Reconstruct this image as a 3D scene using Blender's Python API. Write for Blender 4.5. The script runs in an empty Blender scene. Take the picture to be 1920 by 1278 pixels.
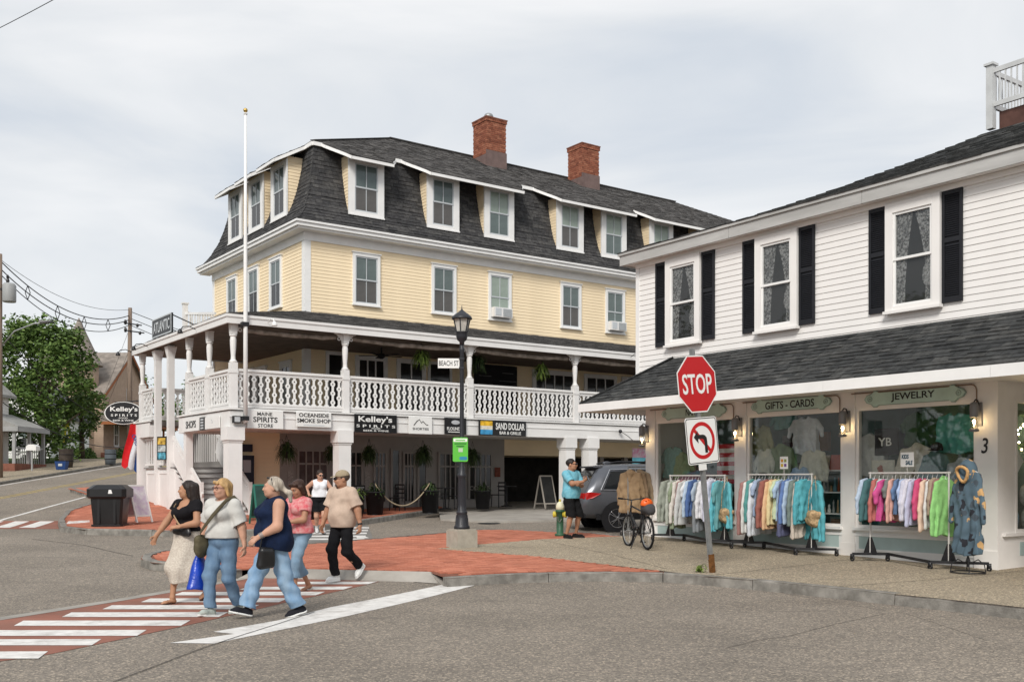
import bpy, bmesh, math, random
import numpy as np
from mathutils import Matrix, Vector
R = math.radians
rng = random.Random(7)
SC = bpy.context.scene
COL = SC.collection

# ------------------------------------------------------------------ camera, world, sun, exposure
F_PX, CX, HOR, CAM_H = 1903.0, 960.0, 897.0, 1.70
cam = bpy.data.cameras.new('camera'); camo = bpy.data.objects.new('camera', cam); COL.objects.link(camo)
camo.location = (0, 0, CAM_H); camo.rotation_euler = (R(90), 0, 0)
cam.sensor_width = 36; cam.lens = 36 * F_PX / 1920; cam.shift_y = (HOR - 639) / 1920
cam.clip_start = .1; cam.clip_end = 3000
SC.camera = camo

SUN_EL, SUN_AZ = 38, 195          # azimuth measured from +Y clockwise: the sun stands behind the camera
world = bpy.data.worlds.new('World'); SC.world = world; world.use_nodes = True
wn = world.node_tree; wn.nodes.clear()
def N(tree, t, **kw):
 n = tree.nodes.new(t)
 for k, v in kw.items():
  if k in ('operation', 'blend_type', 'noise_dimensions', 'data_type', 'sky_type', 'sun_disc', 'sun_elevation', 'sun_rotation',
                 'attribute_name', 'feature', 'distance', 'interpolation_type', 'wave_type', 'bands_direction', 'normalize', 'attribute_type'): setattr(n, k, v)
  else: n.inputs[k].default_value = v
 return n
def ramp(tree, stops):
 n = tree.nodes.new('ShaderNodeValToRGB'); e = n.color_ramp.elements
 while len(e) < len(stops): e.new(.5)
 for q, (p, c) in zip(e, stops):
  q.position = p; q.color = tuple(c) + (1,) if len(c) == 3 else c
 return n
L = wn.links.new
sky = N(wn, 'ShaderNodeTexSky', sky_type='NISHITA', sun_disc=False, sun_elevation=R(SUN_EL), sun_rotation=R(SUN_AZ))
tc = N(wn, 'ShaderNodeTexCoord')
mp = N(wn, 'ShaderNodeMapping'); mp.inputs['Scale'].default_value = (1.1, 1.1, 4.2); mp.inputs['Rotation'].default_value = (0, R(12), R(20))
L(tc.outputs['Generated'], mp.inputs['Vector'])
n1 = N(wn, 'ShaderNodeTexNoise', Scale=1.7, Detail=7.0, Roughness=.5, Distortion=.5); L(mp.outputs['Vector'], n1.inputs['Vector'])
rp = ramp(wn, [(.30, (.53, .585, .66)), (.42, (.635, .675, .725)), (.52, (.745, .765, .785)), (.63, (.85, .855, .86))]); L(n1.outputs['Fac'], rp.inputs['Fac'])
sc_ = N(wn, 'ShaderNodeMix', data_type='RGBA', blend_type='MULTIPLY'); sc_.inputs[0].default_value = 1
L(rp.outputs['Color'], sc_.inputs[6]); sc_.inputs[7].default_value = (7.4, 7.4, 7.4, 1)
mx = N(wn, 'ShaderNodeMix', data_type='RGBA'); mx.inputs[0].default_value = .93
L(sky.outputs['Color'], mx.inputs[6]); L(sc_.outputs[2], mx.inputs[7])
bg = N(wn, 'ShaderNodeBackground', Strength=.079); L(mx.outputs[2], bg.inputs['Color'])
wo = N(wn, 'ShaderNodeOutputWorld'); L(bg.outputs['Background'], wo.inputs['Surface'])

sun = bpy.data.lights.new('sun', 'SUN'); suno = bpy.data.objects.new('sun', sun); COL.objects.link(suno)
sun.energy = 1.5; sun.angle = R(18); sun.color = (1, .955, .89)
_a, _e = R(SUN_AZ), R(SUN_EL)
_d = Vector((math.sin(_a) * math.cos(_e), math.cos(_a) * math.cos(_e), math.sin(_e)))
suno.rotation_euler = _d.to_track_quat('Z', 'Y').to_euler()
SC.view_settings.view_transform = 'Standard'; SC.view_settings.look = 'None'
SC.view_settings.exposure = .92; SC.view_settings.gamma = 1; SC.view_settings.use_curve_mapping = False
SC.render.engine = 'CYCLES'
SC.cycles.max_bounces = 6; SC.cycles.diffuse_bounces = 3; SC.cycles.glossy_bounces = 3; SC.cycles.transparent_max_bounces = 12
SC.cycles.transmission_bounces = 3; SC.cycles.caustics_reflective = False; SC.cycles.caustics_refractive = False
SC.cycles.use_denoising = True

# ------------------------------------------------------------------ materials
MATS = {}
def mat(name, col, rough=.6, spec=.3, metal=0., var=.0, vscale=3., bump=0., bscale=40., col2=None, rnd=None, emit=None, dirt=0., dirtcol=(.12, .1, .08), stretch=None, streak=0.):
 """principled surface: base colour, broad colour variation, fine relief, optional per-face random tone and dirt patches"""
 if name in MATS: return MATS[name]
 m = bpy.data.materials.new(name); m.use_nodes = True; t = m.node_tree; p = t.nodes['Principled BSDF']
 p.inputs['Base Color'].default_value = (*col, 1); p.inputs['Roughness'].default_value = rough
 p.inputs['Specular IOR Level'].default_value = spec; p.inputs['Metallic'].default_value = metal
 l = t.links.new; c = None
 co = N(t, 'ShaderNodeTexCoord').outputs['Object']
 if stretch:
  mm = N(t, 'ShaderNodeMapping'); mm.inputs['Scale'].default_value = stretch; l(co, mm.inputs['Vector']); co = mm.outputs['Vector']
 if var or col2:
  no = N(t, 'ShaderNodeTexNoise', Scale=vscale, Detail=5.0, Roughness=.6); l(co, no.inputs['Vector'])
  c2 = col2 or tuple(max(0, min(1, x * (1 - var))) for x in col); c1 = col if col2 else tuple(min(1, x * (1 + var * .5)) for x in col)
  r = ramp(t, [(.35, c2), (.65, c1)]); l(no.outputs['Fac'], r.inputs['Fac']); c = r.outputs['Color']
 if rnd:
  at = N(t, 'ShaderNodeAttribute', attribute_name='rnd')
  rr = ramp(t, rnd); l(at.outputs['Fac'], rr.inputs['Fac'])
  if c is not None:
   x = N(t, 'ShaderNodeMix', data_type='RGBA', blend_type='MULTIPLY'); x.inputs[0].default_value = 1
   r.color_ramp.elements[0].color = (1 - var,) * 3 + (1,); r.color_ramp.elements[1].color = (1 + var * .5,) * 3 + (1,)
   l(c, x.inputs[6]); l(rr.outputs['Color'], x.inputs[7]); c = x.outputs[2]
  else: c = rr.outputs['Color']
 if dirt:
  no2 = N(t, 'ShaderNodeTexNoise', Scale=vscale * .37, Detail=8.0, Roughness=.72); l(co, no2.inputs['Vector'])
  r2 = ramp(t, [(.5, (0, 0, 0)), (.72, (dirt,) * 3)]); l(no2.outputs['Fac'], r2.inputs['Fac'])
  x = N(t, 'ShaderNodeMix', data_type='RGBA'); l(r2.outputs['Color'], x.inputs[0])
  if c is not None: l(c, x.inputs[6])
  else: x.inputs[6].default_value = (*col, 1)
  x.inputs[7].default_value = (*dirtcol, 1); c = x.outputs[2]
 if c is not None: l(c, p.inputs['Base Color'])
 if bump:
  nb = N(t, 'ShaderNodeTexNoise', Scale=bscale, Detail=4.0); l(co, nb.inputs['Vector'])
  b = N(t, 'ShaderNodeBump', Strength=min(1, bump), Distance=.02); l(nb.outputs['Fac'], b.inputs['Height']); l(b.outputs['Normal'], p.inputs['Normal'])
 if emit:
  p.inputs['Emission Color'].default_value = (*col, 1); p.inputs['Emission Strength'].default_value = emit
 MATS[name] = m
 return m
def glass(name, tint=(.8, .9, .88), base=.08):
 if name in MATS: return MATS[name]
 m = bpy.data.materials.new(name); m.use_nodes = True; t = m.node_tree; t.nodes.clear()
 o = N(t, 'ShaderNodeOutputMaterial'); x = N(t, 'ShaderNodeMixShader'); tr = N(t, 'ShaderNodeBsdfTransparent'); g = N(t, 'ShaderNodeBsdfGlossy')
 g.inputs['Roughness'].default_value = .02; tr.inputs['Color'].default_value = (*tint, 1)
 f = N(t, 'ShaderNodeLayerWeight'); e = N(t, 'ShaderNodeMath', operation='POWER'); e.inputs[1].default_value = 4.; t.links.new(f.outputs['Facing'], e.inputs[0]); a = N(t, 'ShaderNodeMath', operation='MULTIPLY_ADD'); a.inputs[1].default_value = .5; a.inputs[2].default_value = .03 + base
 t.links.new(e.outputs[0], a.inputs[0]); t.links.new(a.outputs[0], x.inputs[0]); t.links.new(tr.outputs[0], x.inputs[1]); t.links.new(g.outputs[0], x.inputs[2])
 t.links.new(x.outputs[0], o.inputs['Surface']); MATS[name] = m
 return m
WHITE = mat('white_paint', (.78, .77, .755), .55, .3, var=.07, vscale=1.3, bump=.05, bscale=30, dirt=.12, dirtcol=(.52, .5, .46))
WHITE2 = mat('white_trim', (.82, .815, .80), .5, .3, var=.05, vscale=2)
CREAM = mat('cream_trim', (.86, .83, .80), .55, .3, var=.06, vscale=1.5, dirt=.12, dirtcol=(.66, .62, .57))
YELLOW = mat('yellow_clapboard', (.91, .75, .515), .6, .25, var=.07, vscale=.8, bump=.04, bscale=25, stretch=(1, 1, 3), dirt=.22, dirtcol=(.70, .57, .36))
WCLAP = mat('white_clapboard', (.82, .80, .775), .55, .3, var=.05, vscale=.9, bump=.04, bscale=25, dirt=.10, dirtcol=(.55, .5, .46))
SHING = mat('dark_shingle', (.062, .062, .066), .9, .15, var=.35, vscale=9, bump=.5, bscale=160, rnd=[(0, (.05, .05, .052)), (.5, (.068, .067, .068)), (1, (.095, .093, .091))])
SHING2 = mat('grey_shingle', (.13, .127, .125), .9, .15, var=.35, vscale=9, bump=.5, bscale=160, rnd=[(0, (.07, .067, .065)), (.5, (.108, .103, .10)), (1, (.158, .15, .143))])
SHING3 = mat('charcoal_shingle', (.066, .068, .07), .9, .15, var=.4, vscale=7, bump=.6, bscale=140, rnd=[(0, (.045, .047, .048)), (.5, (.061, .063, .063)), (1, (.088, .088, .085))])
BLACK = mat('black_paint', (.013, .013, .015), .42, .45)
MATTB = mat('matt_black', (.018, .018, .02), .8, .2, var=.2)
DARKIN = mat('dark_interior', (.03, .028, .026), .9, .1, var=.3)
BRICKM = mat('chimney_brick', (.36, .12, .06), .85, .15, var=.22, vscale=6, bump=.3, bscale=90, rnd=[(0, (.19, .066, .042)), (.5, (.28, .10, .06)), (1, (.37, .155, .095))])
MORTAR = mat('mortar', (.34, .27, .22), .95, .1, var=.2, vscale=20)
PAVER = mat('red_paver', (.37, .115, .07), .85, .2, var=.15, vscale=1.2, bump=.3, bscale=90, dirt=.25, dirtcol=(.36, .16, .115), rnd=[(0, (.40, .138, .086)), (.5, (.49, .172, .105)), (1, (.57, .22, .142))])
PAVERJ = mat('paver_joint', (.22, .095, .065), .95, .1, var=.25, vscale=8)
GRANITE = mat('granite_kerb', (.25, .235, .21), .85, .2, var=.35, vscale=5, bump=.5, bscale=60, dirt=.6, dirtcol=(.085, .075, .062))
STEEL = mat('galvanised_steel', (.34, .35, .35), .5, .5, .6, var=.2, vscale=8)
CHROME = mat('chrome', (.6, .6, .62), .2, .5, 1.)
WOODP = mat('pole_wood', (.25, .19, .15), .9, .1, var=.35, vscale=2, stretch=(6, 6, .5), bump=.4, bscale=20)
PANE = mat('window_pane', (.125, .16, .155), .06, .5, var=.3, vscale=1.2)
PANES = mat('screened_pane', (.11, .105, .10), .35, .35, var=.2, vscale=2)
PANEB = mat('blind_pane', (.30, .36, .31), .25, .5, var=.2, vscale=1.5)
PANED = mat('dark_pane', (.018, .018, .018), .08, .5)
GLASS = glass('shop_glass', (.95, .97, .96), .035)
SASHB = mat('sash_grey', (.52, .55, .57), .5, .3)

# ------------------------------------------------------------------ mesh builder
def tagp(o, label=None, cat=None, group=None, kind=None):
 if label: o['label'] = label
 if cat: o['category'] = cat
 if group: o['group'] = group
 if kind: o['kind'] = kind
 return o
def link(name, me, parent=None, mats=(), loc=None):
 o = bpy.data.objects.new(name, me); COL.objects.link(o)
 if parent is not None: o.parent = parent
 if loc is not None: o.location = loc
 return o
def empty(name, loc=(0, 0, 0), rz=0., label=None, cat=None, group=None, parent=None, kind=None):
 o = bpy.data.objects.new(name, None); COL.objects.link(o); o.location = loc; o.rotation_euler = (0, 0, rz); o.empty_display_size = .2
 if parent is not None: o.parent = parent
 return tagp(o, label, cat, group, kind)
def dup(root, loc=None, rz=None, label=None):
 ch = {}
 for o in bpy.data.objects:
  if o.parent: ch.setdefault(o.parent, []).append(o)
 def cp(o, par):
  c = o.copy(); COL.objects.link(c)
  if par is not None: c.parent = par
  for k in ch.get(o, []): cp(k, c)
  return c
 c = cp(root, root.parent)
 if loc is not None: c.location = loc
 if rz is not None: c.rotation_euler = (0, 0, rz)
 if label: c['label'] = label
 return c
class MB:
 def __init__(s): s.v = []; s.f = []; s.mi = []; s.r = []; s.M = None
 def add(s, vs, fs, mi=0, r=0.):
  b = len(s.v)
  if s.M is not None: vs = [s.M @ Vector(v) for v in vs]
  s.v += [tuple(v) for v in vs]
  for f in fs: s.f.append(tuple(i + b for i in f)); s.mi.append(mi); s.r.append(r)
  return s
 def box(s, a, b, mi=0, r=0.):
  (x0, y0, z0), (x1, y1, z1) = a, b
  return s.add([(x0, y0, z0), (x1, y0, z0), (x1, y1, z0), (x0, y1, z0), (x0, y0, z1), (x1, y0, z1), (x1, y1, z1), (x0, y1, z1)],
                     [(0, 3, 2, 1), (4, 5, 6, 7), (0, 1, 5, 4), (1, 2, 6, 5), (2, 3, 7, 6), (3, 0, 4, 7)], mi, r)
 def bar(s, p, q, w, h=None, up=(0, 0, 1), mi=0):
  p, q = Vector(p), Vector(q); d = (q - p)
  if d.length < 1e-6: return s
  d.normalize(); u = Vector(up)
  if abs(d.dot(u)) > .98: u = Vector((1, 0, 0)) if abs(d.x) < .9 else Vector((0, 1, 0))
  a = d.cross(u).normalized(); b = a.cross(d).normalized(); h = h or w; a *= w / 2; b *= h / 2
  return s.add([p - a - b, p + a - b, p + a + b, p - a + b, q - a - b, q + a - b, q + a + b, q - a + b],
                     [(0, 1, 2, 3), (7, 6, 5, 4), (0, 4, 5, 1), (1, 5, 6, 2), (2, 6, 7, 3), (3, 7, 4, 0)], mi)
 def tube(s, pts, rad, n=8, mi=0, caps=True):
  pts = [Vector(p) for p in pts]; m = len(pts)
  rs = rad if isinstance(rad, (list, tuple)) else [rad] * m
  vs = []; u = None
  for i, p in enumerate(pts):
   d = (pts[min(i + 1, m - 1)] - pts[max(i - 1, 0)]).normalized()
   if u is None:
    u = Vector((0, 0, 1)) if abs(d.z) < .9 else Vector((1, 0, 0))
   u = (u - d * u.dot(d)).normalized(); w = d.cross(u)
   for k in range(n):
    a = 2 * math.pi * k / n; vs.append(p + (u * math.cos(a) + w * math.sin(a)) * rs[i])
  fs = [(i * n + k, i * n + (k + 1) % n, (i + 1) * n + (k + 1) % n, (i + 1) * n + k) for i in range(m - 1) for k in range(n)]
  if caps: fs += [tuple(range(n))[::-1], tuple((m - 1) * n + k for k in range(n))]
  return s.add(vs, fs, mi)
 def lathe(s, prof, n=16, c=(0, 0, 0), mi=0):
  vs = []
  for r, z in prof:
   for k in range(n):
    a = 2 * math.pi * (k + .5) / n; vs.append((c[0] + r * math.cos(a), c[1] + r * math.sin(a), c[2] + z))
  m = len(prof)
  fs = [(i * n + k, i * n + (k + 1) % n, (i + 1) * n + (k + 1) % n, (i + 1) * n + k) for i in range(m - 1) for k in range(n)]
  fs += [tuple(range(n))[::-1], tuple((m - 1) * n + k for k in range(n))]
  return s.add(vs, fs, mi)
 def prism(s, poly, vec, mi=0):
  """planar polygon (3D points) pushed along vec"""
  n = len(poly); v = Vector(vec); ps = [Vector(p) for p in poly]
  nn = Vector((0, 0, 0))
  for i in range(n): nn += ps[i].cross(ps[(i + 1) % n])
  fs = [tuple(range(n)), tuple(range(2 * n - 1, n - 1, -1))] + [(i, n + i, n + (i + 1) % n, (i + 1) % n) for i in range(n)]
  if nn.dot(v) > 0: fs = [f[::-1] for f in fs]
  return s.add(ps + [p + v for p in ps], fs, mi)
 def sphere(s, c, r, n=12, m=8, mi=0):
  r = (r, r, r) if not isinstance(r, (tuple, list)) else r
  vs = [(c[0], c[1], c[2] - r[2])]; fs = []
  for i in range(1, m):
   t = math.pi * i / m - math.pi / 2
   for k in range(n):
    a = 2 * math.pi * k / n; vs.append((c[0] + r[0] * math.cos(t) * math.cos(a), c[1] + r[1] * math.cos(t) * math.sin(a), c[2] + r[2] * math.sin(t)))
  vs.append((c[0], c[1], c[2] + r[2])); e = len(vs) - 1
  for k in range(n):
   fs.append((0, 1 + (k + 1) % n, 1 + k)); fs.append((e, e - n + k, e - n + (k + 1) % n))
   for i in range(m - 2): fs.append((1 + i * n + k, 1 + i * n + (k + 1) % n, 1 + (i + 1) * n + (k + 1) % n, 1 + (i + 1) * n + k))
  return s.add(vs, fs, mi)
 def torus(s, c, R_, r, n=24, m=6, axis='z', mi=0):
  vs = []; fs = []
  for i in range(n):
   a = 2 * math.pi * i / n
   for k in range(m):
    b = 2 * math.pi * k / m; q = R_ + r * math.cos(b); p = (q * math.cos(a), q * math.sin(a), r * math.sin(b))
    if axis == 'y': p = (p[0], p[2], p[1])
    if axis == 'x': p = (p[2], p[0], p[1])
    vs.append((c[0] + p[0], c[1] + p[1], c[2] + p[2]))
  for i in range(n):
   for k in range(m): fs.append((i * m + k, ((i + 1) % n) * m + k, ((i + 1) % n) * m + (k + 1) % m, i * m + (k + 1) % m))
  return s.add(vs, fs, mi)
 def mesh(s, name, mats, smooth=False):
  me = bpy.data.meshes.new(name); me.from_pydata(s.v, [], s.f)
  ms = mats if isinstance(mats, (list, tuple)) else [mats]
  for m in ms: me.materials.append(m)
  if len(ms) > 1: me.polygons.foreach_set('material_index', s.mi)
  if any(s.r):
   a = me.attributes.new('rnd', 'FLOAT', 'FACE'); a.data.foreach_set('value', s.r)
  if smooth == 'all': me.polygons.foreach_set('use_smooth', [True] * len(s.f))
  elif smooth:
   me.polygons.foreach_set('use_smooth', [len(f) <= 4 for f in s.f])
  me.update()
  return me
 def build(s, name, mats, parent=None, smooth=False, **kw):
  o = link(name, s.mesh(name, mats, smooth), parent)
  return tagp(o, **kw) if kw else o
def pmesh(name, me, parent, loc=(0, 0, 0), rot=(0, 0, 0), scale=None):
 o = link(name, me, parent, loc=loc); o.rotation_euler = rot
 if scale: o.scale = scale
 return o
def text(s, w, h, m, parent=None, loc=(0, 0, 0), rot=(R(90), 0, 0), bold=0., ext=.004, shear=0., name='lettering', left=False):
 """lettering fitted to width w and height h, standing on its own little thickness"""
 cu = bpy.data.curves.new('t', 'FONT'); cu.body = s; cu.size = 1; cu.offset = bold; cu.extrude = .01; cu.shear = shear; cu.resolution_u = 3
 cu.align_x = 'CENTER'
 o = bpy.data.objects.new('t', cu); COL.objects.link(o)
 dg = bpy.context.evaluated_depsgraph_get(); me = bpy.data.meshes.new_from_object(o.evaluated_get(dg)); bpy.data.objects.remove(o); bpy.data.curves.remove(cu)
 me.name = name; me.materials.clear(); me.materials.append(m)
 a = np.empty(len(me.vertices) * 3, dtype=np.float32); me.vertices.foreach_get('co', a); a = a.reshape(-1, 3)
 lo, hi = a.min(0), a.max(0)
 a[:, 0] = (a[:, 0] - (lo[0] if left else (lo[0] + hi[0]) / 2)) * (w / (hi[0] - lo[0])); a[:, 1] = (a[:, 1] - (lo[1] + hi[1]) / 2) * (h / (hi[1] - lo[1])); a[:, 2] = (a[:, 2] + .01) * (ext / .02)
 me.vertices.foreach_set('co', a.ravel()); me.update()
 return pmesh(name, me, parent, loc, rot)

# ------------------------------------------------------------------ lie of the land
def sstep(x, a, b):
 t = max(0., min(1., (x - a) / (b - a))); return t * t * (3 - 2 * t)
def sp(x, w=1.5): return 0. if x < -w else (x if x > w else (x + w) ** 2 / (4 * w))
def ground(x, y):
 """height of the road surface: it climbs gently away from the corner, and more along the street on the left"""
 y = min(y, 90.)
 return .025 * sp(y - 15) + .055 * sp(min(y, 60.) - 30, 2) * sstep(-x, 8, 13)
def gpix(u, v, off=0.):
 """ground point under a line of sight (surveying helper)"""
 s, t = (u - CX) / F_PX, (HOR - v) / F_PX
 lo, hi = 2., 200.
 for _ in range(50):
  m = (lo + hi) / 2
  if CAM_H + t * m - ground(s * m, m) - off > 0: lo = m
  else: hi = m
 return (s * m, m, ground(s * m, m) + off)
def hgt(v, Y): return CAM_H + (HOR - v) / F_PX * Y
class Local:
 """a building's own axes: x along the front, y inwards, z up"""
 def __init__(s, o, ang): s.o = o; s.a = ang; s.x = (math.cos(ang), math.sin(ang)); s.y = (-math.sin(ang), math.cos(ang))
 def w(s, x, y): return (s.o[0] + x * s.x[0] + y * s.y[0], s.o[1] + x * s.x[1] + y * s.y[1])
 def xat(s, u, y):
  r = (u - CX) / F_PX; p = (s.o[0] + y * s.y[0], s.o[1] + y * s.y[1]); return (r * p[1] - p[0]) / (s.x[0] - r * s.x[1])
 def yat(s, u, x):
  r = (u - CX) / F_PX; p = (s.o[0] + x * s.x[0], s.o[1] + x * s.x[1]); return (r * p[1] - p[0]) / (s.y[0] - r * s.y[1])
 def z(s, v, x, y): return hgt(v, s.w(x, y)[1])
HT = Local((-7.83, 28.5), math.atan2(.5866, .8098))
WB = Local((2.91, 23.555), math.atan2(-.8193, .5734))

# ------------------------------------------------------------------ ground, roads, pavements
def asphalt(name, base, dark):
 m = bpy.data.materials.new(name); m.use_nodes = True; t = m.node_tree; p = t.nodes['Principled BSDF']; l = t.links.new
 p.inputs['Roughness'].default_value = .85; p.inputs['Specular IOR Level'].default_value = .25
 co = N(t, 'ShaderNodeTexCoord').outputs['Object']
 a = N(t, 'ShaderNodeTexNoise', Scale=.35, Detail=6.0, Roughness=.65); l(co, a.inputs['Vector'])
 r = ramp(t, [(.3, dark), (.5, base), (.75, tuple(x * 1.22 for x in base))]); l(a.outputs['Fac'], r.inputs['Fac'])
 v = N(t, 'ShaderNodeTexVoronoi', Scale=54.0); l(co, v.inputs['Vector'])
 sep = N(t, 'ShaderNodeSeparateColor'); l(v.outputs['Color'], sep.inputs[0])
 r2 = ramp(t, [(.0, (.58, .58, .58)), (.45, (.9, .89, .88)), (.8, (1.1, 1.09, 1.06)), (.96, (1.8, 1.72, 1.6))]); l(sep.outputs[0], r2.inputs['Fac'])
 x = N(t, 'ShaderNodeMix', data_type='RGBA', blend_type='MULTIPLY'); x.inputs[0].default_value = 1; l(r.outputs['Color'], x.inputs[6]); l(r2.outputs['Color'], x.inputs[7])
 s = N(t, 'ShaderNodeTexNoise', Scale=1.1, Detail=9.0, Roughness=.75); mm = N(t, 'ShaderNodeMapping'); mm.inputs['Scale'].default_value = (.35, 1.6, 1); mm.inputs['Rotation'].default_value = (0, 0, R(-30)); l(co, mm.inputs['Vector']); l(mm.outputs[0], s.inputs['Vector'])
 r3 = ramp(t, [(.56, (0, 0, 0)), (.72, (.8, .8, .8))]); l(s.outputs['Fac'], r3.inputs['Fac'])
 y = N(t, 'ShaderNodeMix', data_type='RGBA'); l(r3.outputs['Color'], y.inputs[0]); l(x.outputs[2], y.inputs[6]); y.inputs[7].default_value = (*tuple(q * .62 for q in base), 1)
 l(y.outputs[2], p.inputs['Base Color'])
 b = N(t, 'ShaderNodeBump', Strength=.6, Distance=.01); l(v.outputs['Distance'], b.inputs['Height']); l(b.outputs['Normal'], p.inputs['Normal'])
 return m
ASPH = asphalt('old_asphalt', (.235, .206, .174), (.188, .165, .14))
CONC = asphalt('exposed_concrete', (.335, .285, .215), (.27, .23, .175))
CONC2 = mat('grey_concrete', (.36, .335, .30), .9, .15, var=.2, vscale=1.5, bump=.4, bscale=60, dirt=.4, dirtcol=(.22, .2, .18))
PAINT = mat('road_paint', (.72, .70, .67), .7, .2, var=.14, vscale=7, dirt=.85, dirtcol=(.36, .33, .3))
PAINTY = mat('yellow_road_paint', (.45, .33, .10), .7, .2, var=.2, vscale=2.5, dirt=.8, dirtcol=(.22, .2, .16))
REDX = mat('stamped_red_asphalt', (.29, .125, .09), .85, .2, var=.22, vscale=1.2, bump=.4, bscale=60, dirt=.7, dirtcol=(.22, .14, .11))
GRASS = mat('lawn_green', (.075, .12, .03), .9, .1, var=.5, vscale=2, bump=.5, bscale=30)
CRACK = mat('crack_filler', (.035, .033, .03), .8, .2, var=.3)

def axis_cuts(lo, hi, near_lo, near_hi, step, far):
 a = [lo]
 while a[-1] < hi:
  x = a[-1]; a.append(x + (step if near_lo <= x < near_hi else far))
 return a
xs = axis_cuts(-420, 420, -40, 40, 1.0, 20); ys = axis_cuts(-60, 700, -4, 92, 1.0, 24)
g = MB(); nx = len(xs)
g.v = [(x, y, ground(x, y)) for y in ys for x in xs]
g.f = [(j * nx + i, j * nx + i + 1, (j + 1) * nx + i + 1, (j + 1) * nx + i) for j in range(len(ys) - 1) for i in range(nx - 1)]
g.mi = [0] * len(g.f); g.r = [0.] * len(g.f)
road = g.build('road', ASPH, smooth=True); tagp(road, kind='structure')

def sheet(name, pts, off, m, parent=None, kind='structure', edge=0., cell=.8, offs=None):
 """a paving or marking sheet draped over the ground at a height off above it, with an optional edge face going down"""
 bm = bmesh.new(); pts = [(p[0], p[1]) for p in pts]
 bm.faces.new([bm.verts.new((p[0], p[1], 0)) for p in pts])
 xs_, ys_ = [p[0] for p in pts], [p[1] for p in pts]
 for ax, lo, hi in ((0, min(xs_), max(xs_)), (1, min(ys_), max(ys_))):
  k = math.floor(lo / cell) + 1
  st = cell
  while k * st < hi:
   co = [0, 0, 0]; co[ax] = k * st; no = [0, 0, 0]; no[ax] = 1
   bmesh.ops.bisect_plane(bm, geom=bm.verts[:] + bm.edges[:] + bm.faces[:], plane_co=co, plane_no=no); k += 1
 for v in bm.verts: v.co.z = ground(v.co.x, v.co.y) + (offs(v.co.x, v.co.y) if offs else off)
 bm.normal_update()
 for f in bm.faces:
  if f.normal.z < 0: f.normal_flip()
 if edge:
  be = [e for e in bm.edges if len(e.link_faces) == 1]
  r = bmesh.ops.extrude_edge_only(bm, edges=be)
  for v in [q for q in r['geom'] if isinstance(q, bmesh.types.BMVert)]: v.co.z -= edge
 me = bpy.data.meshes.new(name); bm.to_mesh(me); bm.free(); me.materials.append(m)
 o = link(name, me, parent)
 if kind and parent is None: o['kind'] = kind
 return o
def inside(p, poly):
 x, y = p; c = False; n = len(poly)
 for i in range(n):
  x0, y0 = poly[i][:2]; x1, y1 = poly[i - 1][:2]
  if (y0 > y) != (y1 > y) and x < (x1 - x0) * (y - y0) / (y1 - y0) + x0: c = not c
 return c
def gp(lst, off=0.): return [gpix(u, v, off)[:2] for u, v in lst]
def kerb(pts, parent, w=.16, top=.15, name='kerb_stone', ln=1.9, seed=1):
 """granite kerb stones one by one along a line; the paving lies to the left of the walking direction"""
 r = random.Random(seed); P = [Vector((p[0], p[1])) for p in pts]
 d = [0.]
 for a, b in zip(P, P[1:]): d.append(d[-1] + (b - a).length)
 def at(s):
  for i in range(len(P) - 1):
   if s <= d[i + 1] or i == len(P) - 2: return P[i] + (P[i + 1] - P[i]) * ((s - d[i]) / (d[i + 1] - d[i]))
 def nrm(s):
  a, b = at(max(0, s - .35)), at(min(d[-1], s + .35)); t = (b - a).normalized(); return Vector((-t.y, t.x))
 s = 0.
 while s < d[-1] - .05:
  e = min(d[-1], s + ln * r.uniform(.8, 1.25))
  if d[-1] - e < .4: e = d[-1]
  g = MB(); k = max(1, int((e - s) / .4)); dz = r.uniform(-.008, .008); j = .006
  rows = []
  for i in range(k + 1):
   q = s + j + (e - s - 2 * j) * i / k; p, n = at(q), nrm(q); z = ground(p.x, p.y)
   o_, i_ = p + n * .0, p + n * w
   b_ = p - n * .02
   rows.append([(b_.x, b_.y, z - .1), (o_.x, o_.y, z + top - .02 + dz), ((p + n * .02).x, (p + n * .02).y, z + top + dz + .004), (i_.x, i_.y, z + top + dz + .004), (i_.x, i_.y, z - .1)])
  vs = [v for row in rows for v in row]; m = 5
  fs = [(i * m + c, (i + 1) * m + c, (i + 1) * m + c + 1, i * m + c + 1) for i in range(k) for c in range(m - 1)]
  fs += [tuple(range(m)), tuple(k * m + c for c in range(m))[::-1]]
  fs = [f[::-1] for f in fs]
  g.add(vs, fs); o = g.build(name, GRANITE, parent); s = e
def strip(name, pts, w, off, m, parent=None, kind='structure'):
 P = [Vector(p[:2]) for p in pts]; Lf, Rt = [], []
 for i, p in enumerate(P):
  t = (P[min(i + 1, len(P) - 1)] - P[max(i - 1, 0)]).normalized(); n = Vector((-t.y, t.x)) * w / 2
  Lf.append(p + n); Rt.append(p - n)
 return sheet(name, Lf + Rt[::-1], off, m, parent, kind)

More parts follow.
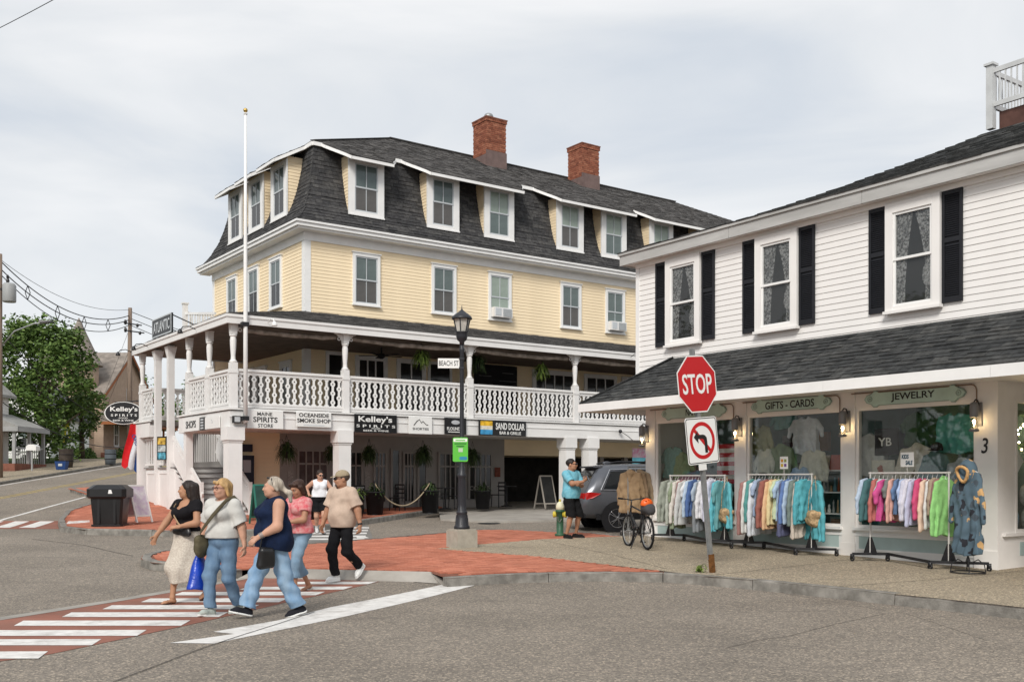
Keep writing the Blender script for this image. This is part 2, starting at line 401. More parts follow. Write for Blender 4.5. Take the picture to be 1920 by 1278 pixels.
# the corner island with its brick and concrete paving
fd = Vector((.8098, .5866))
lane0 = Vector(gpix(1172, 1004, .15)[:2])
front_a = gp([(266, 1040), (264, 1046), (285, 1053), (317, 1055), (380, 1062), (440, 1068)], .15)
ramp_back = gp([(486, 1064), (806, 1071)], .15)
front_b = gp([(838, 1082), (920, 1077), (1000, 1074), (1120, 1072), (1270, 1074), (1332, 1080), (1440, 1089), (1599, 1105), (1760, 1121), (1920, 1138), (2150, 1164), (2500, 1205)], .15)
back = gp([(1162, 1003), (1100, 997), (1025, 995), (950, 991), (887, 992), (800, 1000), (690, 1009), (576, 1018), (480, 1022), (380, 1026), (297, 1031)], .15)
far = [(26., 6.), (26., 40.), tuple(lane0 + fd * 26)]
island = front_a + ramp_back + front_b + far + back
side = sheet('sidewalk', island, .135, PAVERJ)
conc_poly = gp([(816, 1028), (1000, 1042), (1284, 1074.5)], .15) + front_b[5:] + far + gp([(1165, 1004.5), (1015, 1010), (885, 1021)], .15)
sheet('concrete_slab', conc_poly, .15, CONC, side)
for pts in ([(1332, 1078), (1480, 1062), (1660, 1040)], [(1560, 1100), (1760, 1085), (1990, 1062)], [(1015, 1012), (1150, 1040), (1250, 1066)]):
 strip('slab_joint', gp(pts, .15), .015, .152, CRACK, side)
kerb(back[-1:] + front_a, side, seed=3)
kerb(front_b, side, seed=4)
kerb([tuple(lane0 + fd * 26), tuple(lane0 + fd * 8)] + [tuple(lane0)] + back, side, w=.12, top=.145, seed=5)
ramp_poly = gp([(440, 1068), (486, 1064), (806, 1071), (838, 1082)], .15) + gp([(866, 1088), (800, 1089), (470, 1081), (418, 1084)], .02)
rb0, rb1 = Vector(ramp_poly[1]), Vector(ramp_poly[2]); rf0 = Vector(ramp_poly[5])
rn = Vector((-(rb1 - rb0).y, (rb1 - rb0).x)).normalized(); rdep = abs((rf0 - rb0).dot(rn))
sheet('kerb_ramp', ramp_poly, 0, CONC2, edge=.2, offs=lambda x, y: .008 + .142 * max(0, 1 - abs((Vector((x, y)) - rb0).dot(rn)) / rdep))

def lay_bricks(polys, holes, parent, ang, near, off=.139, bw=.2, bh=.1, lines=(), seed=2):
 r = random.Random(seed); ca, sa = math.cos(ang), math.sin(ang); cand = []
 allp = [p for poly in polys for p in poly]
 xs_ = [p[0] * ca + p[1] * sa for p in allp]; ys_ = [-p[0] * sa + p[1] * ca for p in allp]
 j0, j1 = int(min(ys_) / bh) - 1, int(max(ys_) / bh) + 1
 for j in range(j0, j1):
  sh = bw / 2 if j % 2 else 0
  for i in range(int(min(xs_) / bw) - 1, int(max(xs_) / bw) + 1):
   lx, ly = i * bw + sh, j * bh; p = (lx * ca - ly * sa, lx * sa + ly * ca)
   if any(inside(p, q) for q in polys) and not any(inside(p, q) for q in holes): cand.append(p)
 def clear(p):
  for ln, w in lines:
   for a, b in zip(ln, ln[1:]):
    ax, ay, bx, by = a[0], a[1], b[0], b[1]; dx, dy = bx - ax, by - ay
    t = max(0, min(1, ((p[0] - ax) * dx + (p[1] - ay) * dy) / (dx * dx + dy * dy + 1e-9)))
    if math.hypot(p[0] - ax - t * dx, p[1] - ay - t * dy) < w + .085: return False
  return True
 cand = [p for p in cand if clear(p)]
 cand.sort(key=lambda p: p[0] ** 2 + p[1] ** 2)
 def brick(g, p, r_):
  hw, hh = bw / 2 - .004, bh / 2 - .004; t = .011 + r_.uniform(0, .003)
  vs = []
  for dz in (-.02, t):
   for a, b in ((-hw, -hh), (hw, -hh), (hw, hh), (-hw, hh)):
    x, y = p[0] + a * ca - b * sa, p[1] + a * sa + b * ca; vs.append((x, y, ground(x, y) + off + dz))
  g.add(vs, [(4, 5, 6, 7), (0, 1, 5, 4), (1, 2, 6, 5), (2, 3, 7, 6), (3, 0, 4, 7)], 0, r_.random() * .98 + .01)
 for p in cand[:near]:
  g = MB(); brick(g, p, r); g.build('brick', PAVER, parent)
 g = MB()
 for p in cand[near:]: brick(g, p, r)
 if g.f: g.build('brick_paving', PAVER, parent, kind='stuff')
trim_island = front_a + ramp_back + front_b[:5] + gp([(1000, 1042), (816, 1028), (885, 1021), (1015, 1010), (1165, 1004.5)], .15) + back
ctr = (-1.5, 19)
lay_bricks([trim_island], [ramp_poly], side, R(24), 300, lines=[(back[-1:] + front_a, .16), (front_b[:6], .16), (back, .12), (ramp_poly[:4], .02)])

# the walk before the hotel, and the concrete apron beside it
bk = gp([(172, 941), (124, 956), (109, 972), (113, 986), (155, 991), (225, 992.5), (302, 994), (440, 994), (540, 990), (600, 985), (675, 975), (750, 964), (826, 953)], .15)
walk_poly = [HT.w(-1.0, 15)] + [HT.w(-1.0, 10.5)] + bk + [HT.w(9.2, 3.9), HT.w(3.9, 3.9), HT.w(3.9, 15)]
walk = sheet('sidewalk', walk_poly, .135, PAVERJ)
kerb([HT.w(-1.0, 15), HT.w(-1.0, 10.5)] + bk, walk, seed=8)
lay_bricks([walk_poly], [], walk, R(40), 0, lines=[(bk, .16)], seed=9)
apron = gp([(822, 957), (826, 972), (925, 976.5), (1100, 973), (1170, 972)], .06)
ap_poly = apron + [HT.w(34, -1.5), HT.w(34, 12), HT.w(9.0, 12), HT.w(9.0, 3.9)]
sheet('concrete_apron', ap_poly, .06, CONC2, edge=.2)
g = MB(); c = gpix(917, 981)
g.lathe([(.34, 0), (.34, .012), (.3, .016)], 20, (c[0], c[1], c[2])); g.build('manhole_cover', MATTB, label='dark round iron cover set in the lane asphalt', cat='manhole cover')

# markings
P_ = lambda u, v: gpix(u, v)[:2]
sheet('crosswalk', [(-9.2, 9.2), (-4.95, 9.2), P_(95, 1226), P_(360, 1170), P_(540, 1128), P_(712, 1090), P_(545, 1083), P_(470, 1082), P_(330, 1107), P_(120, 1141), P_(0, 1160), (-7.6, 11.2)], .004, REDX)
cross = bpy.data.objects['crosswalk']
sheet('crosswalk_edge', [P_(0, 1157), P_(0, 1163), P_(330, 1109), P_(470, 1084), P_(466, 1081), P_(325, 1105)], .0075, CONC2, cross)
bars = [(-60, 90, 1228.5, 13), (-110, 190, 1204.5, 11), (-50, 275, 1187, 10.5), (32, 357, 1168.5, 9.5), (122, 428, 1152.5, 8.5), (198, 486, 1138.5, 7.5), (270, 541, 1125.5, 7), (330, 610, 1113, 6), (455, 662, 1102.8, 5), (540, 708, 1093, 4.5)]
for a, b, v, h in bars:
 sk = 6
 sheet('crosswalk_stripe', [P_(a - sk, v + h / 2), P_(b - 3 * sk, v + h / 2), P_(b, v - h / 2 - .6), P_(a + 2 * sk, v - h / 2)], .008, PAINT, cross)
sl = sheet('stop_line', [P_(318, 1205), P_(402, 1206), P_(640, 1157), P_(912, 1091), P_(855, 1090), P_(620, 1138), P_(520, 1163), P_(400, 1184), P_(440, 1188)], .004, PAINT)
strip('crack', gp([(150, 1300), (215, 1278), (380, 1215), (450, 1192), (520, 1170), (590, 1147)]), .013, .0085, CRACK)
strip('crack', gp([(1360, 1215), (1420, 1200), (1480, 1192), (1560, 1171), (1660, 1150)]), .007, .004, CRACK)
strip('crack', gp([(60, 1010), (160, 1022), (215, 1035), (250, 1042)]), .02, .004, CRACK)
strip('crack', gp([(1460, 1110), (1560, 1128), (1700, 1150), (1850, 1200)]), .006, .004, CRACK)
strip('edge_line', gp([(-60, 992), (10, 972), (90, 950), (172, 928), (215, 915)]), .13, .004, PAINT)
strip('edge_line', [(-21.7, 30), (-21.6, 44), (-21.3, 58), (-21.3, 80)], .12, .004, PAINT)
for dx in (-.13, .13): strip('centre_line', [(-19.1 + dx, 31), (-18.9 + dx, 40), (-18.7 + dx, 52), (-18.9 + dx, 80)], .1, .004, PAINTY)
lc = sheet('crosswalk', gp([(-60, 991), (112, 991), (120, 976), (-60, 976)]), .004, REDX)
for a in (-48, 0, 47): sheet('crosswalk_stripe', gp([(a - 12, 989), (a + 18, 989), (a + 55, 977), (a + 28, 977)]), .008, PAINT, lc)
sheet('crosswalk_stripe', gp([(124, 981), (168, 978), (168, 974), (128, 976)], .16), .152, PAINT, walk)
cw = sheet('crosswalk', gp([(540, 1019), (700, 1011), (690, 984), (560, 987)]), .004, mat('worn_asphalt', (.20, .19, .175), .85, var=.2))
for v in (989, 994, 999.5, 1005, 1010.5): sheet('crosswalk_stripe', gp([(552, v + 1.5), (692 - (v - 989) * .4, v + 1.5), (692 - (v - 989) * .4, v - 1.3), (552, v - 1.3)]), .008, PAINT, cw)
sheet('crosswalk_stripe', gp([(670, 1009.5), (692, 1008.5), (686, 1006), (668, 1006.5)]), .008, PAINT, cw)

# far side of the street on the left
fs = sheet('sidewalk', [(-22.4, 26), (-22.1, 44), (-21.9, 58), (-21.9, 92), (-25.5, 92), (-25.5, 26)], .1, CONC, edge=.2)
kerb([(-22.35, 26), (-22.05, 44), (-21.85, 58), (-21.85, 88)][::-1], fs, seed=12, ln=3, top=.1)
sheet('lawn', [(-25.5, 20), (-25.5, 96), (-110, 96), (-110, 20)], .11, GRASS, cell=4)
sheet('lawn', [(-14.5, 42), (-14.5, 140), (-21.0, 140), (-21.0, 92), (-16.5, 80)], .05, GRASS, cell=4)

# ------------------------------------------------------------------ shared building pieces
def top(o, B, x, y, z, rz=0.):
 p = B.w(x, y); o.location = (p[0], p[1], z); o.rotation_euler = (0, 0, B.a + rz); return o
MC = {}
def cached(key, fn):
 if key not in MC: MC[key] = fn()
 return MC[key]
def clap(parent, x0, x1, y, z0, z1, pitch, m, rz=0., name='clapboard', butt=.017):
 """siding boards one above the other on a wall facing -y (or turned by rz)"""
 Ln = round(abs(x1 - x0), 3)
 def mk():
  g = MB(); b, t, p = butt, .004, pitch * 1.04
  g.add([(0, -b, 0), (Ln, -b, 0), (Ln, -t, p), (0, -t, p), (0, 0, 0), (Ln, 0, 0), (Ln, 0, p), (0, 0, p)],
              [(0, 1, 2, 3), (4, 5, 1, 0), (4, 0, 3, 7), (1, 5, 6, 2)])
  return g.mesh('clapboard', m)
 me = cached(('clap', Ln, pitch, m.name, butt), mk)
 k = 0
 while z0 + (k + .5) * pitch < z1:
  pmesh(name, me, parent, (x0, y, z0 + k * pitch) if rz == 0 else (y, x0, z0 + k * pitch), (0, 0, rz)); k += 1
def window(parent, loc, rz, w, h, panes=(PANE, PANES), cas=.11, cols=2, casm=WHITE2, sashm=WHITE2, sill=True, cap=True, split=.5, name='window', crown=None):
 """double-hung window: casing with cap and sill, sashes, and each pane of glass"""
 key = (w, h, cas, cols, casm.name, sashm.name, sill, cap, split)
 def mk_c():
  g = MB(); d = -.05
  g.box((-w / 2, d, 0), (-w / 2 + cas, .02, h)); g.box((w / 2 - cas, d, 0), (w / 2, .02, h)); g.box((-w / 2 + cas, d - .004, h - cas * 1.15), (w / 2 - cas, .02, h))
  if cap: g.box((-w / 2 - .04, d - .035, h), (w / 2 + .04, .02, h + .035))
  if sill: g.box((-w / 2 - .02, d - .04, -.05), (w / 2 + .02, .02, 0)); g.box((-w / 2 + cas, d + .003, 0), (w / 2 - cas, .02, cas * .5))
  return g.mesh('casing', casm)
 iw, z0, z1 = w - 2 * cas, cas * .5, h - cas * 1.15; zm = z0 + (z1 - z0) * split; s = .045
 def mk_s():
  g = MB()
  for a, b, y in ((z0, zm + .02, -.012), (zm - .02, z1, -.03)):
   g.box((-iw / 2, y, a), (-iw / 2 + s, .01, b)); g.box((iw / 2 - s, y, a), (iw / 2, .01, b))
   g.box((-iw / 2 + s, y + .002, a), (iw / 2 - s, .01, a + s)); g.box((-iw / 2 + s, y + .002, b - s), (iw / 2 - s, .01, b))
   for c in range(1, cols): g.box((-iw / 2 + iw * c / cols - .012, y + .004, a + s), (-iw / 2 + iw * c / cols + .012, .01, b - s))
  return g.mesh('sash', sashm)
 o = pmesh(name, cached(key + ('c',), mk_c), parent, loc, (0, 0, rz))
 pmesh('sash', cached(key + ('s',), mk_s), o)
 for (a, b), pm in zip(((zm, z1), (z0, zm)), panes):
  pw = iw / cols
  def mk_p():
   g = MB(); g.box((-pw / 2, -.004, 0), (pw / 2, .008, b - a)); return g.mesh('pane', pm)
  me = cached(('pane', round(pw, 3), round(b - a, 3), pm.name), mk_p)
  for c in range(cols): pmesh('pane', me, o, (-iw / 2 + pw * (c + .5), .0, a))
 return o
def shingle_rows(rows, m, parent, near=0, expo=.14, wid=.3, seed=1, name='shingle', stuff='shingle_field', eye=None, Bl=None, tabs=True):
 """rows: (P0, P1, up): bottom edge of each course from P0 to P1 and the up-slope unit direction"""
 r = random.Random(seed); cand = []
 for P0, P1, up in rows:
  P0, P1, up = Vector(P0), Vector(P1), Vector(up).normalized(); d = P1 - P0; ln = d.length
  if ln < .1: continue
  d /= ln; n = d.cross(up).normalized()
  if n.z < 0 and abs(n.z) > .05: n = -n
  s = -r.uniform(0, wid)
  while s < ln:
   w = wid * r.uniform(.75, 1.2); a, b = max(0, s), min(ln, s + w - .006)
   if b - a > .03: cand.append((P0 + d * a, d * (b - a), up, n))
   s += w
 def quad(g, c):
  p, d, up, n = c; t = r.choice((.012, .018, .026)) if tabs else .012; e = expo * r.uniform(1.02, 1.1); dz = r.uniform(0, .012)
  p = p - up * dz
  g.add([p + n * t, p + d + n * t, p + d + up * e + n * .004, p + up * e + n * .004, p - n * .004, p + d - n * .004],
              [(0, 1, 2, 3), (4, 5, 1, 0), (4, 0, 3), (5, 2, 1)], 0, r.random() * .98 + .01)
 if near and Bl:
  def dist(c):
   p = c[0] + c[1] * .5; q = Bl.w(p.x, p.y); return q[0] ** 2 + q[1] ** 2
  vis = lambda c: abs(1) and True
  cand.sort(key=dist)
 for c in cand[:near]:
  g = MB(); quad(g, c); g.build(name, m, parent)
 g = MB()
 for c in cand[near:]: quad(g, c)
 if g.f: g.build(stuff, m, parent, kind='stuff')
def board(parent, name, a, b, m, **k):
 return MB().box(a, b).build(name, m, parent, **k)

# ------------------------------------------------------------------ the yellow hotel
hotel = empty('hotel', (*HT.o, 0), HT.a, 'pale yellow clapboard hotel with mansard roof, dormers and white two-storey porch', 'hotel')
PX, CY, ZC = 3.97, 12.8, 9.98
XE = 31.4
g = MB(); g.box((PX, PX, 2.6), (XE, CY, 9.99)); hw_ = g.build('wall', YELLOW, hotel)
clap(hotel, PX, XE, PX, 6.75, 9.72, .118, YELLOW)
clap(hotel, CY, PX, PX, 6.75, 9.72, .118, YELLOW, R(-90))
clap(hotel, PX, 17.5, PX, 3.72, 6.05, .118, YELLOW)
clap(hotel, CY, PX, PX, 3.72, 6.05, .118, YELLOW, R(-90))
g = MB()   # corner boards and frieze
for i_, (a, b) in enumerate((((PX - .03, PX - .03, 6.6), (PX + .2, PX + .02, 9.75)), ((PX - .028, PX + .02, 6.6), (PX + .02, PX + .2, 9.75)), ((PX - .03, CY - .2, 3.7), (PX + .02, CY + .01, 9.75)),
             ((PX - .03, PX - .03, 3.7), (PX + .2, PX + .02, 6.4)), ((PX - .028, PX + .02, 3.7), (PX + .02, PX + .2, 6.4)))):
 if i_ == 2: MB().box(a, b).build('corner_board', WHITE2, hotel)
 else: g.box(a, b)
g.build('corner_board', WHITE2, hotel)
g = MB(); g.box((PX - .05, PX - .05, 9.7), (XE, PX + .03, 10.0)); g.box((PX - .048, PX + .03, 9.7), (PX + .03, CY + .04, 10.0)); g.build('frieze', WHITE2, hotel)
g = MB(); e = .5
for z0, z1, o_ in ((9.98, 10.05, .42), (10.052, 10.17, .5), (10.172, 10.24, .55)):
 g.box((PX - o_, PX - o_, z0), (XE, PX, z1)); g.box((PX - o_, PX, z0), (PX, CY + o_, z1))
g.build('cornice', WHITE2, hotel)
# mansard slopes
prof = [(-.04, 10.25), (.18, 10.38), (.42, 10.72), (.66, 11.2), (.84, 11.75), (.99, 12.4), (1.09, 13.12)]
BX = PX - .5
g = MB()
for (o0, z0), (o1, z1) in zip(prof, prof[1:]):
 g.add([(BX + o0, BX + o0, z0), (XE, BX + o0, z0), (XE, BX + o1, z1), (BX + o1, BX + o1, z1)], [(0, 1, 2, 3)])
 g.add([(BX + o0, BX + o0, z0), (BX + o1, BX + o1, z1), (BX + o1, CY + .5 - o1, z1), (BX + o0, CY + .5 - o0, z0)], [(0, 1, 2, 3)])
 g.add([(BX + o0, CY + .5 - o0, z0), (BX + o1, CY + .5 - o1, z1), (XE, CY + .5 - o1, z1), (XE, CY + .5 - o0, z0)], [(0, 1, 2, 3)])
g.build('mansard_roof', SHING, hotel)
def prof_rows(expo):
 d = [0.]
 for a, b in zip(prof, prof[1:]): d.append(d[-1] + math.dist(a, b))
 s, out = 0., []
 while s < d[-1] - .02:
  for i in range(len(prof) - 1):
   if s <= d[i + 1]: break
  t = (s - d[i]) / (d[i + 1] - d[i]); o = prof[i][0] + t * (prof[i + 1][0] - prof[i][0]); z = prof[i][1] + t * (prof[i + 1][1] - prof[i][1])
  out.append((o, z, (prof[i + 1][0] - prof[i][0]) / (d[i + 1] - d[i]), (prof[i + 1][1] - prof[i][1]) / (d[i + 1] - d[i]))); s += expo
 return out
rows = []
for o, z, uo, uz in prof_rows(.15):
 rows.append(((BX + o, BX + o, z), (24.5, BX + o, z), (0, uo, uz)))
shingle_rows(rows, SHING, hotel, 220, .15, .3, 4, Bl=HT)
rows = [((BX + o, CY + .5 - o, z), (BX + o, BX + o, z), (uo, 0, uz)) for o, z, uo, uz in prof_rows(.15)]
shingle_rows(rows, SHING, hotel, 80, .15, .3, 5, Bl=HT)
# upper roof
EV, EZ, RX0, RX1, RY, RZ = 4.5, 13.27, 9.6, 25.7, 8.38, 15.4
XR, YB = 31.0, 12.26
SL = (RZ - EZ) / (RY - EV)
g = MB(); g.add([(EV, EV, EZ), (XR, EV, EZ), (RX1, RY, RZ), (RX0, RY, RZ), (XR, YB, EZ), (EV, YB, EZ)], [(0, 1, 2, 3), (1, 4, 2), (4, 5, 3, 2), (5, 0, 3)])
g.build('roof', SHING2, hotel)
rows = []; n = 28
for k in range(n):
 t = k / n; up = Vector((0, RY - EV, RZ - EZ))
 rows.append(((EV + t * (RX0 - EV), EV + t * (RY - EV), EZ + t * (RZ - EZ) + .004), (XR + t * (RX1 - XR), EV + t * (RY - EV), EZ + t * (RZ - EZ) + .004), up))
 rows.append(((EV + t * (RX0 - EV), YB + t * (RY - YB), EZ + t * (RZ - EZ) + .004), (EV + t * (RX0 - EV), EV + t * (RY - EV), EZ + t * (RZ - EZ) + .004), (RX0 - EV, 0, RZ - EZ)))
shingle_rows(rows, SHING2, hotel, 0, .165, .3, 6)
g = MB(); g.bar((RX0, RY, RZ + .02), (RX1, RY, RZ + .02), .22, .05); g.bar((EV, EV, EZ + .03), (RX0, RY, RZ + .03), .2, .03); g.build('ridge_cap', SHING2, hotel)
# dormers: (centre) on the front, then on the side
fr_d = [HT.xat(u, 3.92) for u in (687, 831, 936, 1069, 1151, 1240)]; fr_d.append(fr_d[-1] + 2.9)
si_d = [HT.yat(u, 3.92) for u in (523, 480, 441)]
DW, DZ0, DZ1 = 1.38, 10.84, 12.78
def dormer(kind, c, panes):
 rz = 0 if kind == 'f' else R(-90); loc = (c, 3.925, DZ0) if kind == 'f' else (3.925, c, DZ0)
 def body():
  g = MB(); g.box((-DW / 2 + .03, .02, 0), (DW / 2 - .03, 1.0, DZ1 - DZ0 + .1)); return g.mesh('dormer', YELLOW)
 o = pmesh('dormer', cached('dorm_b', body), hotel, loc, (0, 0, rz))
 def face():
  g = MB(); H = DZ1 - DZ0; a, b = .24, .23
  g.box((-DW / 2, -.03, 0), (-DW / 2 + a, .03, H)); g.box((DW / 2 - a, -.03, 0), (DW / 2, .03, H)); g.box((-DW / 2 + a, -.028, H - .16), (DW / 2 - a, .03, H)); g.box((-DW / 2 + a, -.028, 0), (DW / 2 - a, .03, .12))
  g.box((-DW / 2 - .01, -.06, -.05), (DW / 2 + .01, .03, 0))
  return g.mesh('dormer_surround', WHITE2)
 pmesh('dormer_surround', cached('dorm_f', face), o)
 def cheek(s):
  g = MB()
  for k in range(17):
   z = k * .115
   if 1:
    x = s * (DW / 2 - .03); g.add([(x, .04, z), (x, 1.0, z), (x + s * .016, 1.0, z), (x + s * .016, .04, z), (x + s * .003, .04, z + .115), (x + s * .003, 1.0, z + .115)], [(0, 1, 2, 3), (3, 2, 5, 4), (3, 4, 0), (2, 1, 5)])
  return g.mesh('cheek_siding', YELLOW)
 for s in (-1, 1): tagp(pmesh('cheek_siding', cached(('dorm_c', s), lambda: cheek(s)), o), kind='stuff')
 w, h, z0 = DW - .48, DZ1 - DZ0 - .28, .12; zm = z0 + h * .5
 def sash():
  g = MB(); s = .05; iw = w
  for a, b, y in ((z0, zm + .02, .0), (zm - .02, z0 + h, -.02)):
   g.box((-iw / 2, y, a), (-iw / 2 + s, .04, b)); g.box((iw / 2 - s, y, a), (iw / 2, .04, b)); g.box((-iw / 2 + s, y + .002, a), (iw / 2 - s, .04, a + s)); g.box((-iw / 2 + s, y + .002, b - s), (iw / 2 - s, .04, b)); g.box((-.014, y + .004, a + s), (.014, .04, b - s))
  return g.mesh('sash', SASHB)
 pmesh('sash', cached('dorm_s', sash), o)
 for z, pm in ((zm, panes[0]), (z0, panes[1])):
  def pn():
   g = MB(); g.box((-w / 4, 0, 0), (w / 4, .012, h / 2)); return g.mesh('pane', pm)
  me = cached(('dpane', pm.name), pn)
  for x in (-w / 4, w / 4): pmesh('pane', me, o, (x, .005, z))
pf = [(PANE, PANES), (PANE, PANES), (PANEB, PANE), (PANEB, PANES), (PANEB, PANE), (PANEB, PANE), (PANE, PANE)]
for c, p in zip(fr_d, pf): dormer('f', c, p)
for c in si_d: dormer('s', c, (PANE, PANED))
def shed(kind, a, b):
 """the roof runs out over a dormer or a pair of them"""
 D, zo = 1.08, EZ - 1.08 * SL
 P = lambda x, y, z: (x, y, z) if kind == 'f' else (y, x, z)
 y1 = EV - D; z1 = zo
 g = MB(); fl = .75 if kind == 'f' else .3; i0, i1, o0, o1 = a - fl, b + fl, a - .12, b + .12
 # the edge sweeps down beside the dormer in an S
 off = lambda t: .12 + (fl - .12) * (t * t * (3 - 2 * t)) * .75 + (fl - .12) * .25 * t
 rim = [(t, P(a - off(t), y1 + D * t, z1 + (EZ - z1) * t), P(b + off(t), y1 + D * t, z1 + (EZ - z1) * t)) for t in (0, .2, .4, .6, .8, 1)]
 g = MB(); n = len(rim); vs = [p for t, l_, r_ in rim for p in (l_, r_, (l_[0], l_[1], l_[2] - .05), (r_[0], r_[1], r_[2] - .05))]
 fs = [(0, 1, 3, 2)[::-1]]
 for i in range(n - 1): k = i * 4; fs += [(k, k + 1, k + 5, k + 4), (k + 2, k + 6, k + 7, k + 3), (k, k + 4, k + 6, k + 2), (k + 1, k + 3, k + 7, k + 5)]
 g.add(vs, fs); g.build('dormer_roof', SHING2, hotel)
 g = MB(); dn = Vector((0, 0, -.075))
 edge = [r[1] for r in rim[::-1]] + [r[2] for r in rim]
 for p0, p1 in zip(edge, edge[1:]): g.bar(Vector(p0) + dn, Vector(p1) + dn, .05, .1)
 g.build('dormer_fascia', WHITE2, hotel)
 rows = []
 for k in range(8):
  t = k / 8; up = Vector(P(0, D, EZ - z1)); A = P(a - off(t), y1 + D * t, z1 + (EZ - z1) * t + .004); B_ = P(b + off(t), y1 + D * t, z1 + (EZ - z1) * t + .004)
  rows.append((A, B_, up) if kind == 'f' else (B_, A, up))
 shingle_rows(rows, SHING2, hotel, 0, .165, .3, int(a * 10))
h = DW / 2
spans = [(fr_d[0] - h, fr_d[0] + h), (fr_d[1] - h, fr_d[2] + h), (fr_d[3] - h, fr_d[4] + h), (fr_d[5] - h, fr_d[6] + h)]
for a, b in spans: shed('f', a, b)
for c in si_d: shed('s', c - h, c + h)
g = MB()   # eave fascia left between the dormer roofs
ed = [EV] + [q for a, b in spans for q in (a - .7, b + .7)] + [XR]
for a, b in zip(ed[::2], ed[1::2]):
 if b > a: g.box((a, EV - .05, EZ - .15), (b, EV, EZ - .02))
ed = [EV] + [q for c in si_d for q in (c - h - .26, c + h + .26)] + [YB]
for a, b in zip(ed[::2], ed[1::2]):
 if b > a: g.box((EV - .05, a, EZ - .15), (EV, b, EZ - .02))
g.build('eave_fascia', WHITE2, hotel)
g = MB(); g.box((EV, EV, EZ - .1), (XR, YB, EZ - .06)); g.build('soffit', WHITE, hotel)

# chimneys
def chimney(x, y, z0, z1, cap):
 o = MB().box((x - .49, y - .49, z0 - .8), (x + .49, y + .49, z1)).build('chimney', MORTAR, hotel)
 g = MB(); r = random.Random(int(x * 10)); bh = .085; k = 0; z = z0 - .6
 while z < z1 - .02:
  out = .0 if z < z1 - .2 else .03
  for fx, fy, ax in ((0, -1, 0), (-1, 0, 1)):
   s = -.5 - out + (.0 if k % 2 else -.11)
   while s < .5 + out:
    a, b = max(-.5 - out, s), min(.5 + out, s + .21)
    if b - a > .03:
     t = .5 + out + r.uniform(0, .006)
     if ax == 0: g.box((x + a, y - t, z), (x + b, y - .49, z + bh - .012), 0, r.random() * .9 + .05)
     else: g.box((x - t, y + a, z), (x - .49, y + b, z + bh - .012), 0, r.random() * .9 + .05)
    s += .22
  z += bh; k += 1
 g.build('brickwork', BRICKM, o, kind='stuff')
 g = MB(); g.box((x - .55, y - .55, z1), (x + .55, y + .55, z1 + .05)); g.build('chimney_cap', mat('chimney_cap', (.22, .09, .06), .9, var=.3), o)
 g = MB(); g.box((x - .52, y - .525, z0 - .75), (x + .52, y - .49, z0 + .22)); g.box((x - .525, y - .52, z0 - .75), (x - .49, y + .5, z0 + .05)); g.build('flashing', mat('lead_flashing', (.16, .11, .10), .7, .3, var=.2), o)
 if cap:
  g = MB(); g.lathe([(.12, 0), (.12, .1), (.2, .12), (.2, .2), (.17, .27), (.1, .31), (.02, .33)], 16, (x - .05, y, z1 + .06)); g.build('flue_cap', STEEL, o, smooth=True)
chimney(HT.xat(918, 7.6), 7.6, 15.15, 16.72, True); chimney(HT.xat(1094, 7.6), 7.6, 15.1, 16.62, False)

# second-floor windows
f2 = [(686, (PANE, PANES)), (831, (PANE, PANES)), (936, (PANEB, PANEB)), (1069, (PANE, PANES)), (1152, (PANE, PANE))]
acs = []
for u, p in f2:
 x = HT.xat(u, PX); window(hotel, (x, PX - .03, 7.74), 0, 1.06, 1.78, p, cas=.1, sashm=SASHB)
 if u in (936, 1152): acs.append(x)
for x in (HT.xat(1152, PX) + 4, HT.xat(1152, PX) + 7): window(hotel, (x, PX - .03, 7.74), 0, 1.06, 1.78, (PANE, PANES), cas=.1, sashm=SASHB)
for u in (519, 477, 437): window(hotel, (PX - .03, HT.yat(u, PX), 7.74), R(-90), 1.06, 1.78, (PANE, PANED), cas=.1, sashm=SASHB)
for x, lb in zip(acs, ('white air conditioner in the green-blinded yellow hotel window above the lamp post', 'white air conditioner in the second-floor hotel window beside the white shop corner')):
 o = empty('air_conditioner', label=lb, cat='air conditioner', group='air conditioners in the hotel windows'); top(o, HT, x, PX - .05, 7.82)
 MB().box((-.42, -.24, 0), (.42, .02, .36)).build('body', WHITE, o); g = MB()
 for k in range(9): g.box((-.02, -.262, .04 + k * .033), (.38, -.24, .055 + k * .033))
 g.build('grille', SASHB, o); MB().box((-.36, -.25, .05), (-.1, -.24, .32)).build('side_panel', SASHB, o)

# ------------------------------------------------------------------ porch
ZF = 3.68; LY = 9.06
g = MB()   # roof sheet, hip at the corner
e0, ez, wz = -.28, 6.28, 7.3
g.add([(e0, e0, ez), (XE, e0, ez), (XE, PX, wz), (PX, PX, wz), (PX, 13.2, wz), (e0, LY, ez), (e0 + 2.2, 13.2, ez + .35), (e0, LY, ez - .05)], [(0, 1, 2, 3), (0, 3, 4, 6, 5)])
g.build('porch_roof', SHING2, hotel)
rows = []; n = 24; sl = Vector((0, PX - e0, wz - ez))
for k in range(n):
 t = k / n; a = e0 + t * (PX - e0); z = ez + t * (wz - ez) + .004
 rows.append(((a, a, z), (20, a, z), sl)); rows.append(((a, LY, z), (a, a, z), (sl.y, 0, sl.z)))
shingle_rows(rows, SHING2, hotel, 0, .19, .32, 9)
g = MB()
g.box((e0, e0, 6.02), (XE, e0 + .05, 6.27)); g.box((e0, e0 + .05, 6.02), (e0 + .05, LY, 6.27)); g.box((e0, LY - .05, 6.02), (PX, LY, 6.27))
g.box((e0 - .03, e0 - .03, 6.2), (XE, e0, 6.275)); g.box((e0 - .03, e0, 6.2), (e0, LY, 6.275)); g.build('porch_fascia', WHITE, hotel)
CEIL = mat('porch_ceiling', (.17, .13, .105), .8, .2, var=.2)
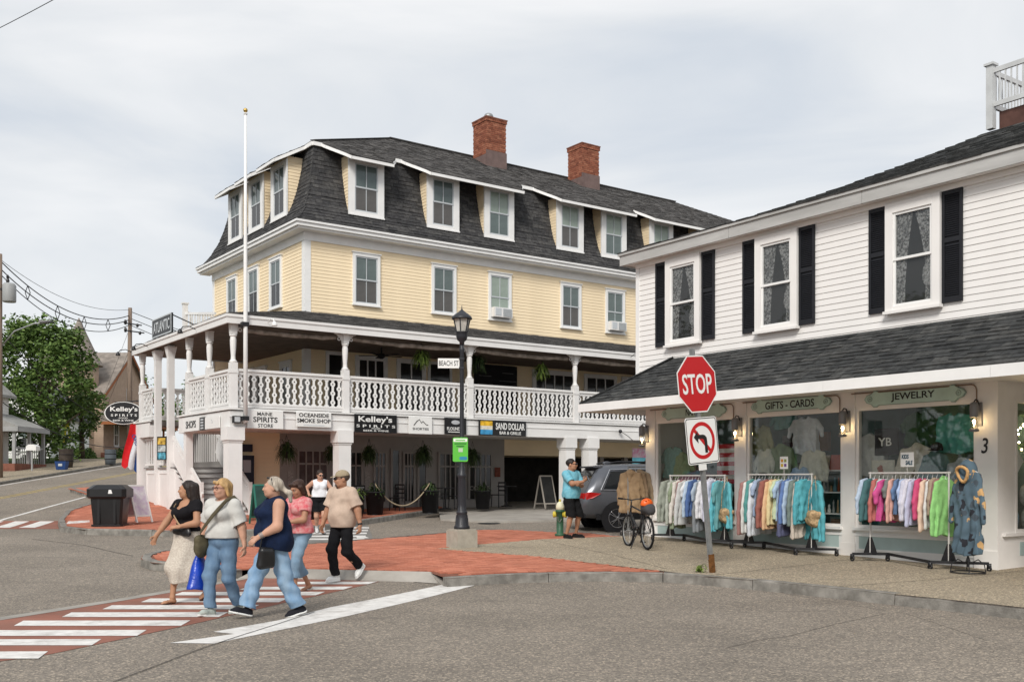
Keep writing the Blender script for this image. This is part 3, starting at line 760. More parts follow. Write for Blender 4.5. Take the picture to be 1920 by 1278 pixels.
MB().box((e0 + .05, e0 + .05, 6.06), (XE, LY, 6.1)).build('porch_ceiling', CEIL, hotel)
DECK = mat('deck_boards', (.2, .18, .165), .7, .2, var=.15, stretch=(1, 8, 1))
g = MB(); g.box((-.12, -.12, ZF - .16), (XE, PX, ZF)); g.box((-.12, PX, ZF - .16), (PX, 4.3, ZF)); g.box((1.9, 4.3, ZF - .16), (PX, LY, ZF)); g.box((-.12, 7.4, ZF - .161), (1.9, LY, ZF - .001)); g.build('porch_floor', DECK, hotel)
g = MB()
bz0, bz1 = 3.12, 3.6
g.box((-.15, -.15, bz0), (XE, .15, bz1)); g.box((-.15, .15, bz0), (.15, 4.3, bz1)); g.box((.15, 4.0, bz0), (1.9, 4.3, bz1 - .001)); g.box((-.15, 7.4, bz0), (.15, LY, bz1)); g.build('porch_beam', WHITE, hotel)
g = MB(); g.box((-.2, -.2, bz1 + .03), (XE, -.1, bz1 + .075)); g.box((-.2, -.1, bz1 + .03), (-.1, 4.35, bz1 + .075)); g.box((-.19, 7.35, bz1 + .03), (-.1, LY + .1, bz1 + .075)); g.box((-.17, -.17, bz0 + .3), (XE, -.15, bz0 + .33)); g.build('beam_ledge', WHITE2, hotel)
MB().box((0.16, .16, 3.2), (XE, PX, 3.24)).build('porch_soffit', WHITE, hotel)
posts_f = [0.0] + [HT.xat(u, 0) for u in (647, 880, 1078)]; posts_f += [posts_f[-1] + 4.46, posts_f[-1] + 8.9]
posts_s = [HT.yat(u, 0) for u in (393, 355)]
def post_mesh():
 g = MB(); g.box((-.1, -.1, 0), (.1, .1, 1.28)); g.box((-.115, -.115, .98), (.115, .115, 1.05))
 g.lathe([(.1, 1.28), (.115, 1.31), (.07, 1.36), (.062, 1.45), (.085, 1.75), (.09, 1.9), (.075, 2.0), (.105, 2.03), (.105, 2.06), (.075, 2.08)], 12)
 g.add([(-.085, -.085, 2.08), (.085, -.085, 2.08), (.085, .085, 2.08), (-.085, .085, 2.08), (-.1, -.1, 2.36), (.1, -.1, 2.36), (.1, .1, 2.36), (-.1, .1, 2.36)], [(0, 3, 2, 1), (4, 5, 6, 7), (0, 1, 5, 4), (1, 2, 6, 5), (2, 3, 7, 6), (3, 0, 4, 7)])
 g.box((-.11, -.11, 2.36), (.11, .11, 2.4))
 return g.mesh('porch_post', WHITE)
PM = post_mesh()
def bracket_mesh():
 g = MB()
 poly = [(.07, 0, 0), (.37, 0, 0), (.36, 0, -.05), (.27, 0, -.07), (.24, 0, -.12), (.17, 0, -.14), (.15, 0, -.21), (.11, 0, -.25), (.10, 0, -.37), (.07, 0, -.39)][::-1]
 g.prism(poly, (0, .045, 0)); g.torus((.2, .02, -.19), .045, .014, 12, 5, 'y'); return g.mesh('bracket', WHITE)
BM = bracket_mesh()
for i, x in enumerate(posts_f):
 o = pmesh('porch_post', PM, hotel, (x, 0, ZF))
 pmesh('bracket', BM, o, (0, -.02, 2.4), (0, 0, 0))
 if i: pmesh('bracket', BM, o, (0, .02, 2.4), (0, 0, R(180)))
for y in posts_s + [LY - .35]:
 pmesh('porch_post', PM, hotel, (0, y, ZF))
for u in (296, 320):
 y = HT.yat(u, 0); g = MB(); g.box((-.1, y - .1, .3), (.1, y + .1, 6.02)); g.add([(-.09, y - .09, 5.6), (.09, y - .09, 5.6), (.09, y + .09, 5.6), (-.09, y + .09, 5.6), (-.16, y - .16, 5.98), (.16, y - .16, 5.98), (.16, y + .16, 5.98), (-.16, y + .16, 5.98)], [(0, 3, 2, 1), (4, 5, 6, 7), (0, 1, 5, 4), (1, 2, 6, 5), (2, 3, 7, 6), (3, 0, 4, 7)]); g.build('stair_post', WHITE, hotel)
# sawn balusters: chains of pierced discs, alternate ones shifted by half a step
BH = .84
def baluster(shift):
 g = MB(); n = 61; st = .272; r = .074; nar = .031; hr = .026
 c0 = BH / 2 + (0 if shift else st / 2); cs = [c0 + st * k for k in range(-4, 5)]
 rows = []
 for i in range(n):
  z = BH * i / (n - 1); hw = nar; hole = 0
  for c in cs:
   if -.01 < c < BH + .01:
    d = abs(z - c)
    if d < r: hw = max(hw, math.sqrt(r * r - d * d))
    if d < hr and .03 < c < BH - .03: hole = math.sqrt(hr * hr - d * d)
  e = min(z, BH - z)
  if e < .05: hw = max(hw, .098 - e * .9)
  rows.append((z, hw, hole))
 t = .014; vs, fs = [], []
 for z, hw, ho in rows:
  for y in (-t, t):
   vs += [(-hw, y, z), (-ho, y, z), (ho, y, z), (hw, y, z)]
 for i in range(n - 1):
  a, b = i * 8, (i + 1) * 8
  for s in (0, 2):
   fs.append((a + s, a + s + 1, b + s + 1, b + s)); fs.append((b + 4 + s, b + 4 + s + 1, a + 4 + s + 1, a + 4 + s))
  fs.append((a + 4, a, b, b + 4)); fs.append((a + 3, a + 7, b + 7, b + 3))
  if rows[i][2] or rows[i + 1][2]: fs.append((a + 1, a + 5, b + 5, b + 1)); fs.append((a + 6, a + 2, b + 2, b + 6))
 g.add(vs, fs); return g.mesh('baluster', WHITE2)
BA, BB = baluster(False), baluster(True)
def balustrade(p, q, k0=0):
 p, q = Vector(p), Vector(q); d = q - p; ln = d.length; d /= ln; a = math.atan2(d.y, d.x)
 g = MB(); z = ZF
 g.bar(p + Vector((0, 0, z + 1.08)), q + Vector((0, 0, z + 1.08)), .13, .07); g.bar(p + Vector((0, 0, z + 1.0)), q + Vector((0, 0, z + 1.0)), .05, .09)
 g.bar(p + Vector((0, 0, z + .14)), q + Vector((0, 0, z + .14)), .06, .06); g.bar(p + Vector((0, 0, z + .07)), q + Vector((0, 0, z + .07)), .035, .09)
 o = g.build('railing', WHITE, hotel)
 n = int(round(ln / .205)); st = ln / n
 for i in range(n):
  c = p + d * (st * (i + .5)); pmesh('baluster', BA if (i + k0) % 2 else BB, o, (c.x, c.y, z + .14), (0, 0, a))
for a, b in zip(posts_f, posts_f[1:]): balustrade((a + .1, 0, 0), (b - .1, 0, 0))
ps = [0.] + posts_s
for a, b in zip(ps, ps[1:]): balustrade((0, a + .1, 0), (0, b - .1, 0))
balustrade((1.8, 4.3, 0), (1.8, 7.4, 0)); balustrade((0, 7.5, 0), (0, LY - .45, 0)); balustrade((.1, posts_s[1] + .45, 0), (1.8, posts_s[1] + .45, 0)); balustrade((0.1, 7.45, 0), (1.75, 7.45, 0))
# rolled canvas under the eave
CANV = mat('rolled_canvas', (.34, .29, .25), .85, .1, var=.4, vscale=5, bump=.4, bscale=14)
for i, (a, b) in enumerate(zip(posts_f[:5], posts_f[1:6])):
 rr = random.Random(i); n = 14
 g = MB(); g.tube([(a + .25 + (b - a - .5) * k / n, .12 + rr.uniform(-.01, .01), 5.93 - .05 * math.sin(math.pi * k / n) + rr.uniform(-.012, .012)) for k in range(n + 1)], [.07 + rr.uniform(-.012, .014) for k in range(n + 1)], 8)
 g.build('rolled_awning', CANV, hotel, smooth=True)
# ground-floor columns
GROUND_COL = [0.0, HT.xat(642, 0), HT.xat(1064, 0), HT.xat(1106, 0), HT.xat(1106, 0) + 5.5]
for i, x in enumerate(GROUND_COL):
 g = MB(); w = .2
 g.box((x - w, -w + .03, .1), (x + w, w + .03, 2.72)); g.box((x - w - .03, -w, .3), (x + w + .03, w + .06, .85)); g.box((x - w - .02, -w + .01, 2.72), (x + w + .02, w + .05, 2.78)); g.box((x - w - .055, -w - .025, 2.78), (x + w + .055, w + .085, 3.15))
 g.build('column', WHITE, hotel)
y = HT.yat(355, 0) + .1
MB().box((-.11, y - .11, .2), (.11, y + .11, 3.15)).build('column', WHITE, hotel)
y = LY - .35; g = MB(); g.box((-.16, y - .16, .2), (.16, y + .16, 3.15)); g.build('column', WHITE, hotel)
# porch-level openings on the front wall (seen over the railing)
def opening(u0, u1, z0, z1, m, frame=.12, parent=hotel, name='door', cols=1, rows=1, y=PX, fm=WHITE, mid=None):
 a, b = HT.xat(u0, y), HT.xat(u1, y); g = MB(); f = frame
 if f:
  g.box((a - f, y - .06, z0), (a, y - .01, z1 + f)); g.box((b, y - .06, z0), (b + f, y - .01, z1 + f)); g.box((a, y - .058, z1), (b, y - .01, z1 + f))
  for c in range(1, cols): x = a + (b - a) * c / cols; g.box((x - .025, y - .056, z0), (x + .025, y - .01, z1))
  if mid: g.box((a, y - .05, mid - .03), (b, y - .012, mid + .03))
  o = g.build(name, fm, parent)
 else: o = parent
 for c in range(cols):
  for lo, hi in (((z0, mid), (mid, z1)) if mid else ((z0, z1),)):
   MB().box((a + (b - a) * c / cols + .003, y - .035, lo + .003), (a + (b - a) * (c + 1) / cols - .003, y - .022, hi - .003)).build('pane', m, o)
 return o
opening(616, 640, ZF, 5.92, PANED)
opening(673, 718, ZF + .3, 5.82, PANED, .16, name='window', cols=3)
opening(750, 790, ZF + .3, 5.82, PANED, .16, name='window', cols=2)
opening(806, 842, ZF, 5.86, PANED, .1)
opening(1004, 1072, ZF + .2, 5.8, PANED, .18, name='window', cols=4)
opening(1100, 1150, ZF + .2, 5.8, PANED, .16, name='window', cols=3)
opening(1170, 1210, ZF + .2, 5.8, PANED, .16, name='window', cols=2)
for u in (538, 492, 463): window(hotel, (PX - .03, HT.yat(u, PX), 4.2), R(-90), .95, 1.55, (PANED, PANED), cas=.12)
window(hotel, (PX - .03, 8.9, ZF), R(-90), 1.1, 2.1, (PANED, PANED), cas=.14)
o = empty('menu_board', label='big black chalk menu board on the porch wall, behind the lamp post', cat='menu board'); a, b = HT.xat(887, PX), HT.xat(967, PX)
top(o, HT, (a + b) / 2, PX - .06, 4.26); w = (b - a) / 2
MB().box((-w, -.03, 0), (w, 0, 1.75)).build('board', MATTB, o)
for k in range(9):
 rr = random.Random(k); wd = rr.uniform(.4, .9)
 pmesh('chalk_line', MB().box((-wd / 2, -.004, 0), (wd / 2, 0, .025)).mesh('chalk_line', mat('chalk', (.16, .16, .16), .9)), o, (-.5 if k % 2 else .55, -.031, .25 + k * .15))
o = empty('ceiling_fan', label='dark ceiling fan under the porch ceiling near the second porch post', cat='ceiling fan'); top(o, HT, 5.9, 2.2, 5.78)
MB().lathe([(.03, 0.28), (.03, .08), (.12, .06), (.12, -.04), (.05, -.1)], 10).build('hub', MATTB, o)
for k in range(5):
 a = k * 2 * math.pi / 5; g = MB(); g.M = Matrix.Rotation(a, 4, 'Z'); g.box((.1, -.07, 0), (.75, .07, .015)); g.build('blade', MATTB, o)

# ground floor under the porch
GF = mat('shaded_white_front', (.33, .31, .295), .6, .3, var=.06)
xa, xb = HT.xat(524, PX), HT.xat(945, PX)
xl = HT.xat(450, PX)
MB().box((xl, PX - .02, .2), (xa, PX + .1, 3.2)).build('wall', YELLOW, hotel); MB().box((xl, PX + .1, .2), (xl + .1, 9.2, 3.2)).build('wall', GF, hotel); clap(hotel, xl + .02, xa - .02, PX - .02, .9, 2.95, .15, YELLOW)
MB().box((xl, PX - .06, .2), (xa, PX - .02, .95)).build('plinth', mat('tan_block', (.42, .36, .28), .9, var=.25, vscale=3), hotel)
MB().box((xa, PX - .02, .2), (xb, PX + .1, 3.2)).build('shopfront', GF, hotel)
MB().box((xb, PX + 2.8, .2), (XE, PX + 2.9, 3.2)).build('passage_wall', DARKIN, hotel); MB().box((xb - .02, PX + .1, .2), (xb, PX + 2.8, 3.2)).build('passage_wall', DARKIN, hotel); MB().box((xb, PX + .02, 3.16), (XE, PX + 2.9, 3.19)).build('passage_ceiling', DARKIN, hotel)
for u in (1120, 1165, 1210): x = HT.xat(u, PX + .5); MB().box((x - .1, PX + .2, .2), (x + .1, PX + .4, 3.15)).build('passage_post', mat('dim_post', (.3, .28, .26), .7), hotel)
DISPLAY = mat('red_dark_display', (.05, .016, .014), .35, .4, var=.8, vscale=2.2, col2=(.11, .08, .075))
for u0, u1, z0, z1, mid, c, m in ((560, 611, .75, 2.62, 2.2, 4, DISPLAY), (656, 676, .9, 2.6, 2.15, 2, PANED), (703, 721, .9, 2.6, 2.15, 3, PANED), (735, 747, .35, 2.7, None, 1, PANED), (758, 774, .9, 2.6, 2.15, 3, PANED), (785, 797, .5, 2.3, None, 1, PANED), (824, 862, .95, 2.6, 2.15, 4, PANED), (880, 919, .95, 2.6, 2.15, 4, PANED)):
 opening(u0, u1, z0, z1, m, .08, name='shop_window' if mid else 'shop_door', cols=c, mid=mid, fm=GF, y=PX - .03)
o = pmesh('poster', MB().box((-.13, -.01, -.18), (.13, 0, .18)).mesh('poster', mat('brown_poster', (.2, .06, .04), .8, var=.4, vscale=9)), None); top(o, HT, HT.xat(931, PX), PX - .06, 1.95); tagp(o, 'small brown poster on the pale wall by the dark hotel passage', 'poster')
for u, lb in ((544, 'grey house-number plaque on the pale wall beside the red shop window'), (688, 'grey notice plaque between two dark shop windows under the porch')):
 o = pmesh('plaque', MB().box((-.1, -.01, -.2), (.1, 0, .2)).mesh('plaque', mat('plaque_grey', (.4, .38, .36), .7, var=.5, vscale=22)), None); top(o, HT, HT.xat(u, PX), PX - .04, 1.75); tagp(o, lb, 'plaque')

# stairs up to the porch, with a closed landing
st = empty('staircase', parent=hotel)
LZ, Y1, Y0 = 2.08, 5.5, 2.95
n = 9
TREAD = mat('grey_tread', (.26, .25, .245), .7, .2, var=.15)
for k in range(n):
 z = .55 + (LZ - .55) * (k + 1) / n; y = Y0 + (Y1 - Y0) * k / n
 MB().box((.16, y, z - .17), (1.62, y + .02, z - .035)).build('riser', WHITE, st); MB().box((.06, y - .035, z - .035), (1.66, y + .31, z)).build('tread', TREAD, st)
g = MB(); g.box((.02, Y1, .3), (.07, 8.4, LZ - .03)); g.box((.07, Y1, .3), (1.62, Y1 + .05, LZ - .2)); g.prism([(.1, Y0, .3), (.1, Y1, .3), (.1, Y1, LZ - .05), (.1, Y0, .62)], (.05, 0, 0)); g.build('skirt', WHITE, st)
g = MB()
for a, b in ((5.58, 6.9), (7.0, 8.3)):
 for q in ((a, .42, b, .52), (a, LZ - .22, b, LZ - .12), (a, .52, a + .1, LZ - .22), (b - .1, .52, b, LZ - .22)): g.box((.0, q[0], q[1]), (.022, q[2], q[3]))
g.build('skirt_trim', WHITE2, st)
MB().box((-.04, Y1 - .02, LZ - .04), (1.66, 8.45, LZ)).build('landing', TREAD, st)
for x in (.08, 1.62):
 g = MB(); dz = (LZ - .55) / (Y1 - Y0)
 a = Vector((x, Y0 - .1, .5 + .95)); b = Vector((x, Y1 + .3, .5 + .95 + dz * (Y1 - Y0 + .4)))
 g.bar(a, b, .06, .12); g.bar(a - Vector((0, 0, .42)), b - Vector((0, 0, .42)), .045, .5); g.bar(a - Vector((0, 0, .76)), b - Vector((0, 0, .76)), .05, .07)
 g.box((x - .05, Y0 - .15, .45), (x + .05, Y0 - .05, 1.6)); g.build('handrail', WHITE, st)
g = MB()
for k in range(11): y = 5.7 + k * .25; g.box((-.0, y, LZ + .1), (.04, y + .05, LZ + .95))
g.bar((.02, 5.5, LZ + .97), (.02, 8.4, LZ + .97), .07, .06); g.bar((.02, 5.5, LZ + .1), (.02, 8.4, LZ + .1), .05, .06)
for k in range(12): g.prism([(1.6, 5.6 + k * .22, ZF - 1.4 + .0), (1.6, 5.64 + k * .22, ZF - 1.4), (1.6, 5.64 + k * .22, ZF - .2), (1.6, 5.6 + k * .22, ZF - .2)], (.03, 0, 0))
g.build('landing_rail', WHITE, st)
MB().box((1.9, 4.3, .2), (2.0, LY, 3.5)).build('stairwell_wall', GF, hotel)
MB().box((1.86, 4.8, .6), (1.9, 5.7, 2.6)).build('stairwell_door', PANED, hotel)
# white rail of the roof deck behind
g = MB(); x0, x1, yb = HT.xat(347, 12.6), 3.95, 12.6
g.box((x0 - .09, yb - .09, 7.2), (x0 + .09, yb + .09, 8.62)); g.box((x0 - .12, yb - .12, 8.62), (x0 + .12, yb + .12, 8.68)); g.bar((x0, yb, 8.28), (x1, yb, 8.28), .07, .09); g.bar((x0, yb, 7.55), (x1, yb, 7.55), .07, .08)
k = x0 + .2
while k < x1: g.box((k, yb - .02, 7.55), (k + .045, yb + .02, 8.28)); k += .17
g.bar((x0, yb, 8.25), (x0 + .3, yb - 2.6, 7.95), .07, .09); g.bar((x0, yb, 7.5), (x0 + .3, yb - 2.6, 7.2), .07, .08)
for k in range(1, 12): t = k / 12; g.box((x0 + .3 * t - .02, yb - 2.6 * t - .02, 7.52 - .3 * t), (x0 + .3 * t + .02, yb - 2.6 * t + .02, 8.25 - .3 * t))
g.build('roof_deck_rail', WHITE, hotel)

# ------------------------------------------------------------------ smooth bodies grown from distance fields (people, clothes, bags)
def unit_(v): v = np.array(v, np.float32); return v / (np.linalg.norm(v) + 1e-9)
class Field:
 """distance field on a grid: rounded cones and ellipsoids blended together, then skinned into one continuous mesh"""
 def __init__(s, lo, hi, h):
  s.h = h; s.lo = np.array(lo, np.float32); n = [int(math.ceil((b - a) / h)) + 1 for a, b in zip(lo, hi)]
  s.ax = [(lo[i] + h * np.arange(n[i])).astype(np.float32) for i in range(3)]; s.F = np.full(n, .5, np.float32)
 def _sl(s, lo, hi, pad):
  r = []
  for i in range(3):
   a = max(0, int((lo[i] - pad - s.lo[i]) / s.h)); b = min(len(s.ax[i]), int((hi[i] + pad - s.lo[i]) / s.h) + 2)
   if b <= a: return None
   r.append(slice(a, b))
  return r
 def _xyz(s, sl): return s.ax[0][sl[0]][:, None, None], s.ax[1][sl[1]][None, :, None], s.ax[2][sl[2]][None, None, :]
 def _mix(s, sl, d, k, cut):
  A = s.F[sl[0], sl[1], sl[2]]
  if cut: d = -d; A2 = np.maximum(A, d) if k < 1e-4 else None
  if k < 1e-4: s.F[sl[0], sl[1], sl[2]] = np.maximum(A, d) if cut else np.minimum(A, d); return
  if cut:
   h = np.clip(.5 - .5 * (A - d) / k, 0, 1); s.F[sl[0], sl[1], sl[2]] = A * (1 - h) + d * h + k * h * (1 - h)
  else:
   h = np.clip(.5 + .5 * (A - d) / k, 0, 1); s.F[sl[0], sl[1], sl[2]] = A * (1 - h) + d * h - k * h * (1 - h)
 def cone(s, a, b, ra, rb=None, k=.03, flat=None, cut=False, pad=.06):
  """flat=(axis, f): squash the section along an axis given as a vector"""
  rb = ra if rb is None else rb; a, b = np.array(a, np.float32), np.array(b, np.float32); m = max(ra, rb)
  sl = s._sl(np.minimum(a, b) - m, np.maximum(a, b) + m, pad)
  if sl is None: return s
  X, Y, Z = s._xyz(sl); d = b - a; L2 = float(d @ d) + 1e-9
  px, py, pz = X - a[0], Y - a[1], Z - a[2]; t = np.clip((px * d[0] + py * d[1] + pz * d[2]) / L2, 0, 1)
  qx, qy, qz = px - t * d[0], py - t * d[1], pz - t * d[2]; dd = qx * qx + qy * qy + qz * qz
  if flat is not None:
   ax, f = np.array(flat[0], np.float32), flat[1]; ax = ax / np.linalg.norm(ax); w = qx * ax[0] + qy * ax[1] + qz * ax[2]
   dd = np.maximum(dd + w * w * (1 / f ** 2 - 1), 0); D = (np.sqrt(dd) - (ra + (rb - ra) * t)) * (f * .4 + .6)
  else: D = np.sqrt(dd) - (ra + (rb - ra) * t)
  s._mix(sl, D, k, cut); return s
 def ell(s, c, r, k=.03, M=None, cut=False, pad=.06):
  c = np.array(c, np.float32); m = max(r); sl = s._sl(c - m, c + m, pad)
  if sl is None: return s
  X, Y, Z = s._xyz(sl); x, y, z = X - c[0], Y - c[1], Z - c[2]
  if M is not None: x, y, z = (M[0][0] * x + M[1][0] * y + M[2][0] * z, M[0][1] * x + M[1][1] * y + M[2][1] * z, M[0][2] * x + M[1][2] * y + M[2][2] * z)
  k0 = np.sqrt((x / r[0]) ** 2 + (y / r[1]) ** 2 + (z / r[2]) ** 2) + 1e-6; k1 = np.sqrt((x / r[0] ** 2) ** 2 + (y / r[1] ** 2) ** 2 + (z / r[2] ** 2) ** 2) + 1e-6
  s._mix(sl, k0 * (k0 - 1) / k1, k, cut); return s
 def plane(s, p, n, k=.006):
  """keep the side the normal points away from"""
  X, Y, Z = s._xyz([slice(None)] * 3); n = np.array(n, np.float32); n = n / np.linalg.norm(n)
  d = (X - p[0]) * n[0] + (Y - p[1]) * n[1] + (Z - p[2]) * n[2]
  s.F = np.maximum(s.F, d); return s
 def wrinkle(s, amp, fx, fy, fz, ph=0., z0=-9, z1=9):
  X, Y, Z = s._xyz([slice(None)] * 3)
  w = np.sin(fx * X + 1.3 * np.sin(fz * .37 * Z + ph) + ph) * np.sin(fy * Y + .9 * np.sin(fz * .5 * Z + 2 * ph)) + .8 * np.sin(fz * Z + 2.2 * np.sin(fx * .3 * X + ph) + 2.5 * np.sin(fy * .3 * Y) + ph)
  s.F = s.F + amp * w.astype(np.float32) * np.clip((Z - z0) * 12, 0, 1) * np.clip((z1 - Z) * 12, 0, 1); return s
 def cutend(s, p, n, r):
  """square off a limb end: drop what lies beyond the plane within r of p"""
  p = np.array(p, np.float32); n = unit_(n); sl = s._sl(p - r, p + r, 0)
  if sl is None: return s
  X, Y, Z = s._xyz(sl); A = s.F[sl[0], sl[1], sl[2]]; s.F[sl[0], sl[1], sl[2]] = np.maximum(A, (X - p[0]) * n[0] + (Y - p[1]) * n[1] + (Z - p[2]) * n[2]); return s
 def func(s, fn): s.F = fn(s.F, *s._xyz([slice(None)] * 3)).astype(np.float32); return s
 def skin(s, name, mats, smooth=True, matfn=None):
  F = s.F; S = F < 0; n = F.shape
  c = np.zeros((n[0] - 1, n[1] - 1, n[2] - 1), np.uint8); corners = [(i, j, k) for i in (0, 1) for j in (0, 1) for k in (0, 1)]
  for i, j, k in corners: c += S[i:n[0] - 1 + i, j:n[1] - 1 + j, k:n[2] - 1 + k]
  I, J, K = np.nonzero((c > 0) & (c < 8)); V = len(I)
  if V == 0: return None
  val = {o: F[I + o[0], J + o[1], K + o[2]] for o in corners}; acc = np.zeros((V, 3), np.float32); cnt = np.zeros(V, np.float32)
  for o in corners:
   for ax in range(3):
    if o[ax] == 0:
     p = list(o); p[ax] = 1; p = tuple(p); a, b = val[o], val[p]; m = (a < 0) != (b < 0)
     t = np.where(m, a / (a - b + 1e-12), 0); q = np.zeros((V, 3), np.float32)
     for e in range(3): q[:, e] = o[e]
     q[:, ax] += t; acc += q * m[:, None]; cnt += m
  P = (np.stack([I, J, K], 1) + acc / np.maximum(cnt, 1)[:, None]) * s.h + s.lo
  idx = np.full(c.shape, -1, np.int32); idx[I, J, K] = np.arange(V); quads = []
  for ax in range(3):
   A = S[tuple(slice(0, n[e] - 1) if e == ax else slice(1, n[e] - 1) for e in range(3))]; B = S[tuple(slice(1, n[e]) if e == ax else slice(1, n[e] - 1) for e in range(3))]
   i, j, k = np.nonzero(A != B); ijk = [i, j, k]; e1, e2 = (ax + 1) % 3, (ax + 2) % 3
   base = [q.copy() for q in ijk]
   for e in (e1, e2): base[e] = base[e] + 1
   def at(d1, d2):
    q = [b.copy() for b in base]; q[e1] -= d1; q[e2] -= d2; return idx[q[0], q[1], q[2]]
   Q = np.stack([at(1, 1), at(0, 1), at(0, 0), at(1, 0)], 1); f = A[i, j, k]
   Q[~f] = Q[~f][:, ::-1]; quads.append(Q)
  Q = np.concatenate(quads); Q = Q[(Q >= 0).all(1)]
  me = bpy.data.meshes.new(name); me.vertices.add(V); me.vertices.foreach_set('co', P.astype(np.float32).ravel())
  me.loops.add(len(Q) * 4); me.loops.foreach_set('vertex_index', Q.astype(np.int32).ravel())
  me.polygons.add(len(Q)); me.polygons.foreach_set('loop_start', np.arange(0, len(Q) * 4, 4, dtype=np.int32))
  for m in (mats if isinstance(mats, (list, tuple)) else [mats]): me.materials.append(m)
  if matfn is not None: me.polygons.foreach_set('material_index', matfn(P[Q].mean(1)).astype(np.int32))
  me.polygons.foreach_set('use_smooth', np.ones(len(Q), bool)); me.update(calc_edges=True); me.validate()
  return me

# ------------------------------------------------------------------ garments on hangers (local: hanger hook at the origin, garment spread along y, thin along x)
def garment_mesh(seed, m, ln=.66, w=.23, sleeve=.52, hood=False, thick=.045, flare=1.1, open_=False):
 r = random.Random(seed); ph = r.uniform(0, 6); top_ = -.1
 f = Field((-.13, -w - .3, top_ - ln - .1), (.13, w + .3, top_ + .12), .0135)
 def body(F, X, Y, Z):
  t = (top_ - Z) / ln; sh = top_ + .02 - .34 * np.maximum(np.abs(Y) - .06, 0); ww = w * (1 + (flare - 1) * t) - .02 * np.sin(math.pi * np.clip(t, 0, 1))
  th = thick * (.55 + .45 * np.clip(t * 3, 0, 1)) * (1 + .28 * np.sin(38 * Y + 3 * np.sin(5 * Z) + ph) * np.clip(t, 0, 1)) + .006 * np.sin(22 * Z + 9 * Y + ph)
  off = .018 * np.sin(17 * Y + ph * 2) * np.clip(t, 0, 1)
  d = np.maximum(np.maximum(np.abs(X - off) - th, (np.abs(Y) - ww) * .8), np.maximum((Z - sh) * .9, (top_ - ln + .018 * np.sin(14 * Y + ph)) - Z))
  return np.minimum(F, d)
 f.func(body)
 for s in (-1, 1):
  a = (0, s * (w - .045), top_ - .09); sw = r.uniform(-.03, .03); L_ = sleeve
  e = (sw, s * (w + .05 + .02 * r.random()), top_ - .09 - L_ * .55); q = (sw * 1.6, s * (w + .06 + .035 * r.random()), top_ - .09 - L_)
  f.cone(a, e, .062, .055, .03, flat=((1, 0, 0), .62)); f.cone(e, q, .055, .043, .02, flat=((1, 0, 0), .7)); f.plane((0, 0, top_ - ln - .09), (0, 0, -1))
 if hood:
  f.ell((-.035, 0, top_ - .02), (.07, .1, .09), .03); f.ell((.0, 0, top_ + .035), (.05, .05, .05), .02, cut=True); f.cone((-.055, -.05, top_ - .03), (-.06, 0, top_ - .19), .035, .03, .03); f.cone((-.055, .05, top_ - .03), (-.06, 0, top_ - .19), .035, .03, .03)
 else: f.ell((0, 0, top_ + .03), (.2, .075, .07), .01, cut=True)
 f.wrinkle(.004, 30, 26, 34, ph)
 return f.skin('garment', m)
def hanger_mesh(w=.2):
 g = MB(); pts = [(0, 0, -.1), (0, 0, -.055), (0, .022, -.03), (0, .024, -.005), (0, 0, .014), (0, -.02, .002)]
 g.tube(pts, .0035, 5); g.tube([(0, -w, -.165), (0, 0, -.09), (0, w, -.165)], .007, 5); return g.mesh('hanger', WHITE2)
CLOTHM = {}
def cloth(col, var=.12):
 k = tuple(round(c, 3) for c in col)
 if k not in CLOTHM: CLOTHM[k] = mat('cloth_%d' % len(CLOTHM), col, .9, .1, var=var, vscale=14, bump=.25, bscale=45)
 return CLOTHM[k]

# ------------------------------------------------------------------ the white shop building
shop = empty('shop_building', (*WB.o, 0), WB.a, 'white clapboard shop with black shutters, grey shingle canopy roof and display windows', 'shop')
XR2, SY = 14.0, .34
MB().box((0, 0, 3.9), (XR2, 9, 6.67)).build('wall', WCLAP, shop)
clap(shop, .09, XR2, 0, 4.05, 6.6, .117, WCLAP)
g = MB(); g.box((-.025, -.03, 3.6), (.09, .05, 6.66)); g.build('corner_board', WHITE2, shop)
g = MB(); g.box((.0, -.06, 6.56), (XR2, 0, 6.655)); g.build('frieze', WCLAP, shop)
FASC = mat('weathered_fascia', (.46, .455, .44), .6, .3, var=.16, vscale=.8, dirt=.5, dirtcol=(.33, .32, .3), stretch=(1, 1, 6))
o_ = .29; ZE0, ZE1 = 6.64, 6.9
for a, b in zip([-o_, 3.1, 6.3, 9.6], [3.09, 6.29, 9.59, XR2]):
 MB().box((a, -o_, ZE0), (b, -o_ + .04, ZE1)).build('fascia', FASC, shop)
MB().box((-o_, -o_ + .04, ZE0), (-o_ + .04, 9.3, ZE1)).build('fascia', FASC, shop)
g = MB(); g.box((-o_ - .035, -o_ - .035, ZE1 - .035), (XR2, -o_, ZE1 + .02)); g.box((-o_ - .035, -o_, ZE1 - .035), (-o_, 9.3, ZE1 + .02)); g.build('drip_edge', FASC, shop)
MB().box((-o_ + .04, -o_ + .04, ZE0 + .02), (XR2, 9.2, ZE0 + .06)).build('soffit', CREAM, shop)
rise = lambda q: .30 * q + .0195 * q * q
qs = [0, 1, 2, 3, 4, 5, 5.75]; g = MB()
for a, b in zip(qs, qs[1:]):
 za, zb = ZE1 + .02 + rise(a), ZE1 + .02 + rise(b); A, B_ = a - o_ - .04, b - o_ - .04
 g.add([(A, A, za), (XR2 + 3, A, za), (XR2 + 3, B_, zb), (B_, B_, zb)], [(0, 1, 2, 3)]); g.add([(A, A, za), (B_, B_, zb), (B_, 12, zb), (A, 12, za)], [(0, 1, 2, 3)])
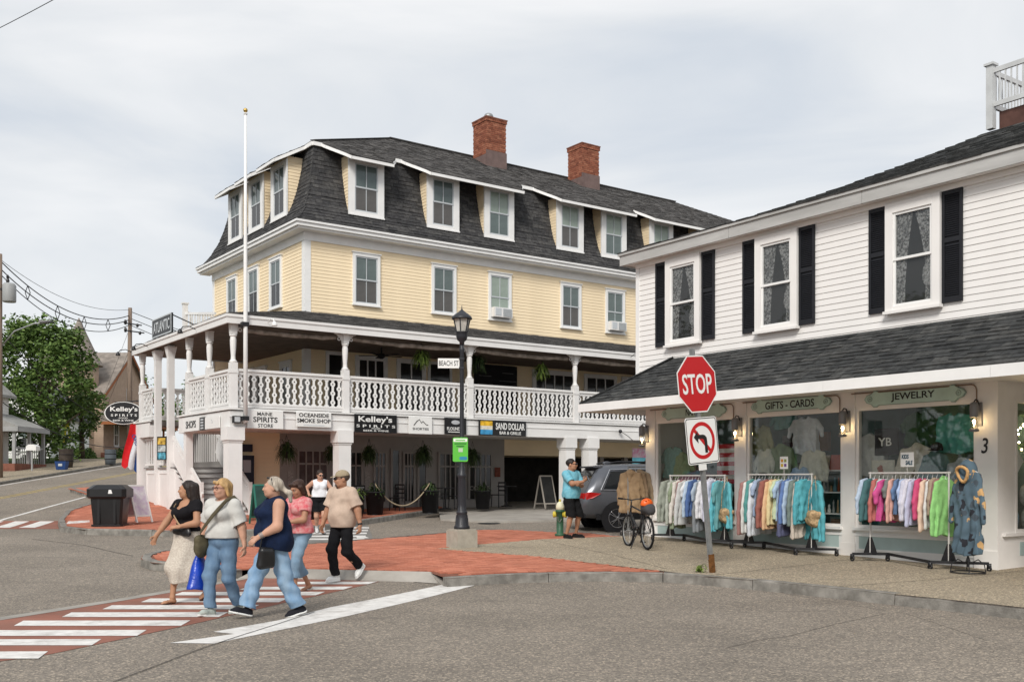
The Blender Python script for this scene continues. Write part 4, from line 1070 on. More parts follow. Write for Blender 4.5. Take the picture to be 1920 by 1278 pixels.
zt = ZE1 + .02 + rise(5.75); b = 5.75 - o_ - .04; g.add([(b, b, zt), (XR2 + 3, b, zt), (XR2 + 3, 12, zt), (b, 12, zt)], [(0, 1, 2, 3)])
g.build('roof', SHING3, shop)
rows = []; q = 0
while q < 5.7:
 A = q - o_ - .04; sl = .30 + .039 * q; rows.append(((A, A, ZE1 + .024 + rise(q)), (XR2, A, ZE1 + .024 + rise(q)), (0, 1, sl))); q += .15
shingle_rows(rows, SHING3, shop, 0, .16, .3, 21)
dk = b + .12
MB().box((dk + .02, dk + .02, zt - .3), (XR2 + 3, 12, zt + .42)).build('deck_curb', mat('brown_curb', (.12, .062, .05), .8, .2, var=.3), shop)
rl = empty('deck_railing', label='white slatted railing round the roof deck on top of the white shop', cat='railing'); rl.location = shop.location; rl.rotation_euler = shop.rotation_euler
DR = mat('grey_white_rail', (.56, .57, .57), .5, .3, var=.1)
g = MB(); px = dk - .1; g.box((px - .075, px - .075, zt + .05), (px + .075, px + .075, 10.72)); g.box((px - .11, px - .11, 10.72), (px + .11, px + .11, 10.77)); g.build('post', DR, rl)
for q in (2.2, 4.4): pmesh('post', bpy.data.meshes['post'], rl, (q, 0, 0)); pmesh('post', bpy.data.meshes['post'], rl, (0, q, 0))
for rt, nm in ((10.6, 'top_rail'), (9.86, 'bottom_rail')):
 MB().bar((px + .07, px, rt), (px + 6, px, rt), .06, .1).build(nm, DR, rl); MB().bar((px, px + .07, rt), (px, px + 6, rt), .06, .1).build(nm, DR, rl)
me = MB().box((-.014, -.014, 9.86), (.014, .014, 10.6)).mesh('spindle', DR)
for k in range(1, 40): pmesh('spindle', me, rl, (px + .07 + k * .128, px, 0)); pmesh('spindle', me, rl, (px, px + .07 + k * .128, 0))

# upper windows with louvred shutters and lace curtains
LACE = bpy.data.materials.new('lace'); LACE.use_nodes = True; t = LACE.node_tree; p = t.nodes['Principled BSDF']; p.inputs['Base Color'].default_value = (.55, .54, .53, 1); p.inputs['Roughness'].default_value = .9
v_ = N(t, 'ShaderNodeTexNoise', Scale=26.0, Detail=3.0); r_ = ramp(t, [(.4, (.2, .2, .2)), (.62, (.8, .8, .8))]); t.links.new(N(t, 'ShaderNodeTexCoord').outputs['Object'], v_.inputs['Vector']); t.links.new(v_.outputs['Fac'], r_.inputs['Fac']); t.links.new(r_.outputs['Color'], p.inputs['Alpha'])
SCREEN = glass('screen_glass', (.84, .85, .85), .0)
SHUT = mat('black_shutter', (.016, .017, .021), .55, .3, var=.2)
def shutter_mesh(w, h):
 g = MB(); s = .05; t = .035
 g.box((-w / 2, -t, 0), (-w / 2 + s, 0, h)); g.box((w / 2 - s, -t, 0), (w / 2, 0, h))
 for z in (0, h * .56 - .05, h - .08): g.box((-w / 2 + s, -t + .001, z), (w / 2 - s, 0, z + (.1 if z == 0 else .08)))
 z = .12
 while z < h - .1:
  if not (h * .56 - .09 < z < h * .56 + .03):
   g.add([(-w / 2 + s, -t + .004, z), (w / 2 - s, -t + .004, z), (w / 2 - s, -.006, z + .034), (-w / 2 + s, -.006, z + .034)], [(0, 1, 2, 3)])
  z += .036
 g.add([(-w / 2 + s, -.005, 0), (w / 2 - s, -.005, 0), (w / 2 - s, -.005, h), (-w / 2 + s, -.005, h)], [(0, 1, 2, 3)])
 return g.mesh('shutter', SHUT)
SM = shutter_mesh(.37, 1.9)
for u in (1285, 1460, 1716):
 x = WB.xat(u, 0); o = window(shop, (x, -.06, 4.66), 0, 1.06, 1.9, (SCREEN, SCREEN), cas=.15, cols=1, cap=False, casm=WCLAP, sashm=WHITE2)
 for s in (-1, 1): pmesh('shutter', SM, shop, (x + s * (.53 + .19), -.02, 4.67))
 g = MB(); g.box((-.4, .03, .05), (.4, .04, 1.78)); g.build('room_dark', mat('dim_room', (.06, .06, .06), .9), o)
 rr = random.Random(u); n = 26
 for s in (-1, 1):   # gathered lace, swept to the side
  g = MB(); vs = []; fs = []
  for i in range(n + 1):
   for j in range(15):
    z = .07 + 1.64 * j / 14; top_w = .37; w = top_w * (1 - .62 * math.sin(math.pi * min(1, max(0, (1.75 - z) / 1.9)) * .75)) if s > 0 else top_w * (1 - .45 * math.sin(math.pi * min(1, max(0, (1.75 - z) / 1.9)) * .6))
    vs.append((s * (.375 - w * i / n), .018 - .004 * math.sin(i * 1.7 + s), z))
  for i in range(n):
   for j in range(14): fs.append((i * 15 + j, (i + 1) * 15 + j, (i + 1) * 15 + j + 1, i * 15 + j + 1))
  g.add(vs, fs); g.build('lace_curtain', LACE, o, smooth=True)
 MB().sphere((.26, .014, .55), (.1, .006, .2)).build('curtain_tie', LACE, o, smooth=True)

# shingled canopy roof over the shop front
OV = 1.476; ZT, ZB = 4.37, 3.385; xh = 1.18
g = MB(); g.add([(xh - OV, -OV, ZB), (XR2, -OV, ZB), (XR2, 0, ZT), (xh, 0, ZT), (xh - OV, 6, ZB), (xh, 6, ZT)], [(0, 1, 2, 3), (0, 3, 5, 4)]); g.build('canopy_roof', SHING3, shop)
rows = []; n = 13; sl = (0, OV, ZT - ZB)
for k in range(n):
 t = k / n; rows.append(((xh - OV + OV * t, -OV + OV * t, ZB + (ZT - ZB) * t + .004), (XR2, -OV + OV * t, ZB + (ZT - ZB) * t + .004), sl))
shingle_rows(rows, SHING3, shop, 300, .137, .3, 31, Bl=WB)
g = MB(); g.bar((xh - OV, -OV, ZB + .015), (xh, 0, ZT + .03), .16, .03); g.build('hip_cap', SHING3, shop)
for a, b in zip([xh - OV - .02, 3.2, 6.4, 9.4], [3.195, 6.395, 9.395, XR2]): MB().box((a, -OV - .03, 3.2), (b, -OV, ZB - .005)).build('canopy_fascia', WHITE2, shop)
MB().box((xh - OV - .03, -OV, 3.2), (xh - OV, 6, ZB - .005)).build('canopy_fascia', WHITE2, shop)
MB().box((xh - OV, -OV, 3.32), (XR2, 1.2, 3.36)).build('canopy_soffit', CREAM, shop)
MB().box((xh - OV, 1.2, 3.32), (.2, 6, 3.36)).build('canopy_soffit', CREAM, shop)

# shop front
px_ = lambda u: WB.xat(u, SY)
P0a, P0b, P1a, P1b, P2a, P2b, P3a, P3b = [px_(u) for u in (1213, 1230, 1381, 1401, 1581, 1605, 1832, 1873)]
GB = .1
BAYS = [(P0b, P1a), (P1b, P2a), (P2b, P3a)]
for a, b in ((P0a, P0b), (P1a, P1b), (P2a, P2b), (P3a, P3b)):
 g = MB(); g.box((a, SY - .04, GB), (b, SY + .16, 3.32)); g.box((a - .02, SY - .06, GB), (b + .02, SY - .04, .5)); g.build('pilaster', CREAM, shop)
MB().box((P0b, SY - .02, 3.04), (P3a, SY + .1, 3.32)).build('header', CREAM, shop)
BLUEP = mat('pale_blue_panel', (.42, .53, .52), .6, .3, var=.08)
for a, b in BAYS:
 g = MB(); g.box((a, SY - .02, GB), (b, SY + .1, .74)); g.build('bulkhead', WHITE2, shop)
 g = MB(); g.box((a - .01, SY - .1, .74), (b + .01, SY + .12, .79)); g.box((a, SY - .035, .36), (b, SY - .02, .40)); g.box((a, SY - .035, .63), (b, SY - .02, .68)); g.build('sill', WHITE2, shop)
 MB().box((a + .08, SY - .024, .40), (b - .08, SY - .02, .63)).build('blue_panel', BLUEP, shop)
 g = MB(); f = .06; g.box((a, SY + .0, .79), (a + f, SY + .09, 3.04)); g.box((b - f, SY, .79), (b, SY + .09, 3.04)); g.box((a + f, SY + .002, 2.97), (b - f, SY + .09, 3.04)); g.box((a + f, SY + .002, .79), (b - f, SY + .09, .84)); fr = g.build('display_window', CREAM, shop)
 MB().box((a + f, SY + .04, .84), (b - f, SY + .05, 2.97)).build('pane', GLASS, fr)
TEAL = mat('teal_interior', (.12, .20, .19), .8, .2, var=.3, vscale=1.2)
MB().box((P0a + .02, SY + 1.5, .1), (P3b - .1, SY + 1.6, 3.3)).build('back_wall', TEAL, shop)
MB().box((P0a + .1, SY + .16, .1), (P3b - .1, SY + 2.2, .45)).build('display_floor', mat('display_floor', (.25, .22, .18), .6, .3, var=.3), shop)
MB().box((P0a + .02, SY + .16, 3.25), (P3b - .1, SY + 2.2, 3.3)).build('shop_ceiling', WHITE2, shop)
# side wall on the lane with a narrow window, and the entrance return on the street side
MB().box((P0a, SY + .16, .1), (P0a + .1, 8, 3.32)).build('side_wall', WCLAP, shop); clap(shop, 8, SY + .2, P0a, .3, 3.2, .117, WCLAP, R(-90))
g = MB(); x = P3b
g.box((x - .1, SY + .16, GB), (x, SY + .5, 3.32)); g.box((x - .1, 3.0, GB), (x, 3.6, 3.32)); g.box((x - .1, SY + .5, 3.04), (x, 3.0, 3.32)); g.box((x - .1, SY + .5, GB), (x, 3.0, .74)); g.box((x, SY + .1, .74), (x + .06, 3.0, .79)); g.build('entrance_wall', CREAM, shop)
MB().box((x, SY + .65, .40), (x + .006, 2.9, .63)).build('blue_panel', BLUEP, shop)
g = MB(); g.box((x - .05, SY + .5, .79), (x + .01, SY + .56, 3.04)); g.box((x - .05, 2.94, .79), (x + .01, 3.0, 3.04)); g.box((x - .05, SY + .56, 2.98), (x + .01, 2.94, 3.04)); g.box((x - .05, SY + .56, .79), (x + .01, 2.94, .85)); fr = g.build('display_window', CREAM, shop)
MB().box((x - .03, SY + .56, .85), (x - .02, 2.94, 2.98)).build('pane', GLASS, fr)
MB().box((x - 1.6, SY + .3, .45), (x - 1.5, 3.2, 3.2)).build('partition', TEAL, shop)
MB().box((x, 3.6, .1), (XR2, 3.7, 3.32)).build('entrance_back', CREAM, shop); MB().box((x + 3.2, SY, .1), (XR2, 3.6, 3.32)).build('entrance_wall', CREAM, shop)

# small things on the shop front
def lantern(x, y, z, label, rz=0.):
 o = empty('wall_lantern', label=label, cat='wall lamp', group='wall lanterns on the shop front'); top(o, WB, x, y, z, rz)
 LG = mat('lantern_grey', (.22, .22, .23), .5, .4, .3)
 MB().box((-.05, -.03, -.03), (.05, 0, .36)).build('back_plate', LG, o)
 g = MB(); g.tube([(0, -.02, .3), (0, -.06, .39), (0, -.13, .4), (0, -.17, .36)], .012, 6); g.build('arm', BLACK, o)
 MB().lathe([(.02, .36), (.06, .34), (.07, .3), (.07, .12), (.06, .1)], 14, (0, -.17, 0)).build('shade', LG, o, smooth=True)
 MB().lathe([(.055, .1), (.06, -.08)], 14, (0, -.17, 0)).build('globe', glass('lantern_glass', (.9, .88, .82), .03), o, smooth=True)
 MB().sphere((0, -.17, .03), (.022, .022, .034)).build('bulb', mat('warm_bulb', (1, .72, .38), emit=45.), o, smooth=True)
 MB().lathe([(.05, -.08), (.08, -.1), (.08, -.13), (.03, -.14)], 14, (0, -.17, 0)).build('base_ring', LG, o, smooth=True)
lantern((P0a + P0b) / 2 - .1, SY - .04, 2.58, 'grey wall lantern with lit bulb at the lane corner of the shop')
lantern((P1a + P1b) / 2, SY - .04, 2.62, 'grey wall lantern with lit bulb on the post beside the no-left-turn sign')
lantern((P2a + P2b) / 2, SY - .04, 2.62, 'grey wall lantern with lit bulb on the post between GIFTS and JEWELRY signs')
lantern(P3a + .07, SY - .04, 2.62, 'grey wall lantern with lit bulb above the house number 3')
PIPE = mat('brown_conduit', (.25, .17, .13), .6, .3)
for a, b in ((P0a, P1a), (P1a + .06, P2a), (P2a + .06, P3a + .06)):
 g = MB(); q = [(a + .16, SY - .05, 3.29), (b - .14, SY - .05, 3.29)] + [(b - .14 + .1 * math.sin(t), SY - .05, 3.29 - .1 * (1 - math.cos(t))) for t in (.5, 1.0, 1.57)] + [(b - .04, SY - .05, 2.95)]
 g.tube(q, .011, 6); g.build('conduit', PIPE, shop, smooth=True)
SIGNC = mat('sage_sign', (.50, .66, .60), .6, .25, var=.08, vscale=4)
SIGNE = mat('sage_sign_edge', (.30, .40, .36), .6, .25)
def shop_sign(u0, u1, v, txt, tw, label, th=.15):
 a, b = WB.xat(u0, SY - .04), WB.xat(u1, SY - .04); x = (a + b) / 2; z = WB.z(v, x, SY - .05); hw = (b - a) / 2
 o = empty('shop_sign', label=label, cat='shop sign', group='sage green signs over the shop windows'); top(o, WB, x, SY - .03, z)
 def outline(e):
  h = .125 + e; L_ = hw + e; pts = []
  for s in (1, -1):
   side = [(L_ - .3, h * .9), (L_ - .27, h * 1.1), (L_ - .2, h * 1.12), (L_ - .14, h * .7), (L_ - .05, h * .5), (L_, 0), (L_ - .05, -h * .5), (L_ - .14, -h * .7), (L_ - .2, -h * 1.12), (L_ - .27, -h * 1.1), (L_ - .3, -h * .9)]
   pts += [(s * p[0], s * p[1]) for p in side]
  return pts[::-1]
 MB().prism([(p[0], 0, p[1]) for p in outline(.012)], (0, -.02, 0)).build('border', SIGNE, o)
 MB().prism([(p[0], -.02, p[1]) for p in outline(-.004)], (0, -.012, 0)).build('board', SIGNC, o)
 for s in (-1, 1): g = MB(); g.torus((s * (hw - .12), -.034, 0), .045, .008, 16, 5, 'y'); g.sphere((s * (hw - .12), -.034, 0), (.02, .008, .02)); g.build('rosette', SIGNE, o)
 text(txt, tw, th, BLACK, o, (0, -.033, 0), bold=.012)
 return o
o = shop_sign(1241, 1362, 772, 'NANA', .40, 'sage green shop sign, partly hidden by the stop sign, reading NANA'); o.children[-1].location.x = -.55
shop_sign(1409, 1559, 757.5, 'GIFTS - CARDS', 1.22, 'sage green shop sign reading GIFTS - CARDS')
shop_sign(1622, 1811, 742.5, 'JEWELRY', .86, 'sage green shop sign reading JEWELRY', .16)
t_ = text('3', .12, .26, BLACK, None, bold=.01, shear=.15); t_.name = 'house_number'; x = WB.xat(1846, SY - .05); p = WB.w(x, SY - .045); t_.location = (p[0], p[1], WB.z(835, x, SY)); t_.rotation_euler = (R(90), 0, WB.a); tagp(t_, 'black house number 3 on the cream shop post', 'house number')

# window displays
def in_shop(o, u, v, y): y = SY + .15 + max(-.03, (y - SYI + .2) * .38); x = WB.xat(u, y); return top(o, WB, x, y, WB.z(v, x, y))
DG = {}
def display_top(u, v, y, col, label, cat, ln=.62, w=.25, sleeve=.5, hood=False, seed=1, print_=None, rz=0.):
 """a shirt or hoodie shown facing the street; u, v is the neck"""
 o = empty(cat.replace(' ', '_'), label=label, cat=cat); in_shop(o, u, v, y); o.rotation_euler.z += R(-90) + rz + R(180)
 me = cached(('disp', seed % 3, ln, w, sleeve, hood), lambda: garment_mesh(seed, WHITE, ln, w, sleeve, hood, .06)).copy(); me.materials.clear(); me.materials.append(cloth(tuple(min(.84, c * 1.15) for c in col)))
 pmesh('fabric', me, o, (0, 0, .1))
 return o
SYI = SY + .36
display_top(1425, 798, SYI + .3, (.30, .30, .17), 'olive long-sleeved shirt hanging high in the GIFTS window', 'shirt', seed=3)
display_top(1434, 842, SYI, (.55, .55, .48), 'pale fringed knit top low in the GIFTS window, beside the olive hoodie', 'knit top', .5, .17, .35, seed=4)
display_top(1466, 836, SYI + .15, (.16, .22, .12), 'green hooded sweatshirt on a stand in the GIFTS window', 'hoodie', .7, .27, .6, True, 5)
display_top(1511, 782, SYI + .35, (.52, .55, .60), 'white striped t-shirt hung in the middle of the GIFTS window', 't-shirt', .75, .3, .28, seed=6)
display_top(1526, 844, SYI, (.56, .54, .46), 'cream sweatshirt with a wave print low in the GIFTS window', 'sweatshirt', .6, .26, .5, seed=7)
display_top(1500, 876, SYI - .2, (.30, .42, .60), 'light blue baby shirt low in the GIFTS window', 'shirt', .4, .18, .2, seed=8)
display_top(1471, 768, SYI + .5, (.08, .20, .19), 'dark teal top hung at the head of the GIFTS window', 'shirt', .4, .22, .2, seed=9)
display_top(1640, 812, SYI + .35, (.58, .57, .54), 'white t-shirt at the near edge of the JEWELRY window beside the black towel', 't-shirt', .8, .25, .25, seed=10)
display_top(1728, 772, SYI + .35, (.03, .07, .035), 'dark green t-shirt hung high in the JEWELRY window', 't-shirt', .62, .3, .25, seed=11)
display_top(1722, 836, SYI + .05, (.55, .50, .42), 'large oatmeal hooded sweatshirt with a round badge in the JEWELRY window', 'hoodie', .85, .34, .6, True, 12)
display_top(1754, 850, SYI - .1, (.10, .17, .16), 'dark teal hooded top in the JEWELRY window under a cap', 'hoodie', .6, .23, .5, True, 13)
display_top(1806, 864, SYI - .15, (.36, .38, .38), 'grey hooded sweatshirt beside the dog-print robe, inside the JEWELRY window', 'hoodie', .6, .27, .5, True, 14)
display_top(1790, 775, SYI + .4, (.10, .34, .30), 'turquoise sweatshirt high in the JEWELRY window near the lantern', 'sweatshirt', .7, .32, .5, seed=15)
display_top(1262, 838, SYI + .2, (.14, .27, .25), 'teal t-shirt in the NANA window, behind the no-left-turn sign', 't-shirt', .7, .27, .25, seed=16)
display_top(1282, 852, SYI, (.2, .26, .14), 'olive hooded top in the NANA window', 'hoodie', .55, .22, .45, True, 17)
o = empty('flag', label='red and white striped flag hung in the NANA window', cat='flag'); in_shop(o, 1361, 880, SYI)
for k in range(9): MB().box((-.26, 0, -.3 + k * .095), (.26, .012, -.205 + k * .095)).build('stripe', cloth((.42, .03, .04) if k % 2 == 0 else (.6, .57, .54)), o)
o = empty('beach_umbrella', label='folded-out mauve umbrella standing low in the NANA window', cat='umbrella'); in_shop(o, 1312, 888, SYI + .3)
MB().lathe([(.75, -.28), (.4, -.05), (.02, .12)], 10).build('canopy', cloth((.22, .13, .16)), o); MB().tube([(0, 0, .1), (0, 0, -1.1)], .014).build('pole', WHITE2, o)
def tote(u, v, y, w, h, col, label, cat, txt=None, tc=BLACK):
 o = empty(cat.replace(' ', '_'), label=label, cat=cat); in_shop(o, u, v, y)
 g = MB(); n = 10; vs = []; fs = []
 for i in range(n + 1):
  for j in range(n + 1):
   q = -w / 2 + w * i / n; z = -h / 2 + h * j / n; vs.append((q, -.03 * math.cos(q / w * 3) * math.cos(z / h * 2.8) - .004 * math.sin(q * 31 + z * 17), z))
 m_ = len(vs); vs += [(a, .03, c) for a, b_, c in vs]
 for i in range(n):
  for j in range(n):
   a = i * (n + 1) + j; q = (a, a + n + 1, a + n + 2, a + 1); fs.append(q); fs.append(tuple(k + m_ for k in q[::-1]))
 for i in range(n):
  for a, b in ((i, i + 1), (n * (n + 1) + i + 1, n * (n + 1) + i), ((i + 1) * (n + 1), i * (n + 1)), (i * (n + 1) + n, (i + 1) * (n + 1) + n)): fs.append((a, b, b + m_, a + m_))
 g.add(vs, fs); g.build('fabric', cloth(col), o, smooth=True)
 if txt: text(txt, w * .56, h * .3, tc, o, (.0, -.045, 0), bold=.01)
 return o
o = tote(1655, 890, SYI - .15, .48, .55, (.62, .59, .52), 'cream tote bag with a rose print in the JEWELRY window', 'tote bag')
g = MB(); g.tube([(.02, -.045, -.2), (.0, -.045, -.1), (-.02, -.045, 0)], .008, 5); g.tube([(0, -.045, -.12), (.07, -.045, -.06), (.12, -.045, -.09)], .012, 5); g.build('stem_print', mat('print_green', (.06, .08, .05)), o)
g = MB()
for k, (a, b) in enumerate(((-.03, .06), (.0, .1), (-.05, .12), (.02, .04), (-.01, .15))): g.sphere((a, -.042, b), (.04, .006, .035), 8, 5)
g.build('rose_print', mat('print_red', (.34, .12, .09)), o)
tote(1662, 828, SYI + .1, .5, .5, (.035, .033, .036), 'black towel printed with white letters YB in the JEWELRY window', 'towel', 'YB', WHITE2)
o = empty('cap', label='dark cap on a stand in the JEWELRY window', cat='cap'); in_shop(o, 1757, 844, SYI - .2)
MB().lathe([(.1, 0), (.105, .05), (.08, .12), (.02, .15)], 14).build('crown', cloth((.03, .02, .022)), o, smooth=True); MB().sphere((0, -.12, .01), (.09, .1, .012)).build('peak', cloth((.03, .02, .022)), o, smooth=True)
o = pmesh('badge_print', MB().lathe([(.14, 0), (.14, .004)], 24).mesh('badge_print', mat('badge_brown', (.24, .19, .13), .9, var=.6, vscale=20)), None); in_shop(o, 1722, 892, SYI - .09); o.rotation_euler = (R(90), 0, WB.a); tagp(o, 'round brown crest on the oatmeal hoodie in the JEWELRY window', 'print')
# shelves of cards and trinkets at the end of the GIFTS window
sh = empty('display_shelf', label='white stepped shelves of small gifts at the end of the GIFTS window', cat='shelf'); x = WB.xat(1560, SYI + .1); top(sh, WB, x, SYI + .1, 0)
for z in (1.0, 1.42, 1.85): MB().box((-.3, -.12, z), (.3, .16, z + .025)).build('board', WHITE2, sh)
rr = random.Random(5); k = 0
desc = ['cream', 'white', 'grey', 'tan', 'sea-blue', 'rust', 'green', 'black']; shelf_at = {1.445: 'middle', 1.025: 'lower'}; cols = [(.55, .5, .42), (.68, .68, .66), (.3, .31, .31), (.4, .28, .16), (.16, .3, .36), (.38, .12, .06), (.12, .2, .1), (.03, .03, .03)]
for z, n in ((1.445, 7), (1.025, 6)):
 for i in range(n):
  h = rr.uniform(.12, .3); w = rr.uniform(.022, .036); c = k % 8
  g = MB().lathe([(w, 0), (w * 1.1, h * .25), (w * .6, h * .6), (w * .75, h * .8), (w * .3, h)], 10)
  o = g.build('figurine', cloth(cols[c]), smooth=True, label='%s turned figurine on the %s gift shelf in the GIFTS window' % (desc[c], shelf_at[z]), cat='figurine', group='figurines on the gift shelves'); top(o, WB, x - .26 + .52 * i / (n - 1), SYI + .08, z); k += 1
for dx, c, tl, lb in ((-.15, (.62, .58, .53), .25, 'cream picture board propped on the top gift shelf'), (.14, (.45, .1, .07), .2, 'red box standing on the top gift shelf')):
 o = MB().box((-.13, 0, 0), (.13, .02, .3)).build('picture_board', cloth(c)); tagp(o, lb, 'picture'); top(o, WB, x + dx, SYI, 1.875); o.rotation_euler.x = -tl
g = MB()
rr = random.Random(9)
o = empty('gift_clutter', parent=shop)
for k in range(46):   # stock seen dimly behind the displays
 a, b = BAYS[k % 3]; x = rr.uniform(a + .1, b - .1); y = SY + rr.uniform(1.1, 1.4); z = .45 + rr.choice((0, .6, 1.2, 1.8)) + rr.uniform(0, .1)
 MB().box((x - .12, y - .06, z), (x + .12, y + .06, z + rr.uniform(.15, .45))).build('stock_item', cloth(rr.choice([(.3, .3, .28), (.06, .07, .1), (.35, .2, .12), (.16, .26, .26), (.02, .02, .02), (.4, .38, .33), (.1, .05, .06)])), o)
# entrance window: pillows and a sign
for k, (y, z, w, h, c, lb) in enumerate(((1.2, 1.0, .42, .42, (.16, .3, .42), 'pale blue beach-scene cushion in the entrance window'), (1.7, 1.0, .4, .4, (.5, .52, .5), 'white dog-motif cushion in the entrance window'), (1.15, 1.42, .4, .4, (.12, .25, .4), 'blue sea-scene cushion in the entrance window, upper row'), (1.65, 1.42, .4, .4, (.48, .5, .52), 'grey-white lighthouse cushion in the entrance window, upper row'))):
 g = MB().sphere((0, 0, 0), (.06, w / 2, h / 2), 16, 10); o = g.build('cushion', mat('cushion_%d' % k, c, .8, .2, var=.6, vscale=6), smooth=True, label=lb, cat='cushion', group='cushions in the entrance window'); top(o, WB, P3b - .25, y, z)
o = MB().prism([(0, 0, -.35), (0, .35, 0), (0, 0, .35), (0, -.35, 0)], (.02, 0, 0)).build('paper_diamond', WHITE2); tagp(o, 'white paper diamond taped inside the entrance window', 'sign'); top(o, WB, P3b - .12, .95, 2.0)

# ------------------------------------------------------------------ street furniture and signs
def put(o, p, rz=0.): o.location = p; o.rotation_euler.z = rz; return o
RED = mat('sign_red', (.50, .012, .016), .4, .4); SWHITE = mat('sign_white', (.80, .80, .78), .4, .4); GREENS = mat('sign_green', (.10, .48, .05), .4, .4); RUST = mat('rusty_steel', (.17, .075, .025), .9, .2, var=.5, vscale=14)

base = gpix(1338, 1073, .15); lean = math.atan2(38, 400)
pole = empty('stop_sign', (base[0], base[1], base[2]), 0, 'red octagonal STOP sign on a leaning steel post at the kerb', 'stop sign')
pole.rotation_euler = (R(1.5), -lean, 0)
g = MB(); yaw = R(38); g.M = Matrix.Rotation(yaw, 4, 'Z'); hp = 3.62
g.add([(-.028, .0, .0), (.028, .0, .0), (.028, .01, .0), (-.028, .01, .0), (-.028, .0, hp), (.028, .0, hp), (.028, .01, hp), (-.028, .01, hp)], [(0, 3, 2, 1), (4, 5, 6, 7), (0, 1, 5, 4), (1, 2, 6, 5), (2, 3, 7, 6), (3, 0, 4, 7)])
for s in (-1, 1): g.box((s * .028 - .005, .01, .22), (s * .028 + .005, .045, hp)); g.box((s * .045 - .014, .04, .22), (s * .045 + .014, .046, hp))
g.build('post', STEEL, pole)
g = MB(); g.M = Matrix.Rotation(yaw, 4, 'Z'); g.box((-.045, -.006, 0), (.045, .05, .3)); g.build('rusty_foot', RUST, pole)
def octa(r): return [(r * math.cos(R(22.5 + 45 * k)), r * math.sin(R(22.5 + 45 * k))) for k in range(8)]
hd = empty('sign_head', parent=pole); hd.rotation_euler = (0, 0, yaw); zc = 3.05; rr_ = .457 / math.cos(R(22.5))
MB().prism([(a, -.012, zc + b) for a, b in octa(rr_)], (0, .004, 0)).build('border', SWHITE, hd)
MB().prism([(a, -.0135, zc + b) for a, b in octa(rr_ - .022)], (0, .0015, 0)).build('face', RED, hd)
text('STOP', .70, .325, SWHITE, hd, (0, -.0145, zc), bold=.014, ext=.003)
sq = empty('no_left_turn_sign', label='white square sign with a red circle barring a black left-turn arrow, under the stop sign', cat='traffic sign')
sq.matrix_world = Matrix.Translation(base) @ pole.rotation_euler.to_matrix().to_4x4() @ Matrix.Rotation(yaw, 4, 'Z')
zs = 2.14; h = .375
def rrect(w, h_, r, y, n=5):
 p = []
 for cx_, cz_, a0 in ((w - r, h_ - r, 0), (-w + r, h_ - r, 90), (-w + r, -h_ + r, 180), (w - r, -h_ + r, 270)):
  for k in range(n + 1): a = R(a0 + 90 * k / n); p.append((cx_ + r * math.cos(a), y, cz_ + r * math.sin(a)))
 return p
def ringplate(ro, ri, y, m_, par, name, cx_=0, cz_=0, n=48):
 g = MB(); vs = [];
 for k in range(n):
  a = 2 * math.pi * k / n; vs += [(cx_ + ro * math.cos(a), y, cz_ + ro * math.sin(a)), (cx_ + ri * math.cos(a), y, cz_ + ri * math.sin(a)), (cx_ + ro * math.cos(a), y + .002, cz_ + ro * math.sin(a)), (cx_ + ri * math.cos(a), y + .002, cz_ + ri * math.sin(a))]
 fs = []
 for k in range(n): a, b = k * 4, ((k + 1) % n) * 4; fs += [(a, b, b + 1, a + 1), (a + 2, b + 2, b, a), (a + 1, b + 1, b + 3, a + 3)]
 g.add(vs, fs); return g.build(name, m_, par)
pl = [(x, y, z + zs) for x, y, z in rrect(h, h, .05, -.014)]
MB().prism(pl, (0, .004, 0)).build('plate', SWHITE, sq)
g = MB(); o1, o2 = [(x, -.0155, z + zs) for x, y, z in rrect(h - .014, h - .014, .045, 0)], [(x, -.0155, z + zs) for x, y, z in rrect(h - .028, h - .028, .035, 0)]; n = len(o1)
g.add(o1 + o2 + [(x, -.014, z) for x, y, z in o1], [(k, (k + 1) % n, n + (k + 1) % n, n + k) for k in range(n)] + [(k, 2 * n + k, 2 * n + (k + 1) % n, (k + 1) % n) for k in range(n)]); g.build('black_border', BLACK, sq)
ringplate(.30, .238, -.0165, RED, sq, 'red_ring', 0, zs)
g = MB(); g.M = Matrix.Translation((0, 0, zs)) @ Matrix.Rotation(R(45), 4, 'Y'); g.box((-.245, -.0162, -.03), (.245, -.0145, .03)); g.build('red_slash', RED, sq)
arrow = [(-.2, .06), (-.1, .16), (-.1, .095), (.02, .095), (.07, .08), (.105, .04), (.11, -.03), (.11, -.2), (.045, -.2), (.045, -.03), (.035, .01), (.0, .03), (-.1, .03), (-.1, -.04)]
MB().prism([(a, -.0185, zs + b) for a, b in arrow[::-1]], (0, .0015, 0)).build('black_arrow', BLACK, sq)
MB().box((-.14, -.02, zs - h - .1), (.04, -.012, zs - h - .005)).build('small_plate', SWHITE, sq)

